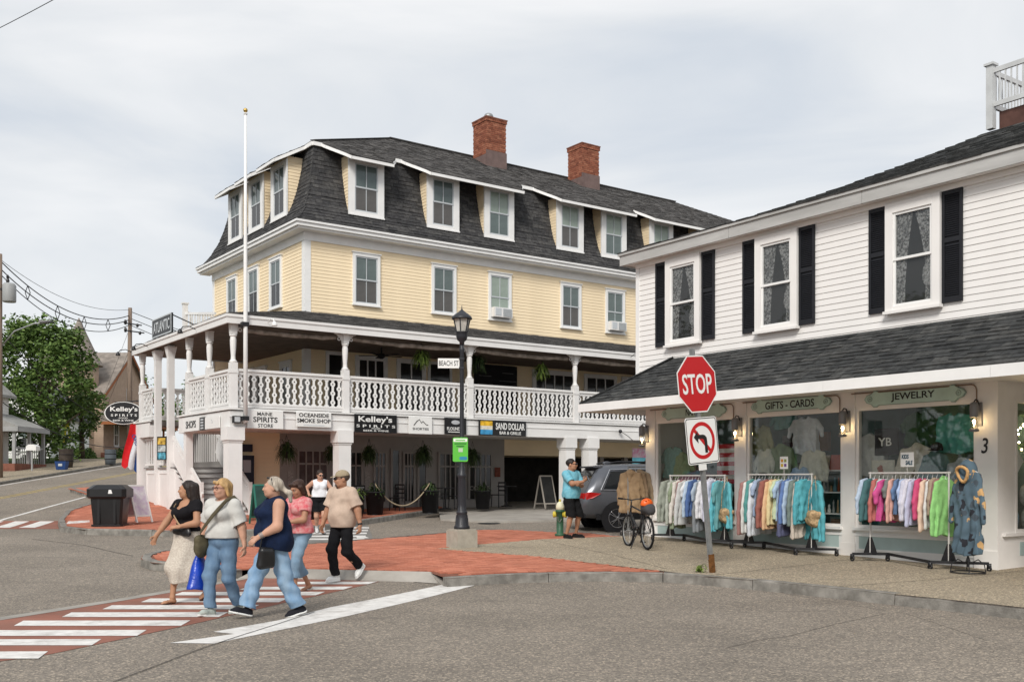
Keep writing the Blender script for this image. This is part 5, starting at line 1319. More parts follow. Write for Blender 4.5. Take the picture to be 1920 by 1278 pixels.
# lamp post
b_ = gpix(866, 1025, .15); Yl = b_[1]; zb = b_[2]; zv = lambda v: hgt(v, Yl) - zb
lp = empty('lamp_post', (b_[0], b_[1], zb), R(20), 'black lantern street lamp on a square concrete block at the island corner', 'street lamp')
LB = mat('lamp_black', (.022, .024, .03), .45, .45, var=.15)
z1 = zv(991)
g = MB(); w = .17; g.M = Matrix.Rotation(R(12), 4, 'Z'); g.box((-.235, -.235, -.1), (.235, .235, z1 - .03)); g.box((-.215, -.215, z1 - .03), (.215, .215, z1)); g.build('concrete_block', mat('lamp_concrete', (.40, .37, .31), .9, .15, var=.15, vscale=5, bump=.3, dirt=.3, dirtcol=(.28, .25, .2)), lp)
B0 = z1
prof_ = [(.165, B0), (.165, B0 + .05), (.14, B0 + .08), (.13, B0 + .22), (.105, B0 + .3), (.115, B0 + .32), (.115, B0 + .36), (.09, B0 + .38), (.082, B0 + .5), (.078, zv(895)), (.09, zv(893)), (.09, zv(889)), (.066, zv(886)), (.064, zv(878)), (.046, zv(872)), (.042, zv(660)), (.055, zv(657)), (.055, zv(654)), (.04, zv(651)), (.04, zv(646))]
MB().lathe(prof_, 18).build('shaft', LB, lp, smooth=True)
g = MB()
for k in range(10):
 a = 2 * math.pi * k / 10; g.bar((.128 * math.cos(a), .128 * math.sin(a), B0 + .09), (.108 * math.cos(a), .108 * math.sin(a), B0 + .29), .022)
 g.bar((.083 * math.cos(a), .083 * math.sin(a), B0 + .38), (.073 * math.cos(a), .073 * math.sin(a), zv(897)), .016)
g.build('fluting', LB, lp)
zl = zv(646)
MB().lathe([(.05, zl), (.05, zv(641)), (.1, zv(637)), (.12, zv(630)), (.115, zv(624)), (.14, zv(622))], 16).build('lantern_base', LB, lp, smooth=True)
ng = 6
g = MB(); gz0, gz1, r0_, r1_ = zv(622), zv(598), .115, .175
for k in range(ng):
 a = 2 * math.pi * k / ng; c, s = math.cos(a), math.sin(a); g.bar((r0_ * c, r0_ * s, gz0), (r1_ * c, r1_ * s, gz1), .02)
g.build('lantern_frame', LB, lp)
g = MB(); vs = [(r * .96 * math.cos(2 * math.pi * k / ng), r * .96 * math.sin(2 * math.pi * k / ng), z) for r, z in ((r0_, gz0), (r1_, gz1)) for k in range(ng)]
g.add(vs, [(k, (k + 1) % ng, ng + (k + 1) % ng, ng + k) for k in range(ng)]); g.build('lantern_glass', mat('frosted_glass', (.55, .53, .48), .35, .5, var=.3, vscale=6), lp)
MB().lathe([(.21, zv(598.5)), (.215, zv(597)), (.2, zv(594)), (.14, zv(589)), (.06, zv(584)), (.04, zv(582)), (.02, zv(581)), (.025, zv(580)), (.012, zv(579)), (.008, zv(575)), (.003, zv(572))], 18).build('lantern_roof', LB, lp, smooth=True)
bs = empty('street_name_sign', label='small white BEACH ST street name sign on the lamp post', cat='street sign'); put(bs, (b_[0], b_[1], zb), R(4))
a0, zc = -.49, zv(681)
MB().box((a0, -.008, zc - .1), (-.05, .0, zc + .1)).build('plate', SWHITE, bs)
text('BEACH ST', .40, .105, BLACK, bs, (a0 + .22, -.0095, zc), bold=.008, ext=.002)
MB().box((-.06, -.05, zc - .11), (.05, .05, zc - .08)).build('bracket', LB, bs); MB().box((-.06, -.05, zc + .08), (.05, .05, zc + .11)).build('bracket', LB, bs)
gs = empty('parking_sign', label='bright green parking payment sign strapped to the lamp post', cat='parking sign'); put(gs, (b_[0] - .03, b_[1], zb), R(2))
zc = zv(842.5); pl = [(x, -.075, z + zc) for x, y, z in rrect(.155, .248, .03, 0)]
MB().prism(pl, (0, .006, 0)).build('plate', GREENS, gs)
MB().box((-.14, -.077, zc + .16), (.14, -.0755, zc + .225)).build('white_band', SWHITE, gs)
for z, w, m in ((.19, .2, GREENS), (.12, .24, BLACK), (.07, .16, BLACK)): MB().box((-w / 2, -.0785, zc + z - .012), (w / 2, -.0772, zc + z + .012)).build('print_line', mat('sign_dark_green', (.03, .16, .03), .5) if m is BLACK else m, gs)
MB().box((-.04, -.0775, zc - .05), (.05, -.0755, zc + .03)).build('grey_square', mat('sign_grey', (.45, .55, .42), .5), gs)
MB().prism([(x + .06, -.0775, z + zc - .18) for x, y, z in rrect(.08, .035, .03, 0)], (0, .0015, 0)).build('blue_button', mat('sign_blue', (.03, .22, .38), .5), gs)
MB().box((-.05, -.075, zc + .05), (.05, .05, zc + .08)).build('strap', STEEL, gs)

# flagpole
fp = empty('flagpole', label='tall white flagpole with a gold ball, fixed to the porch corner', cat='flagpole'); xf = .22; top(fp, HT, xf, -.36, 0)
wz = lambda v: HT.z(v, xf, -.36)
MB().tube([(0, 0, wz(792)), (0, 0, wz(600)), (0, 0, wz(400)), (0, 0, wz(215))], [.062, .058, .048, .034], 14).build('pole', WHITE2, fp, smooth=True)
MB().lathe([(.05, 0), (.055, .03), (.02, .05)], 12, (0, 0, wz(215))).build('truck', WHITE2, fp, smooth=True)
MB().sphere((0, 0, wz(207)), .062, 16, 10).build('gold_ball', mat('gold', (.55, .38, .12), .25, .5, 1.), fp, smooth=True)
for v in (608, 784): MB().box((-.12, -.07, wz(v) - .06), (.08, .22, wz(v) + .06)).build('bracket', BLACK, fp)

# hydrant
p = gpix(1050, 1004, .15); hy = empty('fire_hydrant', p, R(-30), 'green fire hydrant with yellow and white caps behind the man in blue', 'hydrant'); hy.scale = (.82, .82, 1)
HG = mat('hydrant_green', (.035, .11, .06), .5, .4, var=.2); HY = mat('hydrant_yellow', (.6, .5, .06), .5, .4);
MB().lathe([(.15, 0), (.15, .05), (.1, .06), (.1, .55), (.13, .56), (.13, .6), (.105, .61)], 16).build('barrel', HG, hy, smooth=True)
MB().lathe([(.115, .61), (.12, .68), (.09, .76), (.04, .8)], 16).build('bonnet', mat('hydrant_white', (.7, .68, .5), .5), hy, smooth=True)
MB().lathe([(.03, .79), (.03, .85), (.01, .86)], 6).build('nut', HY, hy)
for a in (90, 180, 270): g = MB(); g.M = Matrix.Rotation(R(a), 4, 'Z') @ Matrix.Translation((0, -.1, .5)) @ Matrix.Rotation(R(90), 4, 'X'); g.lathe([(.06, 0), (.06, .05), (.075, .06), (.075, .1), (.03, .12)], 12); g.build('nozzle_cap', HY, hy, smooth=True)
g = MB(); g.tube([(0, -.13, .45), (.02, -.15, .36), (.06, -.13, .33), (.1, -.1, .4)], .008, 5); g.build('chain', STEEL, hy)

# black street bin and boards on the brick corner
p = gpix(207, 985, .15); tb = empty('trash_can', p, R(8), 'large black street bin with an overhanging hood on the brick corner', 'trash can')
BP = mat('bin_plastic', (.012, .012, .013), .38, .45, var=.2)
def taper(w0, w1, z0, z1, c=.06):
 g = MB()
 def rg(w, z): return [(-w + c, -w, z), (w - c, -w, z), (w, -w + c, z), (w, w - c, z), (w - c, w, z), (-w + c, w, z), (-w, w - c, z), (-w, -w + c, z)]
 vs = rg(w0, z0) + rg(w1, z1); g.add(vs, [tuple(range(8))[::-1], tuple(range(8, 16))] + [(k, (k + 1) % 8, 8 + (k + 1) % 8, 8 + k) for k in range(8)]); return g
taper(.36, .42, .03, .8).build('body', BP, tb); taper(.4, .4, 0, .05).build('foot', BP, tb); taper(.5, .5, .78, .98, .1).build('hood', BP, tb); taper(.5, .36, .98, 1.09, .1).build('hood_top', BP, tb); taper(.45, .5, .73, .78, .08).build('hood_rim', BP, tb)
for s in (-1, 1):
 g = MB(); g.box((s * .2 - .03, -.415, .08), (s * .2 + .03, -.385, .74)); g.build('rib', BP, tb)
g = MB(); g.prism([(.06, -.506, .86), (.17, -.506, .86), (.14, -.506, .96), (.08, -.506, .96)], (0, .004, 0)); g.build('sticker', SWHITE, tb)
def a_frame(p, rz, w, h, label, facem, framem, name='sandwich_board', spread=.3, cat='sandwich board'):
 o = empty(name, p, rz, label, cat)
 for s in (-1, 1):
  M = Matrix.Translation((0, 0, h)) @ Matrix.Rotation(s * math.atan2(spread, h), 4, 'X') @ Matrix.Translation((0, 0, -h))
  g = MB(); g.M = M; t = .015; e = .045
  g.box((-w / 2, -t, 0), (-w / 2 + e, t, h)); g.box((w / 2 - e, -t, 0), (w / 2, t, h)); g.box((-w / 2 + e, -t, h - e), (w / 2 - e, t, h)); g.box((-w / 2 + e, -t, .16), (w / 2 - e, t, .16 + e)); g.build('frame', framem, o)
  g = MB(); g.M = M; g.box((-w / 2 + e, -t * .6, .16 + e), (w / 2 - e, t * .6, h - e)); g.build('panel', facem, o)
 return o
p = gpix(256, 981, .15)
o = a_frame(p, R(68), .62, 1.06, 'white sandwich board with purple artwork beside the black bin', mat('purple_art', (.72, .71, .73), .6, .3, var=.5, vscale=7, col2=(.55, .45, .6)), SWHITE)
p = HT.w(HT.xat(1023, 1.2), 1.2); a_frame((p[0], p[1], ground(*p) + .06), HT.a + R(6), .62, 1.22, 'empty-looking chalk sandwich board with pale frame before the dark passage', mat('chalk_face', (.025, .025, .025), .8, var=.3), mat('pale_wood', (.36, .33, .29), .7))
p = gpix(487, 985, .15); a_frame((p[0], p[1] + .4, p[2]), HT.a, .6, 1.1, 'dark green sandwich board standing behind the walking women by the porch column', mat('slate_green', (.02, .06, .05), .7, var=.3), mat('green_frame', (.03, .16, .12), .6))

# ------------------------------------------------------------------ hotel signs
KB = mat('sign_black', (.010, .010, .011), .35, .4)
def beam_sign(u0, u1, v0, v1, m, label, y=-.2, bz=None):
 x0, x1 = HT.xat(u0, y), HT.xat(u1, y); x = (x0 + x1) / 2; z0, z1 = HT.z(v1, x, y), HT.z(v0, x, y)
 o = empty('hotel_sign', label=label, cat='sign', group='business signs along the porch beam'); top(o, HT, x, y, (z0 + z1) / 2); w, h = x1 - x0, z1 - z0
 MB().box((-w / 2, -.035, -h / 2), (w / 2, 0, h / 2)).build('board', m, o)
 return o, w, h
o, w, h = beam_sign(463, 530, 770, 803, SWHITE, 'white sign reading MAINE SPIRITS STORE, first along the porch beam')
text('MAINE', w * .42, h * .2, KB, o, (-.02, -.037, h * .32), bold=.01); text('SPIRITS', w * .68, h * .3, KB, o, (0, -.037, 0), bold=.015); text('STORE', w * .42, h * .2, KB, o, (0, -.037, -h * .34), bold=.01)
o, w, h = beam_sign(555, 620, 773, 800, SWHITE, 'white sign reading OCEANSIDE SMOKE SHOP beside the second column')
text('OCEANSIDE', w * .86, h * .27, KB, o, (0, -.037, h * .3), bold=.018); text('SMOKE SHOP', w * .96, h * .28, KB, o, (0, -.037, -h * .08), bold=.018); MB().box((-w * .3, -.037, -h * .42), (w * .3, -.035, -h * .36)).build('small_print', SASHB, o)
o, w, h = beam_sign(664, 743, 777, 811, KB, 'black sign reading Kelleys SPIRITS in white letters on the porch beam')
text("Kelley's", w * .8, h * .42, SWHITE, o, (-.02, -.037, h * .2), bold=.02); text('S P I R I T S', w * .92, h * .15, SWHITE, o, (0, -.037, -h * .14), bold=.012); text('FOOD', w * .2, h * .08, SWHITE, o, (0, -.037, -h * .27), bold=.01); text('BEER & WINE', w * .6, h * .09, SWHITE, o, (0, -.037, -h * .39), bold=.01)
o, w, h = beam_sign(766, 809, 782, 813, SWHITE, 'small white sign with a mountain line drawing reading SHORTIES')
text('SHORTIES', w * .7, h * .14, KB, o, (0, -.037, -h * .2), bold=.008)
g = MB(); g.tube([(-.25, -.038, .0), (-.14, -.038, .13), (-.05, -.038, .19), (.03, -.038, .08), (.08, -.038, .14), (.2, -.038, .03), (.27, -.038, .02)], .012, 5); g.build('mountain_line', KB, o)
o, w, h = beam_sign(833, 873, 783, 814, KB, 'dark sign with a pale fish, reading THE FLOUNDER, behind the lamp post')
text('FLOUNDER', w * .8, h * .2, SWHITE, o, (0, -.037, -h * .16), bold=.015); g = MB().sphere((0, -.036, h * .22), (w * .2, .006, h * .13), 14, 8); g.build('fish', mat('fish_grey', (.45, .46, .48), .6), o)
MB().box((-w * .35, -.037, -h * .38), (w * .35, -.035, -h * .33)).build('small_print', SWHITE, o)
o, w, h = beam_sign(897, 985, 788, 817, KB, 'long black sign with a bright beach picture reading SAND DOLLAR BAR & GRILLE')
text('SAND DOLLAR', w * .62, h * .44, SWHITE, o, (w * .16, -.037, h * .12), bold=.02); text('BAR & GRILLE', w * .46, h * .2, SWHITE, o, (w * .16, -.037, -h * .3), bold=.015)
for z0, z1, c in ((.12, .42, (.75, .45, .03)), (-.12, .12, (.75, .72, .6)), (-.42, -.12, (.06, .32, .6))): MB().box((-w * .47, -.0375, h * z0), (-w * .22, -.035, h * z1)).build('picture_band', mat('sign_band_%d' % int(z0 * 100), c, .5, var=.3, vscale=9), o)
# signs on the side beam (facing the side street)
def side_sign(u0, u1, v0, v1, m, label, x=-.17):
 y0, y1 = HT.yat(u1, x), HT.yat(u0, x); y = (y0 + y1) / 2; z0, z1 = HT.z(v1, x, y), HT.z(v0, x, y)
 o = empty('hotel_sign', label=label, cat='sign', group='business signs along the porch beam'); top(o, HT, x, y, (z0 + z1) / 2, R(-90)); w, h = y1 - y0, z1 - z0
 if m: MB().box((-w / 2, -.03, -h / 2), (w / 2, 0, h / 2)).build('board', m, o)
 return o, w, h
o, w, h = side_sign(345, 375, 783, 808, SWHITE, 'white sign reading SHOPS on the side beam above the stairs'); text('SHOPS', w * .62, h * .55, KB, o, (0, -.033, 0), bold=.02)
o, w, h = side_sign(376, 385, 782, 806, KB, 'small dark patterned sign beside the SHOPS sign');
for k in range(4): MB().box((-w * .3, -.033, h * (-.4 + k * .22)), (w * .3, -.031, h * (-.28 + k * .22))).build('print_line', SASHB, o)
o, w, h = side_sign(386, 413, 781, 803, SWHITE, 'blank-looking white sign nearest the corner on the side beam'); MB().torus((0, -.034, .04), .05, .006, 14, 4, 'y').build('emblem', SASHB, o)
o = empty('floodlight', label='black floodlight and box on the porch corner below the flagpole foot', cat='floodlight'); top(o, HT, -.02, -.2, 3.25); MB().box((-.09, -.12, 0), (.13, 0, .2)).build('body', BLACK, o); MB().box((-.06, -.13, .03), (.1, -.12, .17)).build('lens', SASHB, o)
# oval Kelley's sign and OPEN flag hanging out over the side street
y = 9.6; xk = HT.xat(232, y)
o = empty('oval_sign', label="black oval sign reading Kelley's SPIRITS hanging out from the far end of the porch", cat='sign'); top(o, HT, xk, y, HT.z(774, xk, y)); o.rotation_euler.z = R(4)
a, b = .66, .40
ov = lambda s, y: [(s * a * math.cos(2 * math.pi * k / 40), y, s * b * math.sin(2 * math.pi * k / 40)) for k in range(40)]
MB().prism(ov(1, -.04), (0, .08, 0)).build('rim', SWHITE, o); MB().prism(ov(.95, -.046), (0, .092, 0)).build('face', KB, o)
text("Kelley's", .95, .22, SWHITE, o, (.02, -.048, .12), bold=.02); text('S P I R I T S', .9, .085, SWHITE, o, (.02, -.048, -.08), bold=.012); text('FOOD', .3, .05, SWHITE, o, (0, -.048, -.18), bold=.01); text('BEER & WINE', .72, .055, SWHITE, o, (0, -.048, -.265), bold=.01)
g = MB(); g.bar((-.3, 0, .38), (1.6, 0, .5), .04); g.bar((-.3, 0, .3), (-.3, 0, .4), .02); g.bar((.3, 0, .3), (.3, 0, .42), .02); g.build('bracket', BLACK, o)
xk = HT.xat(250, 9.0); o = empty('open_flag', label='red white and blue OPEN flag hanging by the far porch post', cat='flag'); top(o, HT, xk, 9.0, HT.z(795, xk, 9.0)); o.rotation_euler.z = R(10)
def cloth_strip(x0, x1, z0, z1, m, name, par, seed):
 g = MB(); n, k = 6, 14; vs = []; rr = random.Random(seed)
 for t_ in (0, .012):
  for i in range(n + 1):
   for j in range(k + 1):
    x = x0 + (x1 - x0) * i / n; q = j / k; z = z0 + (z1 - z0) * q
    vs.append((x - .28 * q + .03 * math.sin(5 * q + 1), t_ + .05 * math.sin(14 * x + 3 * q), z - .1 * math.sin(i / n * 3) * q - (x - x0) * .0))
 m_ = (n + 1) * (k + 1); fs = []
 for i in range(n):
  for j in range(k): a = i * (k + 1) + j; f = (a, a + 1, a + k + 2, a + k + 1); fs += [f, tuple(x + m_ for x in f[::-1])]
 g.add(vs, fs); return g.build(name, m, par, smooth=True)
cloth_strip(-.12, .12, 0, -1.45, cloth((.55, .02, .025)), 'red_band', o, 1); cloth_strip(.12, .3, -.05, -1.5, cloth((.62, .64, .68)), 'white_band', o, 2); cloth_strip(.3, .48, -.1, -1.6, cloth((.02, .06, .22)), 'blue_band', o, 3)
text('OPEN', .5, .14, cloth((.02, .06, .22)), o, (.1, -.07, -.6), (R(90), R(70), 0), bold=.02)
g = MB(); g.bar((0, .02, .05), (.6, .02, .12), .03); g.build('pole', WHITE2, o)
# ATLANTIC board standing on the side eave
y0, y1 = HT.yat(323, -.2), HT.yat(287, -.2); ym = (y0 + y1) / 2
o = empty('roof_sign', label='black board reading ATLANTIC standing on the porch eave above the side street', cat='sign'); top(o, HT, -.2, ym, 6.36, R(-90)); w = y1 - y0
MB().box((-w / 2, -.03, 0), (w / 2, .03, .62)).build('board', KB, o)
for q in ((-w / 2, 0, w / 2, .04), (-w / 2, .58, w / 2, .62), (-w / 2, .04, -w / 2 + .04, .58), (w / 2 - .04, .04, w / 2, .58)): MB().box((q[0], -.04, q[1]), (q[2], -.03, q[3])).build('border', SASHB, o)
text('ATLANTIC', w * .84, .36, SASHB, o, (0, -.036, .31), bold=.02)
g = MB(); g.bar((w / 2 - .1, 0, .58), (w / 2 - .1, 1.3, .1), .03); g.bar((-w / 2 + .1, 0, .58), (-w / 2 + .1, 1.3, .1), .03); g.build('stay', BLACK, o)
for (x, y, ang, lb) in ((-.32, 7.0, -90, 'black gooseneck lamp on the porch eave under the ATLANTIC board'), (-.32, 8.9, -90, 'black gooseneck lamp at the far end of the side eave'), (-.32, 2.2, -90, 'black gooseneck lamp on the side eave near the porch corner'), (HT.xat(502, -.3), -.32, 0, 'white gooseneck lamp on the front eave beside the flagpole'), (HT.xat(1182, -.3), -.32, 0, 'black globe lamp on the front eave where the hotel meets the white shop')):
 o = empty('eave_lamp', label=lb, cat='lamp', group='gooseneck lamps on the hotel eaves'); top(o, HT, x, y, 6.12, R(ang)); m = WHITE2 if 'white goose' in lb else BLACK
 g = MB(); g.tube([(0, 0, 0), (0, -.2, .08), (0, -.38, .05), (0, -.45, -.04)], .014, 6); g.build('arm', m, o); MB().lathe([(.03, 0), (.06, -.05), (.085, -.12), (.08, -.13)], 12, (0, -.46, -.02)).build('shade', m, o, smooth=True)
# spotlight on the beam at the far end
x = HT.xat(1160, -.18); o = empty('spotlight', label='black spotlight on a thin arm on the beam beside the shop lantern', cat='spotlight'); top(o, HT, x, -.17, 3.36); MB().sphere((0, -.1, .05), .07).build('head', BLACK, o, smooth=True); g = MB(); g.tube([(.0, -.1, .05), (.25, -.2, -.1), (.48, -.25, -.28)], .012, 6); g.build('arm', BLACK, o)
# notice case by the stairs, flyers
o = empty('notice_case', label='tall dark blue notice case on the yellow wall beside the corner column', cat='notice case'); x = HT.xat(460, PX - .1); top(o, HT, x, PX - .1, 1.15)
NV = mat('navy_box', (.018, .022, .04), .5, .3); MB().box((-.24, -.14, 0), (.24, .05, 1.3)).build('case', NV, o); MB().box((-.13, -.15, .75), (.13, -.14, 1.15)).build('paper', mat('pale_paper', (.36, .37, .4), .8), o); MB().box((-.2, -.12, 1.42), (.2, .05, 1.66)).build('top_box', NV, o)
o, w, h = side_sign(297, 312, 818, 862, None, 'colourful poster board in yellow, grey and blue bands hung on the stair post'); o.rotation_euler.z = HT.a + R(-70);
MB().box((-.24, -.03, -h / 2), (.24, 0, h / 2)).build('board', KB, o)
for k, c in enumerate(((.12, .42, .55), (.45, .5, .5), (.6, .4, .08))): MB().box((-.2, -.035, -h * .46 + k * h * .31), (.2, -.03, -h * .18 + k * h * .31)).build('picture_band', mat('poster_%d' % k, c, .6, var=.7, vscale=7), o)
o = pmesh('flyer', MB().box((-.12, -.01, -.3), (.12, 0, .3)).mesh('flyer', mat('pink_flyer', (.75, .45, .5), .8, var=.5, vscale=11)), None); x = HT.xat(1068, -.2); top(o, HT, x + .02, -.2, 1.75); tagp(o, 'pink and white flyer on the hotel column behind the man in blue', 'flyer')
o = empty('hanging_banner', label='blue and pink hanging banner in the dark bay beyond the hotel columns', cat='banner'); x = HT.xat(1200, .6); top(o, HT, x, .6, 2.5); MB().box((-.4, -.02, 0), (.4, 0, .35)).build('upper', mat('banner_pink', (.55, .14, .3), .7, var=.6, vscale=6, col2=(.6, .6, .62)), o); MB().prism([(-.4, -.02, 0), (-.4, -.02, -.28), (.1, -.02, -.2), (.4, -.02, 0)], (0, .02, 0)).build('lower', mat('banner_blue', (.15, .5, .62), .7, var=.3), o)

# hanging ferns, planters, rope
FERN = mat('fern_green', (.03, .055, .018), .7, .2, var=.5, vscale=9, rnd=[(0, (.016, .03, .01)), (1, (.06, .10, .03))]); FERNB = mat('bright_leaf', (.12, .20, .03), .7, .2, var=.4, vscale=9, rnd=[(0, (.06, .11, .02)), (1, (.22, .30, .06))])
def tuft(n, r, m, seed, down=.5, wid=.03, name='foliage', parent=None, up=.6):
 rr = random.Random(seed); g = MB()
 for _ in range(n):
  a = rr.uniform(0, 6.283); L_ = r * rr.uniform(.45, 1.25); e = rr.uniform(.0, up) * rr.uniform(.5, 1.5); down_ = down * rr.uniform(.1, 1.3); d = Vector((math.cos(a), math.sin(a), 0)); s = Vector((-d.y, d.x, 0)) * wid * rr.uniform(.6, 1.3); pts = []
  for k in range(5):
   t = k / 4; pts.append(d * (L_ * t * (1 - .15 * t)) + Vector((0, 0, r * (e * t * 1.6 - (e + down_) * t * t * 1.2))))
  vs = []
  for k, p in enumerate(pts): w = (1 - abs(k / 4 - .4) * 1.3); vs += [p - s * w, p + s * w]
  g.add(vs, [(2 * k, 2 * k + 1, 2 * k + 3, 2 * k + 2) for k in range(4)], 0, rr.random() * .98 + .01)
 return g.build(name, m, parent)
for u, y, z, lb, m, r in ((537, 1.6, 2.55, 'dark hanging fern before the red shop window', FERN, .42), (622, 1.6, 2.5, 'dark hanging fern half behind the second white column', FERN, .36), (692, 1.6, 2.5, 'dark hanging fern right of the second column', FERN, .4), (793, 1.6, 2.5, 'dark hanging fern between the column and the lamp post', FERN, .45), (886, 1.6, 2.5, 'dark hanging fern partly hidden by the lamp post', FERN, .42),
                      (790, .5, 5.6, 'bright green hanging basket under the upper porch eave by the third post', FERNB, .38), (895, .6, 5.6, 'dark trailing basket by the chalk menu board on the upper porch', FERN, .38), (1015, .5, 5.5, 'bright green hanging basket on the upper porch between the last two posts', FERNB, .36)):
 o = empty('hanging_plant', label=lb, cat='hanging plant', group='hanging baskets on the porch'); x = HT.xat(u, y); top(o, HT, x, y, z)
 tuft(230, r * .95, m, int(u), .8, .02, parent=o, up=1.3); MB().lathe([(.08, -.22), (.16, -.02), (.17, 0)], 12).build('pot', MATTB, o, smooth=True)
 g = MB();
 for k in range(3): a = k * 2.1; g.bar((.15 * math.cos(a), .15 * math.sin(a), 0), (0, 0, .5), .008)
 g.build('hanger', BLACK, o)
def planter(u, v, y, r, h, lb, m=FERNB, n=90):
 x = HT.xat(u, y); p = HT.w(x, y); o = empty('planter', (p[0], p[1], ground(*p) + .14), 0, lb, 'planter', 'black planters along the rope barrier')
 MB().lathe([(r * .8, 0), (r, h), (r * 1.05, h), (r * 1.05, h + .04), (r * .9, h + .04), (r * .9, h - .03)], 16).build('pot', MATTB, o, smooth=True); f = tuft(n, r * 1.3, m, u, .3, .03, parent=o, up=1.3); f.location.z = h; return o
planter(664, 930, -.6, .3, .62, 'black planter with pale trailing flowers behind the man in the cap'); planter(703, 925, .6, .3, .7, 'black planter at the near end of the rope barrier', FERN); planter(806, 930, .5, .3, .7, 'black planter at the far end of the rope barrier', FERN); planter(575, 930, -.2, .28, .6, 'black planter behind the woman in the white tank top', FERN); planter(905, 930, 1.5, .28, .6, 'black planter behind the lamp post by the COFFEE lettering', FERN)
a = HT.w(HT.xat(702, .5), .5); b = HT.w(HT.xat(806, .4), .4); za, zb2 = hgt(905, a[1]), hgt(905, b[1])
g = MB(); g.tube([(a[0] + (b[0] - a[0]) * t, a[1] + (b[1] - a[1]) * t, za + (zb2 - za) * t - 1.0 * (1 - (2 * t - 1) ** 2) * .72) for t in [k / 20 for k in range(21)]], .022, 7); o = g.build('rope', mat('manila_rope', (.36, .29, .2), .9, .1, var=.3, vscale=30), smooth=True); tagp(o, 'sagging cream rope strung between two black planters', 'rope')
for q, lb in ((a, 'black post holding the near end of the rope'), (b, 'black post holding the far end of the rope')):
 g = MB(); zg = ground(*q) + .14; g.lathe([(.15, 0), (.15, .02), (.03, .05), (.025, hgt(905, q[1]) - zg + .03), (.04, hgt(905, q[1]) - zg + .07), (.01, hgt(905, q[1]) - zg + .1)], 12, (q[0], q[1], zg)); tagp(g.build('rope_post', BLACK, smooth=True), lb, 'rope post', 'posts of the rope barrier')
def chair(u, y, rz, lb):
 x = HT.xat(u, y); p = HT.w(x, y); o = empty('cafe_chair', (p[0], p[1], ground(*p) + .14), HT.a + rz, lb, 'chair', 'black cafe chairs under the porch')
 for sx in (-1, 1):
  for sy in (-1, 1): MB().bar((sx * .19, sy * .19, 0), (sx * .17, sy * .17, .45 if sy < 0 else .9), .025).build('leg', BLACK, o)
 MB().box((-.2, -.2, .43), (.2, .2, .46)).build('seat', BLACK, o); g = MB()
 for z in (.6, .74, .88): g.bar((-.17, .17, z), (.17, .17, z), .03, .05)
 g.build('backrest', BLACK, o)
def table(u, y, lb):
 x = HT.xat(u, y); p = HT.w(x, y); o = empty('cafe_table', (p[0], p[1], ground(*p) + .14), 0, lb, 'table', 'black cafe tables under the porch')
 MB().lathe([(.36, .72), (.36, .75)], 20).build('tabletop', BLACK, o); MB().lathe([(.22, 0), (.2, .03), (.03, .06), (.03, .72)], 12).build('pedestal', BLACK, o)
table(680, 1.6, 'black cafe table just right of the second column'); chair(668, 1.3, R(80), 'black cafe chair beside the table at the second column'); chair(745, 2.2, R(-60), 'black cafe chair behind the rope by the dark door'); table(835, 2.2, 'black cafe table between the far rope post and the lamp post'); chair(818, 2.2, R(90), 'black cafe chair left of the table by the far rope post'); chair(855, 2.1, R(-90), 'black cafe chair just left of the lamp post'); chair(935, 2.2, R(-80), 'black cafe chair before the brown poster'); table(950, 2.4, 'black cafe table at the mouth of the dark passage')
o = empty('wall_lettering', label='pale lettering KET low on the shop window behind the man in the cap', cat='lettering'); x = HT.xat(671, PX - .12); top(o, HT, x, PX - .12, 1.32); MB().box((-.28, 0, -.16), (.28, .02, .16)).build('board', KB, o); text('KET', .44, .2, SASHB, o, (.02, -.003, 0), bold=.03)
o = empty('wall_lettering', label='pale lettering COFFEE under the shop window right of the lamp post', cat='lettering'); x = HT.xat(899, PX - .12); top(o, HT, x, PX - .12, 1.35); text('COFFEE', .9, .16, mat('grey_letters', (.3, .28, .26), .8), o, (0, -.003, 0), bold=.02)

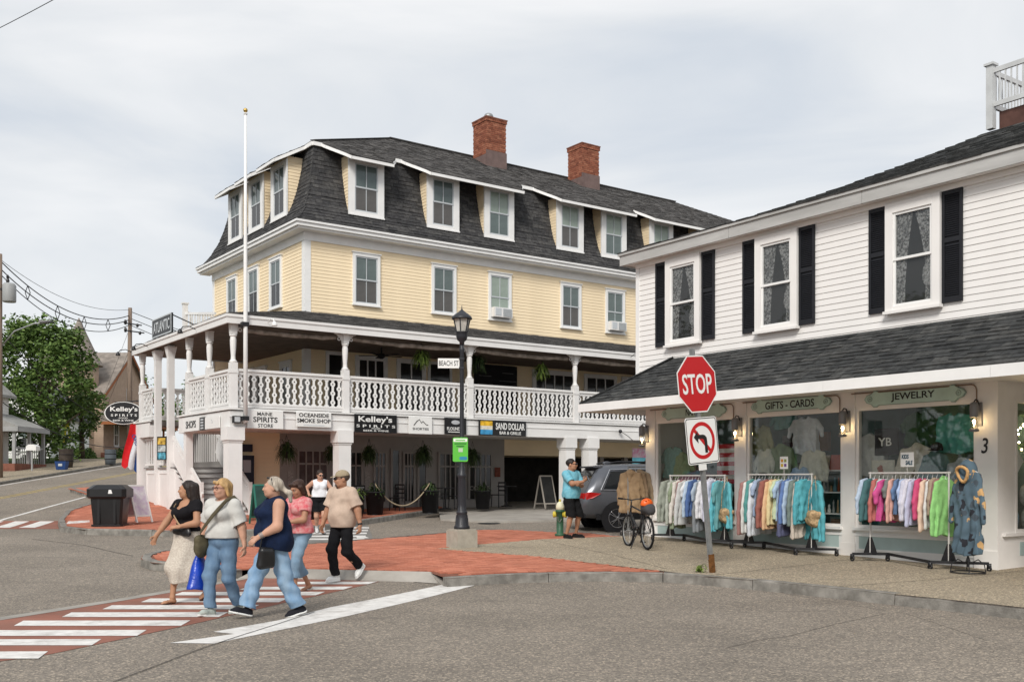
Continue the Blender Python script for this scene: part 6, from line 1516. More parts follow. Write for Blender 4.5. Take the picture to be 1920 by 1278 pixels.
# ------------------------------------------------------------------ clothes racks
RKW = mat('rack_white', (.62, .6, .57), .45, .4)
RY_ = -.25
def rack(u0, u1, b0, b1, v0, v1, label):
 """rolling Z-rack: white rail and uprights on a black Z-shaped foot with casters"""
 xa, xb = WB.xat(u0, RY_), WB.xat(u1, RY_); p = WB.w((xa + xb) / 2, RY_); zg = ground(*p) + .15
 o = empty('clothes_rack', (p[0], p[1], zg), WB.a, label, 'clothes rack', 'rolling clothes racks before the shop windows'); hw = (xb - xa) / 2
 xm = (xa + xb) / 2; c0, c1 = WB.xat(b0, RY_) - xm, WB.xat(b1, RY_) - xm
 zt = WB.z((v0 + v1) / 2, xm, RY_) - zg
 slope = lambda x: ground(*WB.w(xm + x, RY_)) + .15 - zg
 for x in (c0, c1): MB().tube([(x, 0, .12 + slope(x)), (x, 0, zt + .02)], .016, 8).build('upright', RKW, o)
 MB().tube([(c0 - .03, 0, zt), (c1 + .03, 0, zt)], .016, 8).build('rail', RKW, o)
 za, zb_ = .13 + slope(-hw), .13 + slope(hw)
 g = MB(); g.bar((-hw, -.26, za), (c0 + .2, .22, za), .045); g.bar((c0 + .2, .22, za), (c1 - .2, -.22, zb_), .045); g.bar((c1 - .2, -.22, zb_), (hw, .26, zb_), .045); g.build('foot', BLACK, o)
 for x, zz in ((c0, za), (c1, zb_)): g = MB(); g.prism([(x - .14, -.012, zz), (x + .14, -.012, zz), (x + .025, -.012, zz + .3), (x - .025, -.012, zz + .3)], (0, .024, 0)); g.build('gusset', BLACK, o)
 for x, y, zz in ((-hw, -.26, za), (c0 + .2, .22, za), (c1 - .2, -.22, zb_), (hw, .26, zb_)):
  g = MB(); g.torus((x, y, zz - .085), .034, .016, 16, 6, 'y'); g.box((x - .03, y - .022, zz - .09), (x + .03, y - .016, zz)); g.box((x - .03, y + .016, zz - .09), (x + .03, y + .022, zz)); g.lathe([(.012, 0), (.012, .02)], 8, (x, y, zz - .02)); g.build('caster', BLACK, o, smooth=True)
 return o, xm, zg + zt, c0, c1
HM = hanger_mesh()
GV = {}
def gmesh(kind, seed, m):
 P = {'long': (.93, .26, .83, False, .045), 'tee': (.88, .26, .27, False, .04), 'hood': (.86, .25, .74, True, .055), 'kid': (.72, .23, .63, False, .045), 'kidtee': (.62, .22, .24, False, .04), 'dress': (.82, .2, .18, False, .04)}[kind]
 k = (kind, seed % 3)
 if k not in GV: GV[k] = garment_mesh(seed % 3 + 11, WHITE, P[0], P[1], P[2], P[3], P[4])
 me = GV[k].copy(); me.materials.clear(); me.materials.append(m); return me
def hang(x, y, z, kind, col, name, label, group, seed, rz=0., tilt=0.):
 o = empty(name, label=label, cat=name.replace('_', ' '), group=group); top(o, WB, x, y, z - .012, rz); o.rotation_euler.x = tilt
 q = random.Random(seed * 7 + int(x * 50)); gy = sum(col) / 3; col = tuple(c * .74 + gy * .24 for c in col)
 pmesh('fabric', gmesh(kind, seed, cloth(col)), o, scale=(q.uniform(.8, 1.3), q.uniform(.85, 1.1), q.uniform(.8, 1.16))); pmesh('hanger', HM, o); return o
def fill(rk, xs0, xs1, items, where, group, seed):
 r = random.Random(seed); o, xm, z, c0, c1 = rk; n = len(items)
 for i, (col, kind, desc) in enumerate(items):
  t = i / (n - 1); x = xm + c0 + xs0 + (c1 - c0 - xs0 - xs1) * t
  nm = {'long': 'sweatshirt', 'tee': 'tshirt', 'hood': 'hoodie', 'kid': 'kids_sweater', 'kidtee': 'kids_tshirt', 'dress': 'dress'}[kind]
  prev = items[i - 1][2] if i else None
  lb = '%s hanging %s' % (desc, ('next to the %s one %s' % (prev.split(' ')[0], where)) if prev else 'at the far end %s' % where)
  hang(x, RY_ + r.uniform(-.02, .02), z, kind, col, nm, lb, group, r.randrange(99), r.uniform(-.16, .2), r.uniform(-.03, .03))
r1 = rack(1240, 1380, 1257, 1359, 892, 890, 'rolling clothes rack behind the stop sign post, before the NANA window')
fill(r1, .05, .06, [((.30, .33, .27), 'long', 'sage-grey sweatshirt'), ((.42, .45, .38), 'long', 'pale-moss sweatshirt'), ((.24, .30, .18), 'tee', 'olive t-shirt'), ((.66, .62, .55), 'long', 'cream sweatshirt'), ((.33, .09, .10), 'long', 'maroon sweatshirt'), ((.55, .56, .55), 'long', 'silver sweatshirt'), ((.66, .68, .70), 'tee', 'white t-shirt'), ((.40, .54, .70), 'long', 'sky-blue sweatshirt'), ((.05, .13, .36), 'long', 'royal-blue sweatshirt'), ((.36, .46, .58), 'tee', 'dusty-blue t-shirt'), ((.22, .24, .26), 'long', 'charcoal sweatshirt'), ((.68, .68, .71), 'long', 'snow-white sweatshirt'), ((.62, .62, .70), 'hood', 'lilac-white hoodie'), ((.56, .58, .74), 'long', 'lavender sweatshirt'), ((.05, .48, .58), 'long', 'turquoise sweatshirt'), ((.10, .36, .38), 'tee', 'teal t-shirt')], 'on the rack behind the stop sign post', 'tops on the rack by the stop sign', 1)
r2 = rack(1388, 1552, 1404, 1522, 889, 889, 'rolling clothes rack before the GIFTS window, with a straw bag on its end')
fill(r2, .02, .08, [((.38, .17, .15), 'long', 'rust-pink sweatshirt'), ((.66, .65, .62), 'long', 'ivory sweatshirt'), ((.06, .30, .28), 'long', 'green-teal sweatshirt'), ((.62, .66, .72), 'long', 'frost-white sweatshirt'), ((.30, .40, .58), 'tee', 'denim-blue t-shirt'), ((.12, .12, .14), 'long', 'near-black sweatshirt'), ((.26, .18, .18), 'long', 'brown-grey sweatshirt'), ((.34, .10, .07), 'long', 'brick-red sweatshirt'), ((.76, .44, .20), 'long', 'apricot sweatshirt'), ((.72, .58, .26), 'long', 'mustard-yellow sweatshirt'), ((.52, .64, .38), 'tee', 'lime-white t-shirt'), ((.34, .50, .70), 'tee', 'patterned-blue t-shirt'), ((.10, .11, .22), 'long', 'midnight-navy sweatshirt'), ((.08, .18, .46), 'long', 'cobalt-blue sweatshirt'), ((.34, .48, .66), 'long', 'powder-blue sweatshirt'), ((.16, .22, .20), 'long', 'forest-grey sweatshirt'), ((.58, .49, .40), 'long', 'sand-beige sweatshirt'), ((.03, .38, .46), 'long', 'bright-turquoise sweatshirt'), ((.04, .42, .50), 'long', 'aqua-turquoise sweatshirt')], 'on the rack under the GIFTS window', 'tops on the rack under the GIFTS window', 2)
r3 = rack(1615, 1838, 1632, 1779, 885, 887, 'rolling rack of kids clothes before the JEWELRY window, with a KIDS SALE sign')
fill(r3, .0, .05, [((.40, .52, .68), 'kid', 'baby-blue kids sweater'), ((.05, .16, .17), 'kid', 'dark-teal kids sweater'), ((.52, .12, .10), 'kid', 'coral-red kids sweater'), ((.50, .66, .64), 'kidtee', 'mint-white kids t-shirt'), ((.66, .02, .26), 'kidtee', 'magenta kids t-shirt'), ((.18, .20, .19), 'kidtee', 'dark-grey kids t-shirt'), ((.70, .34, .27), 'kid', 'salmon-pink kids sweater'), ((.10, .20, .40), 'kidtee', 'medium-blue kids t-shirt'), ((.36, .50, .80), 'kidtee', 'cornflower-blue kids t-shirt'), ((.56, .56, .70), 'kid', 'pale-violet kids sweater'), ((.66, .64, .74), 'kid', 'lilac-tinted kids sweater'), ((.46, .48, .68), 'kid', 'periwinkle kids sweater'), ((.66, .02, .16), 'kid', 'hot-pink kids sweater'), ((.78, .54, .38), 'kid', 'orange-and-white kids sweater'), ((.66, .66, .62), 'kid', 'off-white kids sweater'), ((.38, .28, .18), 'kid', 'caramel kids sweater'), ((.34, .16, .14), 'kid', 'rosewood kids sweater'), ((.26, .66, .16), 'hood', 'lime-green hoodie')], 'on the KIDS SALE rack', 'kids tops on the KIDS SALE rack', 3)
# facing garments on the near ends of the racks
hang(r2[1] + r2[4] + .1, RY_ - .02, r2[2] - .03, 'long', (.04, .40, .47), 'sweatshirt', 'wide turquoise sweatshirt facing out at the near end of the rack under the GIFTS window', 'tops on the rack under the GIFTS window', 4, R(60))
hang(r1[1] + r1[4] + .08, RY_ - .02, r1[2] - .03, 'long', (.06, .46, .54), 'sweatshirt', 'turquoise printed sweatshirt facing out at the near end of the rack by the stop sign', 'tops on the rack by the stop sign', 5, R(55))
DOG = bpy.data.materials.new('animal_print'); DOG.use_nodes = True; t = DOG.node_tree; p = t.nodes['Principled BSDF']; p.inputs['Roughness'].default_value = .95; l = t.links.new
co = N(t, 'ShaderNodeTexCoord').outputs['Object']; nz = N(t, 'ShaderNodeTexNoise', Scale=9.0, Detail=2.0); l(co, nz.inputs['Vector']); mxv = N(t, 'ShaderNodeMix', data_type='VECTOR'); mxv.inputs[0].default_value = .16; l(co, mxv.inputs[4]); l(nz.outputs['Color'], mxv.inputs[5])
vo = N(t, 'ShaderNodeTexVoronoi', Scale=6.5); l(mxv.outputs[1], vo.inputs['Vector']); sp_ = N(t, 'ShaderNodeSeparateColor'); l(vo.outputs['Color'], sp_.inputs[0]); rc = ramp(t, [(.0, (.02, .022, .03)), (.42, (.02, .022, .03)), (.43, (.55, .34, .15)), (.8, (.55, .34, .15)), (.81, (.06, .08, .10))]); l(sp_.outputs[0], rc.inputs['Fac'])
rm = ramp(t, [(.36, (1, 1, 1)), (.40, (0, 0, 0))]); l(vo.outputs['Distance'], rm.inputs['Fac']); mc = N(t, 'ShaderNodeMix', data_type='RGBA'); l(rm.outputs['Color'], mc.inputs[0]); mc.inputs[6].default_value = (.085, .135, .175, 1); l(rc.outputs['Color'], mc.inputs[7]); l(mc.outputs[2], p.inputs['Base Color'])
rb = empty('blanket_robe', label='long blue-grey fleece robe with animal print and tan-lined hood, hung by the house number post', cat='robe'); xr = WB.xat(1815, RY_ - .25); p_ = WB.w(xr, RY_ - .25); zr = WB.z(866, xr, RY_ - .25); top(rb, WB, xr, RY_ - .25, zr, R(90)); rb.rotation_euler.z += R(-15)
pmesh('fabric', garment_mesh(77, DOG, 1.34, .25, .72, False, .075, 1.12), rb, (0, 0, -.05)); LIN = cloth((.60, .36, .16))
f = Field((-.16, -.2, -.38), (.16, .2, .08), .012); f.ell((0, 0, -.15), (.13, .16, .2), .02); f.ell((-.12, 0, -.15), (.1, .09, .1), .02, cut=True); pmesh('hood', f.skin('hood', DOG), rb)
f = Field((-.2, -.2, -.4), (.1, .2, .05), .012)
for q in range(14):
 a0, a1 = 2 * math.pi * q / 14, 2 * math.pi * (q + 1) / 14; c = lambda a: (-.12 - .03 * math.sin(a), .115 * math.cos(a) * (.55 + .45 * min(1, 1.2 + math.sin(a))), -.15 + .1 * math.sin(a) * (1.7 if math.sin(a) < 0 else .75)); f.cone(c(a0), c(a1), .024, .024, .01)
pmesh('fleece_trim', f.skin('fleece_trim', LIN), rb); pmesh('hanger', HM, rb)
st_ = empty('garment_stand', label='black wrought-iron stand foot under the animal-print robe', cat='stand'); zg = ground(*p_) + .15; top(st_, WB, xr, RY_ - .25, zg)
g = MB(); g.torus((0, 0, .015), .26, .012, 28, 6); g.build('ring', BLACK, st_, smooth=True)
g = MB(); g.tube([(0, 0, .1), (0, 0, zr - zg)], .012, 8); g.build('post', BLACK, st_)
for k in range(4):
 a = k * math.pi / 2 + .6; g = MB(); c, s = math.cos(a), math.sin(a); g.tube([(.26 * c, .26 * s, .015), (.24 * c, .24 * s, .14), (.15 * c, .15 * s, .22), (.04 * c, .04 * s, .16), (0, 0, .28)], .01, 6); g.build('scroll', BLACK, st_)
ks = empty('sale_card', label='white hand-lettered KIDS SALE card standing on the kids clothes rack', cat='sign'); xk = WB.xat(1701, RY_); top(ks, WB, xk, RY_, WB.z(861, xk, RY_), R(-12))
MB().box((-.15, -.004, -.125), (.15, .004, .125)).build('card', SWHITE, ks); text('KIDS', .16, .075, cloth((.01, .07, .12)), ks, (-.04, -.006, .05), bold=.02, shear=.1); text('SALE', .16, .075, cloth((.01, .07, .12)), ks, (.05, -.006, -.055), bold=.02, shear=.1); MB().tube([(0, 0, -.125), (0, 0, -.26)], .006, 6).build('stem', RKW, ks)
ks = empty('sale_card', label='small colourful hand-lettered card standing on the rack under the GIFTS window', cat='sign'); xk = WB.xat(1470, RY_); top(ks, WB, xk, RY_, WB.z(867, xk, RY_), R(-12)); MB().box((-.12, -.004, -.12), (.12, .004, .12)).build('card', SWHITE, ks)
for k, c in enumerate(((.6, .4, .05), (.2, .1, .3), (.65, .3, .05), (.3, .35, .1))): MB().box((-.09 + (k % 2) * .1, -.006, -.08 + (k // 2) * .09), (-.02 + (k % 2) * .1, -.004, -.02 + (k // 2) * .09)).build('letter_block', cloth(c), ks)
MB().tube([(0, 0, -.12), (0, 0, -.3)], .006, 6).build('stem', RKW, ks)
def straw_bag(rk, lb, dy):
 o, xm, z, c0, c1 = rk; b = empty('straw_bag', label=lb, cat='straw bag', group='straw bags on the racks'); top(b, WB, xm + c1 + .16, RY_ - .12, z - .82)
 m = mat('straw', (.50, .35, .20), .9, .1, var=.5, vscale=18, bump=.6, bscale=60); g = Field((-.3, -.2, -.3), (.3, .2, .3), .014); g.ell((0, 0, -.02), (.2, .1, .15), .02); g.ell((.04, -.05, .06), (.2, .08, .09), .03); g.wrinkle(.012, 24, 20, 30, 1.); pmesh('basket', g.skin('basket', m), b)
 q = MB(); q.tube([(-.15, 0, .1), (-.12, .0, .5), (0, .02, .8), (.04, .0, .5), (.15, 0, .1)], .008, 6); q.build('strap', m, b)
straw_bag(r1, 'straw bag with an orange shell, hung on the rack by the stop sign', 0); straw_bag(r2, 'pleated straw bag hung on the near end of the rack under the GIFTS window', 0)
# rail of tan jackets by the lane
xj = WB.xat(1182, -.1); o = empty('clothes_rack', label='short clothes rail of tan jackets at the lane corner of the shop, behind the bicycle', cat='clothes rack'); pj = WB.w(xj, .35); zg = ground(*pj) + .15; put(o, (pj[0], pj[1], zg), R(32))
for x in (-.5, .5): MB().tube([(x, 0, .08), (x, 0, 1.62)], .015, 8).build('upright', STEEL, o)
MB().tube([(-.5, 0, 1.6), (.5, 0, 1.6)], .015, 8).build('rail', STEEL, o); g = MB(); g.bar((-.5, -.25, .1), (-.5, .25, .1), .04); g.bar((.5, -.25, .1), (.5, .25, .1), .04); g.bar((-.5, 0, .1), (.5, 0, .1), .04); g.build('foot', STEEL, o)
for x in (-.5, .5):
 for y in (-.25, .25): g = MB(); g.torus((x, y, .045), .03, .015, 14, 6, 'y'); g.build('caster', BLACK, o)
for k, (dx, c, lb) in enumerate(((-.42, (.32, .22, .13), 'tan jacket at the outer end of the short rail by the lane'), (-.28, (.27, .19, .12), 'brown jacket second on the short rail by the lane'), (-.12, (.36, .27, .18), 'beige jacket in the middle of the short rail by the lane'), (.06, (.2, .15, .1), 'dark brown jacket on the short rail, just behind the bicycle'), (.24, (.3, .26, .2), 'grey-brown jacket on the short rail nearest the shop wall'))):
 q = empty('jacket', label=lb, cat='jacket', group='jackets on the short rail'); put(q, (pj[0] + dx * math.cos(R(32)), pj[1] + dx * math.sin(R(32)), zg + 1.59), R(32) + R(25 - 8 * k)); me = cached(('jk', k % 2), lambda: garment_mesh(40 + k, WHITE, .95, .26, .66, k % 2 == 0, .07)).copy(); me.materials.clear(); me.materials.append(cloth(c)); pmesh('fabric', me, q); pmesh('hanger', HM, q)

p = gpix(1311, 1072, .15); o = empty('weed', p, 0, 'small green weed growing from the kerb joint left of the stop sign foot', 'weed'); tuft(26, .16, FERNB, 3, .3, .02, parent=o, up=1.6)
sl_ = empty('string_lights', label='warm string lights wound on a dark wreath inside the entrance window', cat='string lights'); top(sl_, WB, P3b - .3, 1.55, 2.55); MB().torus((0, 0, 0), .3, .05, 24, 6, 'x').build('wreath', cloth((.03, .06, .03)), sl_)
for k in range(16): a = k * .61; MB().sphere((.08, (.1 + .018 * k) * math.cos(a), (.1 + .018 * k) * math.sin(a) - .02 * k), .016, 6, 4).build('bulb', mat('warm_bulb', (1, .72, .38)), sl_)
# ------------------------------------------------------------------ bicycle
rp = gpix(1214, 1031, .15); bd = Vector((-.25, .97)).normalized(); bk_ = empty('bicycle', rp, math.atan2(bd.y, bd.x), 'black bicycle on its stand by the shop corner, with rear bag', 'bicycle'); bk_.rotation_euler.x = 0
BF = mat('bike_frame', (.02, .02, .022), .35, .5); WR = .345
def wheel(x, nm='wheel'):
 o = MB().torus((x, 0, WR), WR - .03, .024, 40, 8, 'y').build(nm, mat('tyre', (.014, .014, .015), .8, .2), bk_, smooth=True)
 MB().torus((x, 0, WR), WR - .062, .012, 40, 6, 'y').build('rim', STEEL, o, smooth=True); g = MB()
 for k in range(24): a = 2 * math.pi * k / 24; g.bar((x + .03 * math.cos(a + .3), (-1) ** k * .03, WR + .03 * math.sin(a + .3)), (x + (WR - .065) * math.cos(a), 0, WR + (WR - .065) * math.sin(a)), .004)
 g.build('spokes', STEEL, o); g = MB(); g.tube([(x, -.05, WR), (x, .05, WR)], .02, 8); g.build('hub', STEEL, o)
wheel(0); wheel(1.06)
BBx = (.43, 0, .29); SDT = (.28, 0, .80); HDT = (.90, 0, .86); HDB = (.93, 0, .74)
g = MB(); g.tube([BBx, (.245, 0, .9)], .017, 8); g.tube([(.29, 0, .76), HDT], .018, 8); g.tube([BBx, HDB], .022, 8); g.tube([HDT, HDB], .022, 8)
for s in (-1, 1): g.tube([(0, s * .065, WR), (.41, s * .03, .29)], .01, 6); g.tube([(0, s * .065, WR), (.29, s * .02, .76)], .009, 6); g.tube([(1.06, s * .055, WR), (.95, s * .05, .68), (.93, 0, .7)], .012, 6)
g.build('frame', BF, bk_, smooth=True)
g = MB(); g.tube([(.9, 0, .86), (.87, 0, .98)], .015, 8); g.tube([(.76, .33, 1.02), (.84, .12, 1.0), (.87, 0, .98), (.84, -.12, 1.0), (.76, -.33, 1.02)], .013, 8); g.build('handlebar', BF, bk_, smooth=True)
for s in (-1, 1): g = MB(); g.tube([(.76, s * .33, 1.02), (.80, s * .22, 1.01)], .02, 8); g.build('grip', MATTB, bk_)
f = Field((.0, -.14, .82), (.42, .14, 1.04), .011); f.cone((.12, 0, .94), (.38, 0, .94), .07, .02, .02, flat=((0, 0, 1), .5)); f.ell((.13, 0, .94), (.08, .09, .035), .02); pmesh('saddle', f.skin('saddle', MATTB), bk_)
g = MB(); g.torus((.43, -.05, .29), .085, .008, 24, 5, 'y'); g.bar((.43, -.06, .29), (.5, -.06, .14), .02); g.bar((.43, .06, .29), (.36, .06, .44), .02); g.box((.45, -.15, .12), (.55, -.06, .145)); g.box((.31, .06, .43), (.41, .15, .455)); g.build('crankset', BF, bk_)
g = MB(); g.bar((-.18, 0, .72), (.26, 0, .74), .14, .015);
for s in (-1, 1): g.bar((0, s * .07, WR), (-.1, s * .06, .72), .01); g.bar((0, s * .07, WR), (.08, s * .06, .72), .01)
g.bar((.38, .08, .3), (.3, .24, .02), .014); g.build('rack_and_stand', BF, bk_)
f = Field((-.3, -.2, .7), (.24, .2, 1.0), .012); f.ell((-.03, 0, .84), (.19, .13, .1), .02); f.cone((-.14, 0, .8), (.08, 0, .8), .1, .1, .04); f.wrinkle(.004, 30, 30, 30, 2.); pmesh('rear_bag', f.skin('rear_bag', cloth((.07, .07, .075))), bk_)
mg = MB(); mg.torus((0, 0, WR), WR + .02, .015, 30, 5, 'y');
hm = empty('bike_helmet', label='orange bicycle helmet resting on the grey rear bag of the bicycle', cat='helmet'); hm.location = (rp[0] - .02, rp[1] - .03, rp[2] + .92); hm.rotation_euler = (R(8), R(-6), R(30))
OR = mat('helmet_orange', (.75, .12, .015), .35, .45); f = Field((-.18, -.15, -.06), (.18, .15, .16), .0085); f.ell((0, 0, .0), (.135, .105, .115), .01); f.ell((0, 0, -.02), (.115, .088, .095), .01, cut=True)
for yv in (-.055, 0, .055):
 for xv in (-.07, .01, .08): f.cone((xv - .025, yv, .13), (xv + .03, yv, .04), .016, .016, .006, cut=True)
f.plane((0, 0, -.02), (0, 0, -1)); pmesh('shell', f.skin('shell', OR), hm); f = Field((-.14, -.12, -.05), (.14, .12, .12), .011); f.ell((0, 0, -.01), (.105, .08, .095), .01); f.plane((0, 0, -.02), (0, 0, -1)); pmesh('liner', f.skin('liner', MATTB), hm)

# ------------------------------------------------------------------ grey SUV in the lane
cpt = gpix(1157, 997); ca = R(13); cf = Vector((math.cos(ca), math.sin(ca))); cl = Vector((-cf.y, cf.x))
co_ = Vector(cpt[:2]) - cf * .98 + cl * .93
car = empty('parked_car', (co_.x, co_.y, cpt[2]), ca, 'dark grey SUV parked in the lane beside the shop, seen from the rear', 'car')
CP = mat('grey_car_paint', (.13, .137, .155), .28, .6, .55); CG = mat('car_glass', (.012, .014, .016), .06, .6)
stn = [  # x, bottom z, sill w, belt z, belt w, top z, top w
 (.0, .52, .80, .78, .84, .80, .80), (.06, .42, .88, .88, .93, .92, .88), (.16, .38, .93, 1.06, .96, 1.10, .90), (.36, .36, .95, 1.10, .97, 1.42, .76), (.56, .36, .96, 1.11, .975, 1.70, .68), (.8, .36, .96, 1.11, .975, 1.77, .67), (1.6, .36, .96, 1.10, .975, 1.80, .68), (2.5, .36, .96, 1.07, .975, 1.78, .67), (3.0, .36, .96, 1.05, .97, 1.68, .66), (3.75, .36, .96, 1.03, .96, 1.08, .84), (4.4, .36, .95, .98, .93, 1.02, .78), (4.75, .40, .9, .82, .86, .85, .7), (4.86, .48, .8, .7, .76, .72, .62)]
g = MB(); vs = []
for x, zb_, sw, zbt, bw, zt_, tw in stn:
 half = [(sw * .8, zb_), (sw, zb_ + .12), (bw + .005, (zb_ + zbt) / 2 + .05), (bw - .01, zbt), (tw + (bw - tw) * .12, zt_ - (zt_ - zbt) * .1), (tw * .8, zt_), (tw * .3, zt_ + .015)]
 vs += [(x, -a, b) for a, b in half] + [(x, a, b) for a, b in half[::-1]]
m_ = 14; g.add(vs, [(i * m_ + k, i * m_ + (k + 1) % m_, (i + 1) * m_ + (k + 1) % m_, (i + 1) * m_ + k) for i in range(len(stn) - 1) for k in range(m_)] + [tuple(range(m_))[::-1], tuple((len(stn) - 1) * m_ + k for k in range(m_))]); body = g.build('body', CP, car, smooth='all')
def glasshouse(pts, m, nm, dy=.012):
 for s in (-1, 1):
  ps = [(x, s * (y + dy), z) for x, y, z in pts]; MB().prism(ps if s < 0 else ps[::-1], (0, -s * .03, 0)).build(nm, m, car)
wl = lambda z: .965 - (z - 1.1) * .40
def win_poly(q): return [(x, wl(z), z) for x, z in q]
glasshouse(win_poly([(.60, 1.14), (1.42, 1.12), (1.42, 1.62), (.86, 1.60)]), CG, 'side_window'); glasshouse(win_poly([(1.5, 1.12), (2.35, 1.10), (2.35, 1.62), (1.5, 1.63)]), CG, 'side_window'); glasshouse(win_poly([(2.43, 1.10), (3.35, 1.08), (2.95, 1.52), (2.43, 1.62)]), CG, 'side_window')
for s in (-1, 1):
 g = MB(); q = [(.52, 1.11), (3.42, 1.06), (2.95, 1.56), (2.4, 1.66), (1.5, 1.67), (.83, 1.64), (.52, 1.11)]; g.tube([(x, s * (wl(z) + .018), z) for x, z in q], .013, 6); g.build('window_trim', CHROME, car)
MB().prism([(.30, -.62, 1.24), (.30, .62, 1.24), (.49, .56, 1.6), (.49, -.56, 1.6)][::-1], (-.03, 0, .015)).build('rear_window', CG, car)
MB().prism([(3.78, -.72, 1.12), (3.78, .72, 1.12), (3.05, .6, 1.63), (3.05, -.6, 1.63)], (.02, 0, .025)).build('windscreen', CG, car)
g = MB(); g.box((.42, -.62, 1.70), (.68, .62, 1.745)); g.build('spoiler', CP, car)
for s in (-1, 1):
 g = MB(); ps = [(.08, .93, 1.02), (.12, .955, .86), (.3, .985, .90), (.52, .99, 1.02), (.2, .98, 1.06)]; g.prism([(x, s * y, z) for x, y, z in (ps if s > 0 else ps[::-1])], (0, s * .012, 0)); g.box((.045, min(s * .62, s * .94), .88), (.09, max(s * .62, s * .94), 1.03)); g.build('tail_light', mat('tail_red', (.42, .012, .012), .25, .5), car)
 g = MB(); g.tube([(.9, s * .6, 1.82), (1.1, s * .6, 1.86), (2.4, s * .6, 1.86), (2.6, s * .6, 1.8)], .018, 6); g.build('roof_rail', BLACK, car)
 MB().box((3.0, min(s * .96, s * 1.12), 1.08), (3.15, max(s * .96, s * 1.12), 1.22)).build('door_mirror', CP, car)
 for x in (1.75, 2.75): MB().box((x, min(s * .975, s * .995), .96), (x + .2, max(s * .975, s * .995), .99)).build('door_handle', CHROME, car)
 g = MB();
 for x in (1.44, 2.4): g.box((x, min(s * .976, s * .982), .5), (x + .012, max(s * .976, s * .982), 1.1))
 g.build('door_gap', BLACK, car)
MB().box((.0, -.86, .38), (.14, .86, .62)).build('rear_bumper', MATTB, car); g = MB(); g.box((.4, -.975, .33), (4.6, -.94, .46)); g.box((.4, .94, .33), (4.6, .975, .46)); g.build('sill_trim', MATTB, car)
MB().box((.035, -.26, .82), (.05, .26, .96)).build('number_plate', SASHB, car); MB().sphere((1.0, 0, 1.83), (.12, .03, .05)).build('antenna_fin', CP, car)
for x in (.98, 3.86):
 for s in (-1, 1):
  g = MB(); n = 24; g.prism([(x + .45 * math.cos(2 * math.pi * k / n), s * .972, .37 + .45 * math.sin(2 * math.pi * k / n)) for k in (range(n) if s < 0 else range(n - 1, -1, -1))], (0, s * .012, 0)); g.build('wheel_arch', MATTB, car)
  o = MB().torus((x, s * .90, .37), .29, .085, 32, 8, 'y').build('wheel', mat('tyre', (.014, .014, .015), .8, .2), car, smooth=True); g = MB()
  for k in range(5):
   for d in (-.16, .16): a = 2 * math.pi * k / 5 + d * .6; g.bar((x + .03 * math.cos(a), s * .985, .37 + .03 * math.sin(a)), (x + .245 * math.cos(a + d * .3), s * .98, .37 + .245 * math.sin(a + d * .3)), .035, .02)
  g.torus((x, s * .975, .37), .245, .014, 32, 5, 'y'); g.sphere((x, s * .985, .37), (.05, .012, .05)); g.build('rim', CHROME, o);
  g = MB(); n = 24; g.prism([(x + .24 * math.cos(2 * math.pi * k / n), s * .95, .37 + .24 * math.sin(2 * math.pi * k / n)) for k in (range(n) if s < 0 else range(n - 1, -1, -1))], (0, s * .006, 0)); g.build('brake_disc', DARKIN, o)

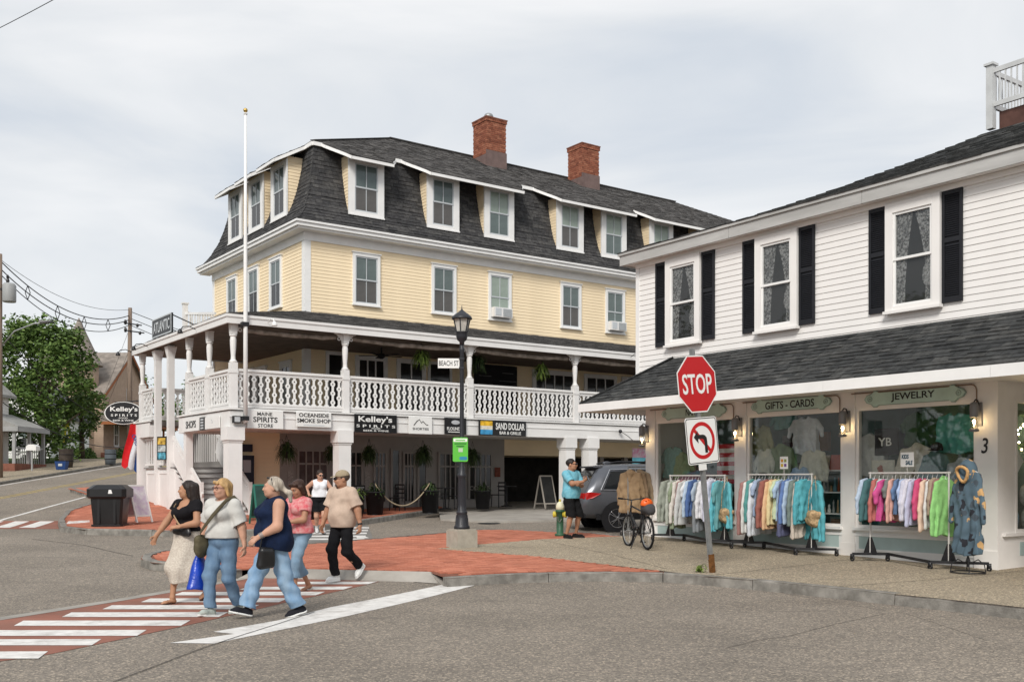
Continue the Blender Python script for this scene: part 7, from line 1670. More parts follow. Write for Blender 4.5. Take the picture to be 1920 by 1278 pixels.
# ------------------------------------------------------------------ people
V3 = lambda *a: np.array(a, np.float32)
def unit(v): v = np.array(v, np.float32); return v / (np.linalg.norm(v) + 1e-9)
def ik(a, b, l1, l2, bend):
 a, b = np.array(a, np.float32), np.array(b, np.float32); d = b - a; L_ = np.linalg.norm(d); m = (l1 + l2) * .995
 if L_ > m: b = a + d / L_ * m; d = b - a; L_ = m
 x = (l1 * l1 - l2 * l2 + L_ * L_) / (2 * L_); h = math.sqrt(max(l1 * l1 - x * x, 0)); u = d / L_; w = np.array(bend, np.float32); w = unit(w - u * (w @ u))
 return a + u * x + w * h, b
def skinmat(nm, c): return mat(nm, c, .55, .3, var=.10, vscale=9, bump=.08, bscale=60)
def denim(nm, c, fade):
 return mat(nm, c, .9, .12, var=.3, vscale=7, bump=.3, bscale=90, col2=fade, stretch=(1, 1, .35))
class Person:
 """local axes: looks along -y, left hand on +x; joints scaled to the height"""
 def __init__(s, label, p, rz, H, skin, hip=1., waist=1., chest=1., belly=0., bust=0., feet=None, hands=None, yaw=0., pitch=0., lean=0., arm=1., leg=1., twist=0., res=.0085):
  s.o = empty('person', p, rz, label, 'person', 'people out on the street'); s.k = k = H / 1.68; s.res = res; s.skinm = skin
  s.g = dict(hip=hip, waist=waist, chest=chest, belly=belly, bust=bust, arm=arm, leg=leg); s.yaw, s.pitch = yaw, pitch
  S = lambda *a: V3(*a) * k
  fl, fr = feet; s.ank = {}; s.toe = {}; s.knee = {}; s.hip = {}
  dz = 0.
  for nm, sx, (x, y, z, pt, out) in (('L', 1, fl), ('R', -1, fr)):
   h = S(.085 * sx, 0, .88); a = S(x, y, z + .085); s.hip[nm] = h
   kn, a = ik(h, a, .425 * k, .40 * k, (.12 * sx, -1, 0)); s.knee[nm] = kn; s.ank[nm] = a
   s.toe[nm] = unit((math.sin(out) * 1, -math.cos(out) * math.cos(pt), -math.sin(pt)))
  ly = -lean
  s.pel = S(0, 0, .95); s.wst = S(0, ly * .3, 1.08); s.cst = S(0, ly * .7, 1.26); s.nk = S(0, ly + .01, 1.40); s.hd = S(0, ly - .015 - .05 * math.sin(pitch), 1.555)
  ct, st_ = math.cos(twist), math.sin(twist); s.sho, s.elb, s.wri, s.hdir, s.hn = {}, {}, {}, {}, {}
  for nm, sx, (w, bend, hd, hn) in (('L', 1, hands[0]), ('R', -1, hands[1])):
   sw = .172 * (.55 + .45 * chest) * sx; a = S(sw * ct, ly + sw * st_, 1.355); e, wv = ik(a, S(*w), .275 * k, .245 * k, bend); s.sho[nm], s.elb[nm], s.wri[nm] = a, e, wv; s.hdir[nm] = unit(hd); s.hn[nm] = unit(hn)
  yv, pv = yaw, pitch; cy, sy, cp, sp2 = math.cos(yv), math.sin(yv), math.cos(pv), math.sin(pv)
  Rz = np.array([[cy, -sy, 0], [sy, cy, 0], [0, 0, 1]]); Rx = np.array([[1, 0, 0], [0, cp, -sp2], [0, sp2, cp]]); s.HM = (Rz @ Rx).astype(np.float32)
  allp = np.stack([s.pel, s.hd + S(0, 0, .16)] + [d[q] for d in (s.ank, s.knee, s.elb, s.wri, s.sho) for q in 'LR']); s.lo = allp.min(0) - .27 * k; s.hi = allp.max(0) + .27 * k; s.lo[2] = -.03
 def h(s, x, y, z): return s.hd + s.HM @ (V3(x, y, z) * s.k)
 def field(s, lo=None, hi=None, res=None):
  a = s.lo.copy(); b = s.hi.copy()
  if lo is not None: a[2] = max(a[2], lo)
  if hi is not None: b[2] = min(b[2], hi)
  return Field(a, b, res or s.res)
 def torso(s, f, i=0., hips=True, kk=.05):
  k, g = s.k, s.g; E = lambda c, r, **q: f.ell(c, [max(.01, x * k + i) for x in r], kk * k, **q); y = V3(0, 1, 0) * k
  if hips: E(s.pel - V3(0, 0, .03) * k, (.168 * g['hip'], .122 * (.5 + .5 * g['hip']), .135)); E(s.pel + V3(0, .045, -.05) * k, (.145 * g['hip'], .09 * g['hip'], .11))
  E(s.wst, (.138 * g['waist'], .102 * (.4 + .6 * g['waist']), .17)); E(s.cst, (.158 * g['chest'], .115 * g['chest'], .17)); E(s.cst + V3(0, .03, .06) * k, (.165 * g['chest'], .085, .09))
  if g['belly']: E(s.wst + V3(0, -.05 * g['belly'] - .03, -.03) * k, (.14 * g['waist'], .075 + .06 * g['belly'], .15))
  if g['bust']:
   for sx in (-1, 1): E(s.cst + V3(.072 * sx * g['chest'], -.085 - .02 * g['bust'], -.015) * k, (.07, .055 + .03 * g['bust'], .075))
  for q in 'LR': f.cone(s.nk + V3(0, .01, -.045) * k, s.sho[q] + V3(0, 0, -.01), .062 * k + i, .052 * k + i, .05 * k)
  return f
 def arms(s, f, i=0., a0=0., a1=2., taper=1., kk=.03, which='LR', flare=0.):
  """a0..a1 along the arm: 0 shoulder, 1 elbow, 2 wrist"""
  k, g = s.k, s.g['arm']; rad = lambda t: ((.056 * g) * (1 - t) + (.043 * g) * t if t <= 1 else .043 * g * (2 - t) + .027 * (t - 1)) * k
  for q in which:
   pt = lambda t: s.sho[q] * (1 - t) + s.elb[q] * t if t <= 1 else s.elb[q] * (2 - t) + s.wri[q] * (t - 1)
   for u, v in ((a0, min(1., a1)), (1., a1)):
    if v > u: f.cone(pt(u), pt(v), rad(u) + i, rad(v) + i + (flare if v == a1 else 0), kk * k)
   if 0 < i and a1 < 1.9: f.cutend(pt(a1), (s.elb[q] - s.sho[q]) if a1 <= 1 else (s.wri[q] - s.elb[q]), .15)
   if a1 >= 1.9: f.cone(pt(1.1), pt(1.5), rad(1.15) * 1.06 + i, rad(1.6) * 1.05 + i, kk * k)
  return f
 def legs(s, f, i=0., l1=2., flare=0., kk=.03, wide=1., thigh=1.):
  k, g = s.k, s.g['leg']
  for q in 'LR':
   h, kn, a = s.hip[q], s.knee[q], s.ank[q]; h2 = h + V3(0, .01, .0); t = min(1., l1)
   f.cone(h2, h2 + (kn - h2) * t, .088 * g * k * thigh + i, (.088 + (.058 - .088) * t) * g * k * wide + i, kk * k)
   if l1 > 1:
    t = l1 - 1; e = kn + (a - kn) * t; f.cone(kn, e, .056 * g * k * wide + i, (.056 + (.036 - .056) * t) * g * k * wide + i + flare, kk * k)
    if i < .012 and not flare and t > .6: c = kn + (a - kn) * .32 + V3(0, .02, 0) * k; f.ell(c, (.05 * g * k + i, .055 * g * k + i, .11 * k), .03 * k)
   if i > .005: f.cutend((h2 + (kn - h2) * t) if l1 <= 1 else e, (kn - h2) if l1 <= 1 else (a - kn), .135)
  return f
 def hand(s, f, q, curl=.5, spread=.0):
  k = s.k; w, d, n = s.wri[q], s.hdir[q], s.hn[q]; n = unit(n - d * (n @ d)); sd = np.cross(d, n) * (1 if q == 'L' else -1) * -1
  f.cone(w - d * .02 * k, w + d * .082 * k, .027 * k, .036 * k, .02, flat=(n, .55))
  for i in range(4):
   L_ = (.068, .078, .073, .056)[i] * k; b = w + (d * .085 + sd * (.030 - .0205 * i)) * k; c = curl * (.8 + .14 * i); d1 = unit(d * math.cos(c * .55) + n * math.sin(c * .55) + sd * (.12 - .08 * i) * spread); d2 = unit(d * math.cos(c * 1.5) + n * math.sin(c * 1.5))
   m = b + d1 * L_ * .55; f.cone(b - d1 * .012, m, .0095 * k, .009 * k, .006); f.cone(m, m + d2 * L_ * .5, .009 * k, .0075 * k, .006)
  b = w + (d * .028 + sd * .026) * k; m = b + unit(d * .62 + sd * .72 + n * .25) * .045 * k; f.cone(b, m, .0125 * k, .0105 * k, .01); f.cone(m, m + unit(d * .9 + sd * .25 + n * .35) * .034 * k, .0105 * k, .0085 * k, .006)
 def head(s, f, fem=True, jaw=1., nose=1., chin=1.):
  k = s.k; M = s.HM; E = lambda c, r, kk=.02, **q: f.ell(s.h(*c), [x * k for x in r], kk * k, M=M, **q)
  E((0, .018, .035), (.074, .094, .085)); E((0, -.022, -.028), (.066 * jaw, .074, .092), .03); E((0, -.06, -.088), (.034 * jaw, .032 * chin, .026), .03); E((0, -.02, -.07), (.058 * jaw, .06, .045), .03)
  for sx in (-1, 1): E((.034 * sx, -.072, -.028), (.028, .026, .028), .02); E((.031 * sx, -.098, .014), (.019, .014, .011), .012, cut=True); E((.077 * sx, .012, -.008), (.011, .024, .034), .008)
  E((0, -.083, .028), (.052, .020, .016), .02)
  f.cone(s.h(0, -.094, .012), s.h(0, -.114 * (.96 + .04 * nose), -.026), .0085 * k, .0135 * nose * k, .012 * k); E((0, -.099, -.03), (.021 * nose, .013, .011), .01)
  E((0, -.092, -.056), (.025, .012, .014), .012)
  f.cone(s.nk + V3(0, .005, -.03) * k, s.h(0, .02, -.07), .058 * k * (.93 if fem else 1.03), .052 * k * (.93 if fem else 1.05), .03 * k); return f
 def body(s, curlL=.6, curlR=.6, legs=True, feet=True, torso_in=-.006, lin=-.004, **hd):
  f = s.field(); s.torso(f, torso_in); s.arms(f); s.head(f, **hd)
  if legs: s.legs(f, lin)
  for q, c in (('L', curlL), ('R', curlR)): s.hand(f, q, c)
  if feet:
   for q in 'LR':
    a, t = s.ank[q], s.toe[q]; dn = np.cross(t, V3(1, 0, 0)); dn = unit(dn if dn[2] < 0 else -dn); k = s.k
    f.cone(a, a + dn * .05 * k - t * .02 * k, .036 * k, .034 * k, .02); f.cone(a + dn * .05 * k - t * .02 * k, a + dn * .055 * k + t * .13 * k, .034 * k, .03 * k, .02, flat=((0, 0, 1), .8)); f.cone(a + dn * .055 * k + t * .12 * k, a + dn * .06 * k + t * .165 * k, .034 * k, .024 * k, .015, flat=((0, 0, 1), .6))
  return pmesh('body', f.skin('body', s.skinm), s.o)
 def features(s, eye=True, lip=(.42, .15, .13), brow=(.05, .03, .02)):
  if eye:
   for sx in (-1, 1):
    e = MB().sphere(s.h(.031 * sx, -.0895, .012), (.011, .008, .0065), 8, 6).build('eye', mat('eye_white', (.5, .47, .44), .3), s.o, smooth=True); MB().sphere(s.h(.031 * sx, -.096, .012), (.006, .004, .006), 8, 6).build('iris', mat('iris', (.02, .013, .01), .2), e)
    g = MB(); g.tube([tuple(s.h(.014 * sx, -.103, .03)), tuple(s.h(.032 * sx, -.1, .037)), tuple(s.h(.05 * sx, -.086, .031))], [.003, .004, .002], 5); g.build('eyebrow', mat('brow_%d' % int(brow[0] * 1000), brow, .9), s.o)
  g = MB(); g.tube([tuple(s.h(-.026, -.094, -.057)), tuple(s.h(-.01, -.104, -.055)), tuple(s.h(.01, -.104, -.055)), tuple(s.h(.026, -.094, -.057))], [.003, .0055, .0055, .003], 6); g.build('mouth', mat('lip_%d' % int(lip[0] * 1000), lip, .5), s.o, smooth=True)
 def glasses(s, dark=True, lift=0.):
  m = mat('sunglass', (.008, .008, .009), .12, .6) if dark else mat('spectacle', (.10, .03, .035), .3, .4); o = None
  for sx in (-1, 1):
   g = MB()
   if dark: g.sphere(s.h(.032 * sx, -.103, .012 + lift), (.027, .012, .021), 12, 8)
   else:
    c = [tuple(s.h(.032 * sx + .023 * math.cos(a), -.105, .01 + lift + .017 * math.sin(a))) for a in [2 * math.pi * q / 12 for q in range(13)]]; g.tube(c, .0032, 5)
   g.tube([tuple(s.h(.057 * sx, -.095, .016 + lift)), tuple(s.h(.078 * sx, -.03, .016 + lift)), tuple(s.h(.08 * sx, .02, .01 + lift))], .0035, 5); g.build('sunglasses' if dark else 'spectacles', m, s.o, smooth=True)
  MB().tube([tuple(s.h(-.012, -.112, .016 + lift)), tuple(s.h(.012, -.112, .016 + lift))], .003, 5).build('bridge', m, s.o)
 def hair(s, col, kind):
  k = s.k; m = mat('hair_%d_%d' % (int(col[0] * 1000), int(col[2] * 1000)), col, .5, .35, var=.45, vscale=16, bump=.5, bscale=60, stretch=(1, 1, .25)); a = s.hd - .34 * k; b = s.hd + .22 * k; a[2] -= .25 * k; f = Field(a, b, .008); E = lambda c, r, kk=.02, **q: f.ell(s.h(*c), [x * k for x in r], kk * k, M=s.HM, **q)
  C = lambda p, q, ra, rb, kk=.02, **z: f.cone(s.h(*p), s.h(*q), ra * k, rb * k, kk * k, **z)
  E((0, .025, .045), (.085, .102, .089))
  face = lambda top_=.055, back=-.02: (E((0, -.10, -.03), (.072, .085, .098), .015, cut=True))
  if kind == 'long':
   face(); C((-.04, .09, .04), (-.05, .13, -.14), .065, .05); C((.04, .09, .04), (.06, .12, -.17), .065, .05); C((.05, .12, -.15), (.07, .11, -.32), .05, .028); C((-.05, .12, -.12), (-.05, .12, -.3), .05, .03); C((-.07, .0, .03), (-.082, .03, -.1), .03, .02); C((.07, .02, .03), (.085, .05, -.1), .03, .02)
  elif kind == 'bob_fair':
   face(); C((-.075, .0, .03), (-.082, .03, -.075), .028, .02); C((.075, .0, .03), (.082, .03, -.075), .028, .02); C((0, .07, .02), (0, .09, -.1), .075, .05); C((-.06, -.06, .085), (.03, -.085, .07), .022, .018, .015)
  elif kind == 'bob_dark':
   face(); C((-.08, .0, .03), (-.088, .02, -.08), .034, .03); C((.08, .0, .03), (.088, .02, -.08), .034, .03); C((0, .07, .04), (0, .09, -.11), .085, .065); C((-.05, -.06, .09), (.05, -.06, .09), .03, .03)
  elif kind == 'tied':
   face(); C((0, .1, .0), (0, .135, -.03), .04, .03); C((0, .135, -.03), (.015, .19, -.06), .025, .035, .01); C((.015, .19, -.06), (.02, .21, -.16), .035, .02); C((-.07, .02, .02), (-.07, .06, -.03), .025, .02); C((.07, .02, .02), (.07, .06, -.03), .025, .02)
  elif kind == 'short': E((0, -.1, -.03), (.085, .09, .1), .01, cut=True); f.plane(s.h(0, 0, -.055), s.HM @ V3(0, -.3, -1)); E((.08, .0, -.02), (.02, .03, .04), .005, cut=True); E((-.08, .0, -.02), (.02, .03, .04), .005, cut=True)
  f.wrinkle(.0035, 60, 60, 12, 1.3); return pmesh('hair', f.skin('hair', m), s.o)
 def top(s, m, sleeve=.55, hem=.86, i=.013, neck='crew', loose=.0, flare=.02, wr=.0035, hemslope=0., name='shirt', seed=1., cap=0.):
  k = s.k; f = s.field(hem - .12, 1.5 * k); s.torso(f, i + loose * .5, kk=.06)
  g = s.g; f.ell(s.pel + V3(0, -.005, .0) * k, ((.17 * max(g['hip'], g['waist'])) * k + i + loose, (.128 * (.5 + .5 * g['hip']) + .05 * g['belly']) * k + i + loose, .2 * k), .06 * k)
  if loose: f.cone(s.wst, s.pel - V3(0, 0, .1) * k, .15 * g['waist'] * k + loose, .165 * g['hip'] * k + loose, .05 * k, flat=((0, 1, 0), .82))
  if sleeve: f2 = s.field(hem - .12, 1.5 * k); s.arms(f2, i + .004, 0., sleeve, flare=flare, kk=.04); q = np.clip(.5 + .5 * (f.F - f2.F) / .035, 0, 1); f.F = f.F * (1 - q) + f2.F * q - .035 * q * (1 - q)
  if neck == 'crew': f.ell(s.nk + V3(0, -.03, .045) * k, (.082 * k, .085 * k, .07 * k), .006, cut=True)
  elif neck == 'scoop': f.ell(s.nk + V3(0, -.1, .0) * k, (.098 * k, .1 * k, .155 * k), .006, cut=True); f.ell(s.nk + V3(0, .02, .04) * k, (.1 * k, .08 * k, .06 * k), .006, cut=True)
  elif neck == 'tank': f.ell(s.nk + V3(0, -.05, .03) * k, (.085 * k, .1 * k, .1 * k), .006, cut=True)
  if neck == 'tank' or not sleeve:
   for q, sx in (('L', 1), ('R', -1)): f.ell(s.sho[q] + V3(.052 * sx, 0, -.03) * k, (.062 * k, .12 * k, .1 * k), .006, cut=True)
  f.wrinkle(wr * 1.6, 19, 21, 27, seed, z0=hem - .1, z1=1.33 * k); f.plane((0, 0, hem), (0, hemslope, -1)); return pmesh(name, f.skin(name, m), s.o)
 def bottoms(s, m, l1=1.98, i=.012, flare=0., top_=.99, wide=1., wr=.004, name='trousers', seed=2., thigh=1.):
  k = s.k; f = s.field(0, (top_ + .05) * k); g = s.g; E = f.ell
  E(s.pel - V3(0, 0, .03) * k, (.168 * g['hip'] * k + i, .122 * (.5 + .5 * g['hip']) * k + i, .135 * k), .05 * k); E(s.pel + V3(0, .045, -.05) * k, (.145 * g['hip'] * k + i, .09 * g['hip'] * k + i, .11 * k), .05 * k); E(s.pel + V3(0, 0, .06) * k, (.15 * g['waist'] * k + i, .108 * g['waist'] * k + i, .1 * k), .05 * k)
  s.legs(f, i, l1, flare, .018, wide, thigh); f.wrinkle(wr * 1.5, 17, 17, 38, seed, z1=.9 * k); f.plane((0, 0, top_ * k), (0, 0, 1)); f.plane((0, 0, .018), (0, 0, -1)); return pmesh(name, f.skin(name, m), s.o)
 def shoes(s, m, sole, low=True, sock=None):
  k = s.k
  for q in 'LR':
   a, t = s.ank[q], s.toe[q]; dn = np.cross(t, V3(1, 0, 0)); dn = unit(dn if dn[2] < 0 else -dn); c = a + dn * .05 * k; lo = np.minimum(c - .2, c + t * .25 * k - .1); hi = np.maximum(c + .2, c + t * .25 * k + .1)
   f = Field(lo, hi, .0075); f.cone(c - t * .04 * k, c + t * .12 * k, .043 * k, .042 * k, .02); f.cone(c + t * .1 * k, c + t * .165 * k + dn * .01 * k, .044 * k, .03 * k, .02, flat=((0, 0, 1), .8)); f.cone(c - t * .03 * k, a - t * .015 * k, .04 * k, .042 * k, .03); pl = c + dn * .03 * k; f.plane(pl, dn); f.plane(a + (-dn) * .01 * k, -dn - t * .2); pmesh('shoe', f.skin('shoe', m), s.o)
   f = Field(lo, hi, .0075); f.cone(c - t * .045 * k + dn * .02 * k, c + t * .11 * k + dn * .02 * k, .046 * k, .047 * k, .01); f.cone(c + t * .11 * k + dn * .02 * k, c + t * .175 * k + dn * .018 * k, .046 * k, .03 * k, .01); f.plane(c + dn * .016 * k, -dn); f.plane(c + dn * .04 * k, dn); pmesh('sole', f.skin('sole', sole), s.o)
   if sock: f = Field(a - .12, a + .16, .009); f.cone(a - dn * .005, a + (s.knee[q] - a) * .2, .042 * k, .042 * k, .01); pmesh('sock', f.skin('sock', sock), s.o)
 def sandals(s, m):
  for q in 'LR':
   a, t = s.ank[q], s.toe[q]; dn = np.cross(t, V3(1, 0, 0)); dn = unit(dn if dn[2] < 0 else -dn); k = s.k; c = a + dn * .085 * k; sd = unit(np.cross(t, dn)); pts = [(-.06, .03), (-.07, 0), (-.06, -.03), (.06, -.034), (.14, -.045), (.185, -.02), (.185, .02), (.14, .045), (.06, .034)]
   g = MB(); ps = [c + t * x * k + sd * y * k for x, y in pts]; nv = np.zeros(3)
   g.prism([tuple(p) for p in ps], tuple(dn * .018)); g.tube([tuple(c + t * .05 * k + sd * .04 * k), tuple(c + t * .08 * k - dn * .055 * k), tuple(c + t * .13 * k - dn * .03 * k)], .007, 5); g.tube([tuple(c + t * .05 * k - sd * .04 * k), tuple(c + t * .08 * k - dn * .055 * k), tuple(c + t * .13 * k - dn * .03 * k)], .007, 5); g.build('sandal', m, s.o)
 def strap(s, pts, w, m, name='strap'):
  g = MB(); P = [np.array(p) * s.k for p in pts]; P = [p + unit((p - s.cst) * V3(1, 1, 0) + V3(1e-3, 0, 0)) * .03 for p in P]
  vs = []
  for i_, p in enumerate(P):
   t = unit(P[min(i_ + 1, len(P) - 1)] - P[max(i_ - 1, 0)]); o_ = unit((p - s.cst) * V3(1, 1, 0) + V3(1e-3, 0, 0)); c = unit(np.cross(t, o_)); vs += [p + c * w / 2, p - c * w / 2, p - c * w / 2 + o_ * .005, p + c * w / 2 + o_ * .005]
  fs = [(4 * i_ + a, 4 * i_ + (a + 1) % 4, 4 * i_ + 4 + (a + 1) % 4, 4 * i_ + 4 + a) for i_ in range(len(P) - 1) for a in range(4)]
  g.add([tuple(v) for v in vs], fs); return g.build(name, m, s.o, smooth=True)
def carried(P, name, label, cat, local, rot=(0, 0, 0)):
 """a thing held or worn by somebody: placed in the world where the carrier has it"""
 o = empty(name, label=label, cat=cat); M = Matrix.Translation(P.o.location) @ Matrix.Rotation(P.o.rotation_euler.z, 4, 'Z'); p = M @ Vector([c * P.k for c in local]); o.location = p; o.rotation_euler = (rot[0], rot[1], P.o.rotation_euler.z + rot[2]); return o
SK1, SK2, SK3 = skinmat('skin_olive', (.42, .22, .13)), skinmat('skin_fair', (.52, .29, .20)), skinmat('skin_tan', (.40, .205, .125))
dn_ = (0, 0, -1)
# 1 young woman in black top and pale skirt
p = gpix(352, 1129); A = Person('young woman with long dark hair in a black top and long speckled cream skirt', p, R(-28), 1.67, SK1, hip=1.12, waist=1.02, chest=1.0, bust=1., feet=((.07, .26, .10, .55, .1), (-.06, -.22, 0., 0., -.05)), hands=(((.10, -.27, 1.06), (.8, .5, -.5), (-.95, -.3, -.1), (0, .6, -.8)), ((-.33, -.28, .90), (-.5, 1, 0), (-.2, -.45, -1), (.8, -.3, 0))), yaw=R(-58), pitch=R(-2), res=.0085, leg=1.05)
A.body(curlL=.9, curlR=.7); A.features(brow=(.03, .02, .015)); A.hair((.022, .013, .010), 'long')
A.top(cloth((.014, .013, .015)), sleeve=.42, hem=.985, i=.014, neck='scoop', wr=.002, flare=.006, seed=.4)
k = A.k; f = A.field(.25, 1.02 * k); SKT = mat('speckled_cream', (.62, .57, .49), .9, .1, var=.25, vscale=55, col2=(.44, .38, .32), bump=.3, bscale=80)
f.ell(A.pel, (.175 * 1.12 * k, .145 * k, .16 * k), .05); mid = (A.knee['L'] + A.knee['R']) / 2
f.cone(A.pel - V3(0, 0, .08), mid, .18, .19, .06, flat=((1, 0, 0), .9)); f.cone(mid, mid * V3(1, 1, 0) + V3(.0, .03, .33), .19, .20, .06, flat=((1, 0, 0), .85))
for q in 'LR': f.cone(A.hip[q], A.knee[q] + V3(0, -.03, 0), .11, .10, .06); f.cone(A.knee[q] + V3(0, -.03, 0), A.ank[q] * V3(1, 1, 0) * .75 + V3(0, 0, .33), .10, .10, .06)
f.func(lambda F, X, Y, Z: F + np.clip((.95 - Z) * 1.6, 0, 1) * (.011 * np.sin(26 * X + 19 * Y + 2.5 * np.sin(5 * Z)) + .007 * np.sin(31 * Y - 22 * X + 3 * Z) + .004 * np.sin(23 * Z + 9 * X)))
f.plane((0, 0, .345), (0, .25, -1)); f.plane((0, 0, 1.0 * k), (0, 0, 1)); pmesh('skirt', f.skin('skirt', SKT), A.o)
A.sandals(mat('brown_sandal', (.05, .022, .015), .6)); MB().sphere(tuple(A.h(.083, .0, -.06)), .008, 8, 6).build('earring', mat('gold', (.55, .38, .12), .25, .5, 1.), A.o)
b = carried(A, 'belt_bag', 'small quilted black bag worn at the waist by the woman in the speckled skirt', 'handbag', (.06, -.17, .99)); f = Field((-.2, -.12, -.1), (.2, .12, .1), .009); f.cone((-.11, -.0, .01), (.11, 0, -.01), .055, .06, .02, flat=((0, 1, 0), .55)); f.wrinkle(.003, 60, 10, 60, 0); pmesh('pouch', f.skin('pouch', mat('black_leather', (.012, .012, .013), .35, .45)), b)
A.strap([(-.13, -.02, 1.385), (-.10, -.105, 1.33), (-.06, -.165, 1.22), (.02, -.165, 1.10), (.1, -.15, 1.02)], .026, cloth((.42, .29, .18)))
# 2 fair-haired woman in grey t-shirt and jeans
p = gpix(418, 1151); B_ = Person('smiling fair-haired woman with glasses in a pale grey t-shirt and blue jeans', p, R(-24), 1.70, SK2, hip=1.12, waist=1.1, chest=1.05, bust=.85, belly=.2, feet=((.06, .20, .02, .2, .1), (-.06, -.16, 0., -.1, -.05)), hands=(((.33, .02, .82), (.4, 1, 0), (.05, -.12, -1), (-1, -.2, 0)), ((-.30, -.06, .86), (-.6, 1, 0), (0, -.15, -1), (1, 0, 0))), yaw=R(-14), pitch=R(2), arm=1.12, leg=1.12)
B_.body(curlL=.8, curlR=1.9, feet=False, lin=-.018); B_.features(lip=(.5, .18, .16), brow=(.25, .17, .1)); B_.hair((.48, .30, .13), 'bob_fair'); B_.glasses(False)
B_.top(cloth((.54, .53, .50), .06), sleeve=.88, hem=.96, i=.016, loose=.012, flare=.022, wr=.005, seed=2.1); B_.bottoms(denim('denim_mid', (.10, .17, .27), (.17, .26, .37)), 1.97, .013, .012, 1.0, wide=1.06, seed=.7); B_.shoes(cloth((.42, .46, .42)), SWHITE)
STR = cloth((.10, .085, .055)); B_.strap([(.15, .1, 1.38), (.14, .0, 1.455), (.125, -.09, 1.42), (.1, -.17, 1.33), (.05, -.215, 1.24), (-.05, -.215, 1.12), (-.15, -.19, 1.02), (-.21, -.10, .93)], .045, STR)
b = carried(B_, 'shoulder_bag', 'slouchy olive shoulder bag at the hip of the fair-haired woman', 'handbag', (-.22, -.12, .87)); f = Field((-.16, -.22, -.22), (.16, .22, .22), .010); f.ell((0, 0, -.03), (.07, .13, .14), .03); f.cone((0, -.08, .06), (0, .08, .06), .05, .05, .03); f.wrinkle(.006, 22, 26, 20, 1.); pmesh('pouch', f.skin('pouch', mat('olive_bag', (.10, .085, .05), .7, .2, var=.35, vscale=9)), b); MB().box((-.085, -.05, -.02), (-.07, .02, .03)).build('clasp', STEEL, b)
b = carried(B_, 'shopping_bag', 'bright blue plastic shopping bag hanging from the hand of the fair-haired woman', 'bag', (-.31, -.07, .52), (0, 0, R(10))); BLB = mat('blue_plastic', (.008, .05, .42), .28, .5, var=.25, vscale=5, bump=.5, bscale=16)
f = Field((-.25, -.3, -.34), (.25, .3, .34), .011); f.func(lambda F, X, Y, Z: np.maximum(np.maximum(np.sqrt((X / .6) ** 2 + Y ** 2 + 1e-6) - (.05 + .165 * np.clip((.22 - Z) / .4, 0, 1) ** .75), -.20 - Z + .015 * np.sin(14 * Y)), Z - .25) * .7 + .006 * np.sin(24 * Y + 12 * X + 6 * Z) * np.clip((.25 - Z) * 4, 0, 1)); pmesh('bag', f.skin('bag', BLB), b); g = MB(); g.tube([(0, -.03, .22), (0, -.012, .27), (0, .02, .28), (0, .03, .22)], .014, 6); g.build('handle', BLB, b)
# 3 woman in the navy sleeveless top
p = gpix(514, 1156); C_ = Person('grey-haired woman in a navy sleeveless top and faded flared jeans, striding past', p, R(-60), 1.72, SK2, hip=1.3, waist=1.38, chest=1.17, bust=1.1, belly=.7, feet=((.05, .29, .015, .25, .05), (-.05, -.33, .0, -.25, -.02)), hands=(((.22, -.25, .98), (.6, 1, -.2), (-.25, -.75, -.6), (-.6, .2, -.6)), ((-.28, .15, .90), (-.4, 1, 0), (0, -.2, -1), (1, 0, 0))), yaw=R(-22), pitch=R(-1), arm=1.3, leg=1.22)
C_.body(curlL=.6, curlR=.7, feet=False, lin=-.018, jaw=1.14, chin=1.1); C_.features(lip=(.40, .19, .15), brow=(.3, .25, .2)); C_.hair((.44, .38, .31), 'tied')
NAVY = mat('navy_cotton', (.008, .016, .045), .85, .15, var=.3, vscale=9, bump=.3, bscale=50); C_.top(NAVY, sleeve=0, hem=.83, i=.014, loose=.026, neck='crew', wr=.006, hemslope=-.18, seed=1.4, name='sleeveless_top'); C_.bottoms(denim('denim_faded', (.17, .29, .45), (.30, .42, .55)), 1.97, .014, .035, .98, wide=1.16, wr=.006, seed=3.3); C_.shoes(cloth((.02, .02, .025)), SWHITE)
g = MB(); g.tube([tuple(C_.h(.088, .01, .02)), tuple(C_.h(.06, -.015, .10)), tuple(C_.h(.0, -.02, .128)), tuple(C_.h(-.06, -.015, .10)), tuple(C_.h(-.088, .01, .02))], .006, 6); g.sphere(C_.h(.035, -.055, .115), (.022, .018, .012), 10, 6); g.sphere(C_.h(-.035, -.055, .115), (.022, .018, .012), 10, 6); g.build('sunglasses', mat('sunglass', (.008, .008, .009), .12, .6), C_.o, smooth=True)
for t in (1.8, 1.87, 1.93): c = C_.elb['L'] + (C_.wri['L'] - C_.elb['L']) * (t - 1); q = C_.wri['L'] - C_.elb['L']; g = MB(); g.M = Matrix.Translation(Vector(c)) @ Vector(q).to_track_quat('Z', 'Y').to_matrix().to_4x4(); g.torus((0, 0, 0), .036, .0055, 18, 5); g.build('bracelet', STEEL, C_.o, smooth=True)
g = MB(); g.tube([tuple(C_.nk + V3(-.05, -.07, .0)), tuple(C_.nk + V3(-.03, -.14, -.1)), tuple(C_.nk + V3(0, -.165, -.17)), tuple(C_.nk + V3(.03, -.14, -.1)), tuple(C_.nk + V3(.05, -.07, .0))], .004, 5); g.build('necklace', STEEL, C_.o)
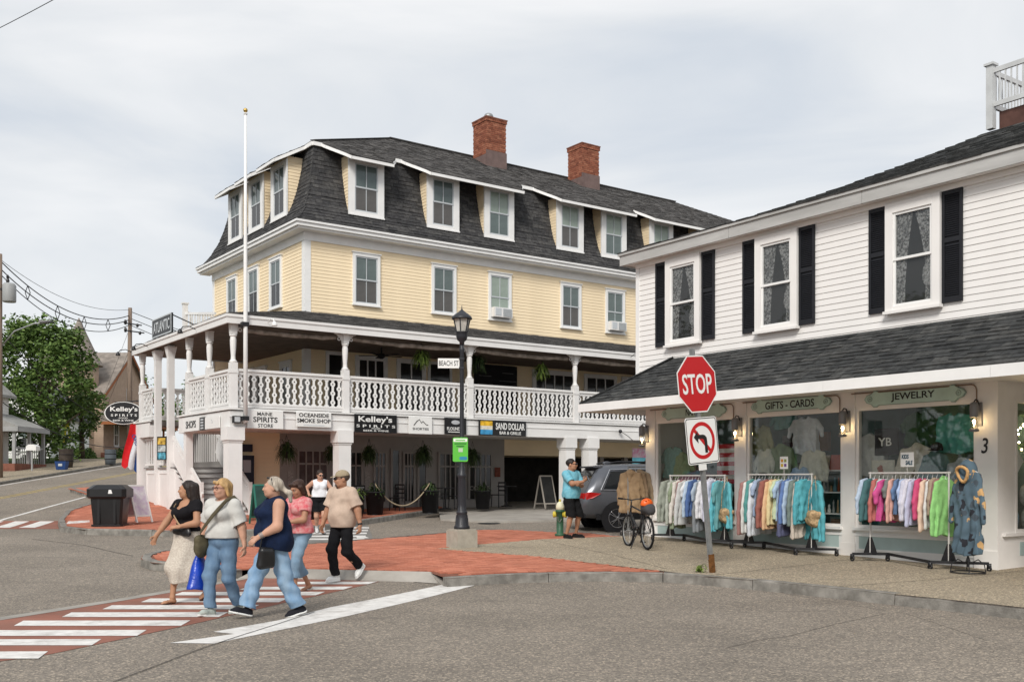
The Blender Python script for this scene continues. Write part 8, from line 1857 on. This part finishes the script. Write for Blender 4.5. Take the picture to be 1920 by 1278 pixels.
b = carried(C_, 'shoulder_bag', 'flat black shoulder bag hanging at the hip of the woman in navy', 'handbag', (.22, -.16, .73), (0, R(8), R(10))); f = Field((-.1, -.2, -.24), (.1, .22, .24), .010); f.func(lambda F, X, Y, Z: np.sqrt(np.maximum(np.abs(Y) - .06 - .1 * np.clip(-Z, -.1, .1), 0) ** 2 + np.maximum(np.abs(Z) - .085, 0) ** 2 + np.maximum(np.abs(X) - .008, 0) ** 2) - .045); f.wrinkle(.004, 24, 22, 26, 1.); pmesh('pouch', f.skin('pouch', mat('black_leather', (.012, .012, .013), .35, .45)), b); g = MB(); g.tube([(0, .09, .12), (-.02, .13, .22)], .01, 5); g.tube([(0, -.09, .12), (-.03, -.06, .24)], .01, 5); g.build('strap', MATTB, b)
# 4 woman in pink looking down
p = gpix(562, 1109); D = Person('brown-haired woman in a pink tie-dyed blouse and cropped jeans looking down', p, R(-36), 1.66, SK3, hip=1.15, waist=1.15, chest=1.08, bust=1., feet=((.07, -.16, 0., -.05, .05), (-.06, .22, .02, .3, 0)), hands=(((.06, -.30, 1.06), (.9, .6, -.6), (-.7, -.6, .1), (0, .5, .8)), ((-.03, -.31, 1.05), (-.9, .6, -.6), (.6, -.6, .1), (0, .5, .8))), yaw=R(4), pitch=R(24), lean=.02, res=.009)
D.body(curlL=1.2, curlR=1.2); D.features(brow=(.06, .03, .02)); D.hair((.045, .02, .012), 'bob_dark'); D.top(mat('pink_tie_dye', (.62, .32, .31), .9, .1, var=.5, vscale=16, col2=(.55, .10, .12), bump=.2, bscale=60), sleeve=.55, hem=.88, i=.014, loose=.014, neck='crew', wr=.004, seed=.9, name='blouse'); D.bottoms(denim('denim_light', (.16, .25, .35), (.24, .34, .44)), 1.62, .013, .012, wide=1.1, seed=1.7); D.sandals(mat('white_sandal', (.62, .60, .55), .6))
b = carried(D, 'phone', 'dark phone held in both hands by the woman in pink', 'phone', (.01, -.37, 1.07), (R(-50), 0, 0)); MB().box((-.035, -.005, -.07), (.035, .005, .07)).build('body', BLACK, b); MB().box((-.031, -.006, -.064), (.031, -.005, .064)).build('screen', PANED, b)
# 5 man in the cap
p = gpix(642, 1088, .03); M_ = Person('man in a khaki cap, dark glasses, beige t-shirt and black trousers', p, R(-32), 1.76, SK3, hip=.98, waist=1.1, chest=1.12, belly=.7, feet=((.08, .30, .13, .75, .1), (-.07, -.08, 0., 0., -.05)), hands=(((.32, .05, .84), (.3, 1, 0), (.05, -.25, -1), (-1, 0, 0)), ((-.30, -.12, .85), (-.3, 1, 0), (0, -.3, -1), (1, 0, 0))), yaw=R(-36), pitch=R(3), arm=1.15, leg=1.0)
M_.body(curlL=.8, curlR=.8, feet=False, lin=-.018, fem=False, jaw=1.08, nose=1.15); M_.features(eye=False, lip=(.34, .14, .11)); M_.glasses(True); M_.hair((.08, .065, .05), 'short')
M_.top(mat('beige_print', (.56, .43, .34), .9, .1, var=.12, vscale=11, col2=(.47, .36, .285), bump=.2, bscale=50), sleeve=.82, hem=.86, i=.018, loose=.014, flare=.026, wr=.005, seed=2.7); M_.bottoms(cloth((.013, .013, .015)), 1.98, .014, .012, wide=1.2, seed=.3); M_.shoes(SWHITE, SWHITE)
KH = cloth((.34, .28, .19)); a = M_.hd - .2; b2 = M_.hd + .25; f = Field(a, b2, .008); E = lambda c, r, kk=.012, **q: f.ell(M_.h(*c), [x * M_.k for x in r], kk, M=M_.HM, **q); E((0, .015, .055), (.094, .112, .09)); f.plane(M_.h(0, 0, .042), M_.HM @ V3(0, .12, -1)); pmesh('cap', f.skin('cap', KH), M_.o); g = MB(); n = 10
tp = [M_.h(.085 * math.cos(t), -.085 - .095 * math.sin(t), .052 - .022 * math.sin(t)) for t in [math.pi * q / n for q in range(n + 1)]]; g.prism([tuple(q) for q in tp], tuple(M_.HM @ V3(0, 0, .008))); g.build('cap_peak', KH, M_.o)
f = Field(M_.hd - .2, M_.hd + .1, .007); f.ell(M_.h(0, -.085, -.088), (.036, .026, .026), .01, M=M_.HM); pmesh('goatee', f.skin('goatee', cloth((.10, .08, .07))), M_.o)
c = M_.elb['L'] + (M_.wri['L'] - M_.elb['L']) * .93; q = M_.wri['L'] - M_.elb['L']; g = MB(); g.M = Matrix.Translation(Vector(c)) @ Vector(q).to_track_quat('Z', 'Y').to_matrix().to_4x4(); g.lathe([(.036, -.014), (.038, -.01), (.038, .01), (.036, .014)], 14); g.build('watch', BLACK, M_.o)
# 6 woman in white tank top crossing behind
p = gpix(600, 999, .02); W_ = Person('woman in a white tank top, black shorts and sunglasses crossing beside the hotel', p, R(14), 1.62, SK2, hip=1.2, waist=1.2, chest=1.1, bust=.9, belly=.3, feet=((.08, -.12, 0., 0., .1), (-.07, .24, .06, .5, 0)), hands=(((.22, -.28, 1.03), (1, .5, -.4), (.2, -.8, .2), (-.6, 0, .8)), ((-.27, .02, 1.0), (-.8, .7, 0), (.5, -.6, -.1), (0, .2, .9))), yaw=R(16), pitch=R(14), arm=1.15, leg=1.15, res=.010)
W_.body(feet=False); W_.features(eye=False); W_.glasses(True); W_.hair((.03, .017, .012), 'tied'); W_.top(cloth((.74, .75, .78), .04), sleeve=0, hem=.93, i=.013, loose=.012, neck='tank', wr=.004, name='tank_top'); W_.bottoms(cloth((.012, .012, .014)), .72, .016, .0, wide=1.25, name='shorts'); W_.shoes(cloth((.6, .6, .6)), BLACK, sock=cloth((.66, .66, .66)))
b = carried(W_, 'paper', 'small white paper held by the woman in the white tank top', 'paper', (.21, -.37, 1.05), (R(-35), 0, 0)); MB().box((-.06, -.003, -.08), (.06, .003, .08)).build('sheet', SWHITE, b)
# 7 man in the blue polo shirt
p = gpix(1071, 1008, .15); Q = Person('man in a light blue polo shirt, black shorts and sunglasses, arms folded, holding a phone', p, R(48), 1.80, SK3, hip=1.0, waist=1.12, chest=1.12, belly=.4, feet=((.16, .0, 0., 0., .35), (-.12, .03, 0., 0., -.25)), hands=(((-.04, -.27, 1.13), (.9, .2, -.7), (-.9, -.25, .05), (0, .9, .2)), ((-.02, -.34, 1.20), (-.9, .3, -.7), (.45, -.5, .55), (.3, .8, .3))), yaw=R(26), pitch=R(-2), arm=1.12, res=.0095)
Q.body(curlL=.6, curlR=1.3, feet=False, fem=False, jaw=1.03, nose=1.1); Q.features(eye=False, lip=(.36, .15, .12)); Q.glasses(True); Q.hair((.018, .013, .011), 'short')
Q.top(mat('polo_blue', (.13, .40, .52), .9, .1, var=.14, vscale=16, col2=(.22, .50, .60), bump=.25, bscale=80), sleeve=.8, hem=.90, i=.016, loose=.012, flare=.014, wr=.004, seed=1.1, name='polo_shirt'); Q.bottoms(cloth((.012, .012, .013)), 1.02, .02, .0, wide=1.5, thigh=1.1, name='shorts'); Q.shoes(cloth((.015, .014, .014)), BLACK, sock=None)
f = Field(Q.nk - .16, Q.nk + .12, .008); f.cone(Q.nk + V3(0, -.0, .01), Q.nk + V3(0, .005, .04), .082, .074, .01); f.ell(Q.nk + V3(0, -.02, .05), (.066, .07, .07), .005, cut=True); f.plane(Q.nk + V3(0, 0, .045), (0, .3, 1)); pmesh('collar', f.skin('collar', bpy.data.materials['polo_blue']), Q.o)
b = carried(Q, 'phone', 'black phone held up by the man in the blue polo shirt', 'phone', (.03, -.42, 1.27), (R(-20), 0, R(20))); MB().box((-.035, -.005, -.07), (.035, .005, .07)).build('body', BLACK, b); MB().box((-.031, -.006, -.064), (.031, -.005, .064)).build('screen', PANED, b)

# ------------------------------------------------------------------ up the side street: houses, trees, poles and wires
LEAF = mat('tree_leaf', (.08, .13, .03), .6, .25, var=.25, vscale=.6, rnd=[(0, (.035, .07, .016)), (.5, (.095, .165, .036)), (1, (.19, .27, .07))])
BARK = mat('bark', (.10, .075, .055), .95, .1, var=.4, vscale=6, bump=.5, bscale=20)
def tree(x, y, z0, zc0, zc1, r, label, n=6000, leaf=.17, seed=1, group='trees along the side street', ncl=46, trunk=.16):
 rr = random.Random(seed); o = empty('tree', (x, y, z0), 0, label, 'tree', group); h = zc1 - z0; c0 = zc0 - z0; H = zc1 - zc0
 g = MB(); g.tube([(0, 0, -.3), (.03, .02, c0 * .6), (-.04, .05, c0 + H * .3), (.05, 0, c0 + H * .72)], [trunk * 1.25, trunk, trunk * .75, trunk * .2], 9); g.build('trunk', BARK, o, smooth=True)
 cl = []
 for k in range(ncl):
  t = rr.random() ** .8; a = rr.uniform(0, 6.283); pr = r * (math.sin(math.pi * min(.97, .12 + .80 * t)) ** .6) * rr.uniform(.35, 1.0); cl.append((pr * math.cos(a), pr * math.sin(a), c0 + H * (.04 + .92 * t), r * rr.uniform(.16, .34)))
 for p in cl[:9]: g = MB(); b = (0, 0, max(c0 * .5, p[2] - H * .3)); m = ((p[0]) * .5, p[1] * .5, (b[2] + p[2]) / 2 + .1); g.tube([b, m, p[:3]], [trunk * .4, trunk * .25, .015], 6); g.build('limb', BARK, o, smooth=True)
 g = MB()
 for _ in range(n):
  q = cl[rr.randrange(ncl)]; d = Vector((rr.gauss(0, 1), rr.gauss(0, 1), rr.gauss(0, .8))); d = d.normalized() * q[3] * rr.uniform(.2, 1.1) ** .6; c = Vector(q[:3]) + d
  u = Vector((rr.gauss(0, 1), rr.gauss(0, 1), rr.gauss(0, .5))).normalized(); w = u.cross(Vector((rr.gauss(0, 1), rr.gauss(0, 1), rr.gauss(0, 1)))).normalized(); s = leaf * rr.uniform(.6, 1.3)
  g.add([c - u * s * .6, c - w * s * .3, c + u * s * .6, c + w * s * .3], [(0, 1, 2, 3)], 0, max(.01, min(.99, .5 + rr.gauss(0, .22))))
 g.build('crown', LEAF, o, kind='stuff'); return o
def shrub(x, y, r, label, seed, h=1.):
 rr = random.Random(seed); o = empty('shrub', (x, y, ground(x, y) + .08), 0, label, 'shrub', 'shrubs before the far houses'); g = MB()
 for _ in range(700):
  d = Vector((rr.gauss(0, 1), rr.gauss(0, 1), abs(rr.gauss(0, 1)))).normalized() * r * rr.uniform(.6, 1.05); d.z *= h * (1 + .2 * math.sin(d.x * 9)); u = Vector((rr.gauss(0, 1), rr.gauss(0, 1), rr.gauss(0, 1))).normalized() * .09; w = u.orthogonal().normalized() * .05; g.add([d - u, d - w, d + u, d + w], [(0, 1, 2, 3)], 0, rr.uniform(.05, .8))
 g.build('foliage', LEAF, o, kind='stuff'); MB().tube([(0, 0, -.1), (0, 0, r * h * .7)], .05, 6).build('stem', BARK, o)
def house(x0, x1, y0, y1, ze, zr, wallm, roofm, label, ridge='y', wins=(), porch=None, trim=WHITE2, oh=.3, sid=True):
 """gabled house: walls with siding, roof slopes, gable boards, windows on the +x (street) and -y sides, an optional porch towards +x"""
 xc, yc = (x0 + x1) / 2, (y0 + y1) / 2; zg = ground(xc, yc) - .4; o = empty('house', (xc, yc, zg), 0, label, 'house', 'houses along the side street'); a, b, e, r_ = (x1 - x0) / 2, (y1 - y0) / 2, ze - zg, zr - zg
 g = MB(); g.box((-a, -b, 0), (a, b, e))
 if ridge == 'y': g.prism([(-a, -b, e), (a, -b, e), (0, -b, r_)], (0, 2 * b, 0))
 else: g.prism([(a, -b, e), (a, b, e), (a, 0, r_)], (-2 * a, 0, 0))
 g.build('wall', wallm, o)
 if sid:
  g = MB(); k = .6
  while k < e: g.add([(-a, -b - .02, k), (a + .02, -b - .02, k), (a, -b, k + .16), (-a, -b, k + .16)], [(0, 1, 2, 3)]); g.add([(a + .02, -b - .02, k), (a + .02, b, k), (a, b, k + .16), (a, -b, k + .16)], [(0, 1, 2, 3)]); k += .16
  g.build('siding', wallm, o, kind='stuff')
 sl = (r_ - e) / (a if ridge == 'y' else b); t = .14
 for s in (-1, 1):
  if ridge == 'y': q = [(s * (a + oh), -b - oh, e - oh * sl), (s * (a + oh), b + oh, e - oh * sl), (0, b + oh, r_), (0, -b - oh, r_)]
  else: q = [(a + oh, s * (b + oh), e - oh * sl), (-a - oh, s * (b + oh), e - oh * sl), (-a - oh, 0, r_), (a + oh, 0, r_)]
  MB().prism([(p[0], p[1], p[2] + .02) for p in q], (0, 0, t)).build('roof', roofm, o)
  g = MB(); p, r2 = (q[0], q[3]); g.bar((p[0], p[1] - .02 if ridge == 'y' else p[1], p[2] - .06), (r2[0], r2[1] - .02 if ridge == 'y' else r2[1], r2[2] - .06), .06, .2); g.build('gable_board', trim, o)
 for side, c, z, w, h in wins:
  if side == 'x': wn = window(o, (a + .02, c, z - zg), R(90), w, h, (PANE, PANED), cas=.1)
  else: wn = window(o, (c, -b - .02, z - zg), 0, w, h, (PANE, PANED), cas=.1)
 if porch:
  y0p, y1p, d, zp, n = porch; g = MB(); q0, q1 = y0p - yc, y1p - yc; zl = zp - zg
  g.prism([(a, q0, zl + .75), (a + d + .25, q0, zl), (a + d + .25, q0, zl - .18), (a, q0, zl - .18)], (0, q1 - q0, 0)); g.build('porch_roof', roofm, o)
  g = MB(); g.box((a + d + .2, q0 - .03, zl - .26), (a + d + .28, q1 + .03, zl - .02)); g.box((a, q0 - .06, zl - .26), (a + d + .28, q0 - .005, zl - .04)); g.build('porch_fascia', trim, o)
  for k in range(n): y = q0 + .15 + (q1 - q0 - .3) * k / (n - 1); MB().box((a + d - .07, y - .07, .2), (a + d + .07, y + .07, zl - .2)).build('porch_post', trim, o)
  MB().box((a, q0, .2), (a + d + .1, q1, .75)).build('porch_floor', mat('porch_base', (.24, .1, .07), .9, var=.3), o); g = MB(); g.box((a + d - .03, q0 + .2, 1.5), (a + d + .03, q1 - .2, 1.58))
  k = q0 + .3
  while k < q1 - .2: g.box((a + d - .015, k, .75), (a + d + .015, k + .04, 1.5)); k += .22
  g.build('porch_rail', trim, o)
 return o
GREYP = mat('grey_trim', (.36, .36, .36), .6, .2, var=.1); TANW = mat('tan_wall', (.42, .31, .235), .8, .2, var=.1); BEIGE = mat('beige_wall', (.55, .47, .38), .8, .2, var=.1); RT = mat('orange_gable_trim', (.30, .11, .045), .7, .2); GR = mat('far_grey_roof', (.12, .12, .13), .9, .1, var=.3, vscale=2); TR = mat('far_tan_roof', (.27, .235, .205), .9, .1, var=.3, vscale=2)
house(-34, -26.3, 50.2, 53, 6.1, 9.4, WCLAP, mat('pale_grey_roof', (.33, .325, .31), .85, .15, var=.2), 'white clapboard house with a grey-posted porch at the street edge, cut by the frame', wins=(('x', 0, 3.3, 1, 1.7), ('y', 2.3, 4.4, .8, 1.3)), porch=(50.0, 53.4, 1.7, 4.3, 3), trim=GREYP)
house(-34.5, -29.6, 65, 71, 5.8, 8, WHITE, GR, 'small white house with a bay window glimpsed under the big maple', wins=(('y', 1.0, 3.5, 1.3, 1.7), ('x', -1, 3.5, 1, 1.6)))
h_ = house(-37, -30.6, 76, 86, 8.2, 11.6, TANW, TR, 'tan house with a conical turret, orange-trimmed gable and a front porch', ridge='x', wins=(('x', -2.6, 4.2, 1, 1.8), ('x', 1.6, 4.2, 1, 1.8), ('y', 1.5, 6.6, 1, 1.6), ('x', 0, 7.2, 1, 1.6)), porch=(75.5, 86, 2.0, 6.0, 5), trim=RT)
g = MB(); g.lathe([(1.4, 3), (1.4, 10.4)], 12, (1.2, -4.6, -ground(-33.8, 81) + .4 - .2)); g.build('turret_wall', TANW, h_)
zt_ = 10.2 - ground(-33.8, 81) + .4; MB().lathe([(1.75, 0), (1.2, 1.0), (.02, 3.6)], 12, (1.2, -4.6, zt_)).build('turret_roof', TR, h_)
house(-29.5, -22.5, 92, 101, 6.2, 8.8, BEIGE, GR, 'beige house with a long grey roof behind the wooden utility pole', ridge='x', wins=(('y', -2, 4.2, 1, 1.5), ('y', 1.5, 4.2, 1, 1.5)))
tree(-26.4, 57, ground(-26.4, 57), 2.9, 10.7, 3.0, 'large leafy green maple standing between the white porch house and the tan house', 16000, .22, 3, trunk=.2, ncl=100)
tree(-26.3, 62, ground(-26.3, 62), 4.0, 7.6, 1.3, 'smaller loose-leaved tree with reddish undergrowth leaning from the maple towards the street', 2600, .18, 5)
for k, (x, y, a, b, r, lb) in enumerate(((-33.5, 112, 6, 12.4, 4.2, 'dark green tree behind the grey roof, left of the utility pole'), (-41, 108, 5, 13, 5, 'dense tree behind the tan house turret'), (-29.5, 106, 5, 11.6, 3.4, 'dark conifer-like tree right of the utility pole by the porch end'), (-25, 118, 5, 12.5, 4.2, 'rounded tree just behind the far porch posts'), (-20, 122, 4, 10.5, 4, 'distant tree low behind the hotel porch railing'), (-52, 100, 4, 13, 6, 'broad tree at the frame edge behind the white porch house'), (-16, 130, 4, 11, 5, 'faraway tree glimpsed between the porch posts'))): tree(x, y, 3.2, a, b, r, lb, 2600, .42, 20 + k, ncl=40, trunk=.25)
for k, (x, y, r, lb) in enumerate(((-27.6, 64.5, .8, 'round green shrub before the tan house porch'), (-26.6, 63.5, .6, 'reddish-green shrub next to the round shrub'), (-24.0, 63, .7, 'bushy shrub beside the grey barrel'), (-25.4, 52.8, .55, 'dark low shrub by the white porch posts'))): shrub(x, y, r, lb, k)
def barrel(u, v, m, lb, r=.3, h=.8):
 p = gpix(u, v, .1); o = empty('barrel', p, 0, lb, 'barrel', 'barrels at the far kerb'); MB().lathe([(r * .88, 0), (r, h * .5), (r * .98, h * .95), (r * 1.05, h), (r * .9, h), (r * .88, h - .1)], 16).build('body', m, o, smooth=True); g = MB(); g.torus((0, 0, h * .35), r * .97, .02, 16, 5); g.torus((0, 0, h * .7), r * 1.0, .02, 16, 5); g.build('hoop', MATTB, o)
barrel(124, 876, mat('barrel_brown', (.08, .065, .055), .8, .2, var=.4), 'brown barrel at the far kerb behind the blue bin', .36, .95); barrel(207, 870, mat('barrel_grey', (.13, .15, .17), .7, .2), 'blue-grey barrel at the far kerb below the oval sign')
p = gpix(116, 880, .1); o = empty('recycling_bin', p, 0, 'small blue recycling bin in front of the brown barrel', 'bin'); BL = mat('bin_blue', (.02, .06, .2), .5, .3); g = MB(); g.add([(-.22, -.16, 0), (.22, -.16, 0), (.22, .16, 0), (-.22, .16, 0), (-.28, -.2, .42), (.28, -.2, .42), (.28, .2, .42), (-.28, .2, .42)], [(0, 3, 2, 1), (0, 1, 5, 4), (1, 2, 6, 5), (2, 3, 7, 6), (3, 0, 4, 7), (4, 5, 6, 7)]); g.build('body', BL, o); MB().box((-.1, -.2, .18), (.1, -.19, .3)).build('label_patch', SASHB, o)
o = empty('mailbox', gpix(60, 882, .1), 0, 'white mailbox on a post by the white porch house', 'mailbox'); MB().tube([(0, 0, 0), (0, 0, 1.0)], .05, 6).build('post', GREYP, o); g = MB(); g.prism([(-.25, -.12, 1.0), (.25, -.12, 1.0), (.25, -.12, 1.2), (.12, -.12, 1.3), (-.12, -.12, 1.3), (-.25, -.12, 1.2)], (0, .45, 0)); g.build('box', WHITE2, o)
o = empty('ribbon', (-27.4, 62.5, ground(-27.4, 62.5) + 1.1), 0, 'two yellow ribbons hanging from the tree before the tan house', 'ribbon')
for s in (-1, 1): g = MB(); g.bar((0, 0, 1.5), (s * .22, 0, 0), .14, .04, up=(0, 1, 0)); g.build('tail', mat('ribbon_yellow', (.6, .48, .03), .7), o)
# poles and wires
def upole(u, Y, vt, label, gear):
 X = (u - CX) / F_PX * Y; zg = ground(X, Y); zt = hgt(vt, Y); o = empty('utility_pole', (X, Y, zg), 0, label, 'utility pole', 'wooden utility poles'); H = zt - zg
 MB().tube([(0, 0, -.2), (0, 0, H * .5), (.03, 0, H)], [.17, .145, .11], 12).build('pole', WOODP, o, smooth=True); gear(o, H); return Vector((X, Y, zt)), o
def g1(o, H):
 for dz, x in ((.9, .0), (1.35, .15)): g = MB(); g.bar((-.3 + x, -.1, H - dz), (.75 + x, -.1, H - dz - .15), .07); g.lathe([(.05, 0), (.09, .1), (.05, .2)], 8, (.5 + x, -.1, H - dz - .25)); g.lathe([(.06, -.1), (.09, .05), (.05, .18)], 8, (-.2, -.12, H - dz)); g.build('insulator_arm', BLACK, o)
def g2(o, H):
 MB().lathe([(.27, 0), (.29, .05), (.29, .75), (.22, .85), (.03, .88)], 16, (.52, -.1, H - 2.2)).build('transformer', mat('transformer_grey', (.33, .34, .34), .5, .3), o, smooth=True)
 g = MB(); g.bar((.1, -.05, H - 1.6), (.3, -.1, H - 1.6), .08); g.lathe([(.05, 0), (.08, .1), (.05, .2), (.07, .3), (.02, .38)], 8, (.45, -.1, H - 1.34)); g.build('bushing', BLACK, o)
 g = MB(); g.tube([(.1, 0, H - 4.2), (.7, 0, H - 3.5), (1.6, 0, H - 3.15), (2.3, 0, H - 3.1)], .035, 7); g.build('lamp_arm', STEEL, o, smooth=True); g = MB(); g.add([(1.85, -.14, H - 3.12), (2.5, -.1, H - 3.1), (2.5, .1, H - 3.1), (1.85, .14, H - 3.12), (1.85, -.1, H - 3.0), (2.45, -.05, H - 3.04), (2.45, .05, H - 3.04), (1.85, .1, H - 3.0)], [(0, 3, 2, 1), (4, 5, 6, 7), (0, 1, 5, 4), (1, 2, 6, 5), (2, 3, 7, 6), (3, 0, 4, 7)]); g.build('lamp_head', BLACK, o)
T1, _ = upole(243, 60, 577, 'wooden utility pole standing by the oval sign at the end of the porch', g1); T2, _ = upole(-2, 46, 476, 'wooden utility pole with a grey transformer and street lamp arm, cut by the frame edge', g2)
WIRE = mat('wire_black', (.03, .03, .033), .6, .2)
def wire(a, b, sag, label, r=.018, sp=0):
 a, b = Vector(a), Vector(b); o = None; P = [a + (b - a) * t - Vector((0, 0, sag * 4 * t * (1 - t))) for t in [k / 24 for k in range(25)]]
 o = MB().tube(P, r, 5).build('overhead_wire', WIRE, smooth=True, label=label, cat='wire'); return P
Z = Vector((0, 0, 1)); X_ = Vector((1, 0, 0)); Tf = Vector((-31, 96, 12.5))
q = wire(T2 - Z * .2, T1 - Z * .1, .75, 'topmost thin overhead wire between the two utility poles', .012)
P1 = wire(T2 - Z * .35 + X_ * .1, T1 - Z * .45, 1.1, 'upper thick overhead cable between the two utility poles', .026); P2 = wire(T2 - Z * .6, T1 - Z * .7, 1.15, 'middle thick overhead cable between the two utility poles', .026); P3 = wire(T2 - Z * .95 + X_ * .1, T1 - Z * 1.0, 1.25, 'lowest thick overhead cable of the bundle between the two utility poles', .022)
for k in (4, 9, 14, 19):
 a, b = P1[k], P3[k]; g = MB(); m = (a + b) / 2; g.bar(a, m + X_ * .12, .03); g.bar(m + X_ * .12, b, .03); g.bar(a, m - X_ * .12, .03); g.bar(m - X_ * .12, b, .03); tagp(g.build('cable_spacer', BLACK), 'black diamond spacer clip on the overhead cables, %s' % {4: 'by the transformer pole', 9: 'second from the transformer pole', 14: 'second from the far pole', 19: 'by the far wooden pole'}[k], 'spacer', 'spacer clips on the cable bundle')
E_ = Vector((-8, 73, 8.4))
for k, (a, dz, s, lb) in enumerate(((T1 - Z * .2, 0, .6, 'upper wire running from the far pole down behind the ATLANTIC board'), (T1 - Z * .6, -.5, .7, 'middle wire running from the far pole down behind the ATLANTIC board'), (T1 - Z * 1.0, -1.0, .8, 'lower wire running from the far pole down behind the ATLANTIC board'))): wire(a, E_ + Z * dz, s, lb, .02)
wire(T2 - Z * 3.4, T1 - Z * 7.0, .9, 'sagging telephone wire crossing before the maple, upper one', .02); wire(T2 - Z * 6.6, T1 - Z * 8.2, .7, 'sagging telephone wire crossing before the maple, lower one', .022); wire(T1 - Z * 5.6, Vector((-36, 62, 6.4)), .4, 'service wire from the far pole towards the tan house', .014)
wire(T1 - Z * 1.2, Vector((-33, 80, 6.2)), .1, 'thin stay wire slanting from the far pole', .01); wire(T1 - Z * 2.4, Vector((-32, 78, 5.2)), .1, 'second thin stay wire slanting from the far pole', .01)
Yw = 22.; wire(((-40 - CX) / F_PX * Yw, Yw, hgt(72, Yw)), ((150 - CX) / F_PX * (Yw - 3), Yw - 3, hgt(-28, Yw - 3)), .02, 'single wire crossing the sky in the upper corner of the photo', .008)
# across the street, beyond the frame: what the shop windows mirror
house(-36, -29, 4, 14, 6.2, 9.5, WCLAP, GR, 'white clapboard house across the street, mirrored in the shop windows', wins=(('x', -3, 3.0, 1, 1.7), ('x', 0, 3.0, 1, 1.7), ('x', 3, 3.0, 1, 1.7)), porch=(4, 14, 2, 3.4, 5)); house(-37, -30, 17, 25, 6.8, 10, WCLAP, GR, 'taller white house across the street, mirrored in the shop windows', wins=(('x', -2, 3.2, 1, 1.7), ('x', 2, 3.2, 1, 1.7)))
house(-36, -29, 29, 38, 6.4, 9.8, BEIGE, GR, 'beige house across the street, mirrored in the shop windows', wins=(('x', -2, 3.6, 1, 1.7), ('x', 2, 3.6, 1, 1.7)))
for k, (x, y, r, zt_) in enumerate(((-31, 15.5, 3.4, 11), (-32, 27, 3.6, 12), (-33, 1, 4, 12), (-42, 21, 5, 15), (-42, 9, 5, 15), (-31, 41, 3.5, 11))): tree(x, y, 0.2, 2.2, zt_, r, ('street tree between the mirrored houses, number from the white one' if 0 else ['leafy tree between the two mirrored white houses', 'leafy tree between the mirrored taller and beige houses', 'leafy tree before the mirrored white house', 'tall tree behind the mirrored taller house', 'tall tree behind the mirrored white house', 'leafy tree beyond the mirrored beige house'][k]), 2600, .4, 60 + k, 'trees mirrored in the shop windows')
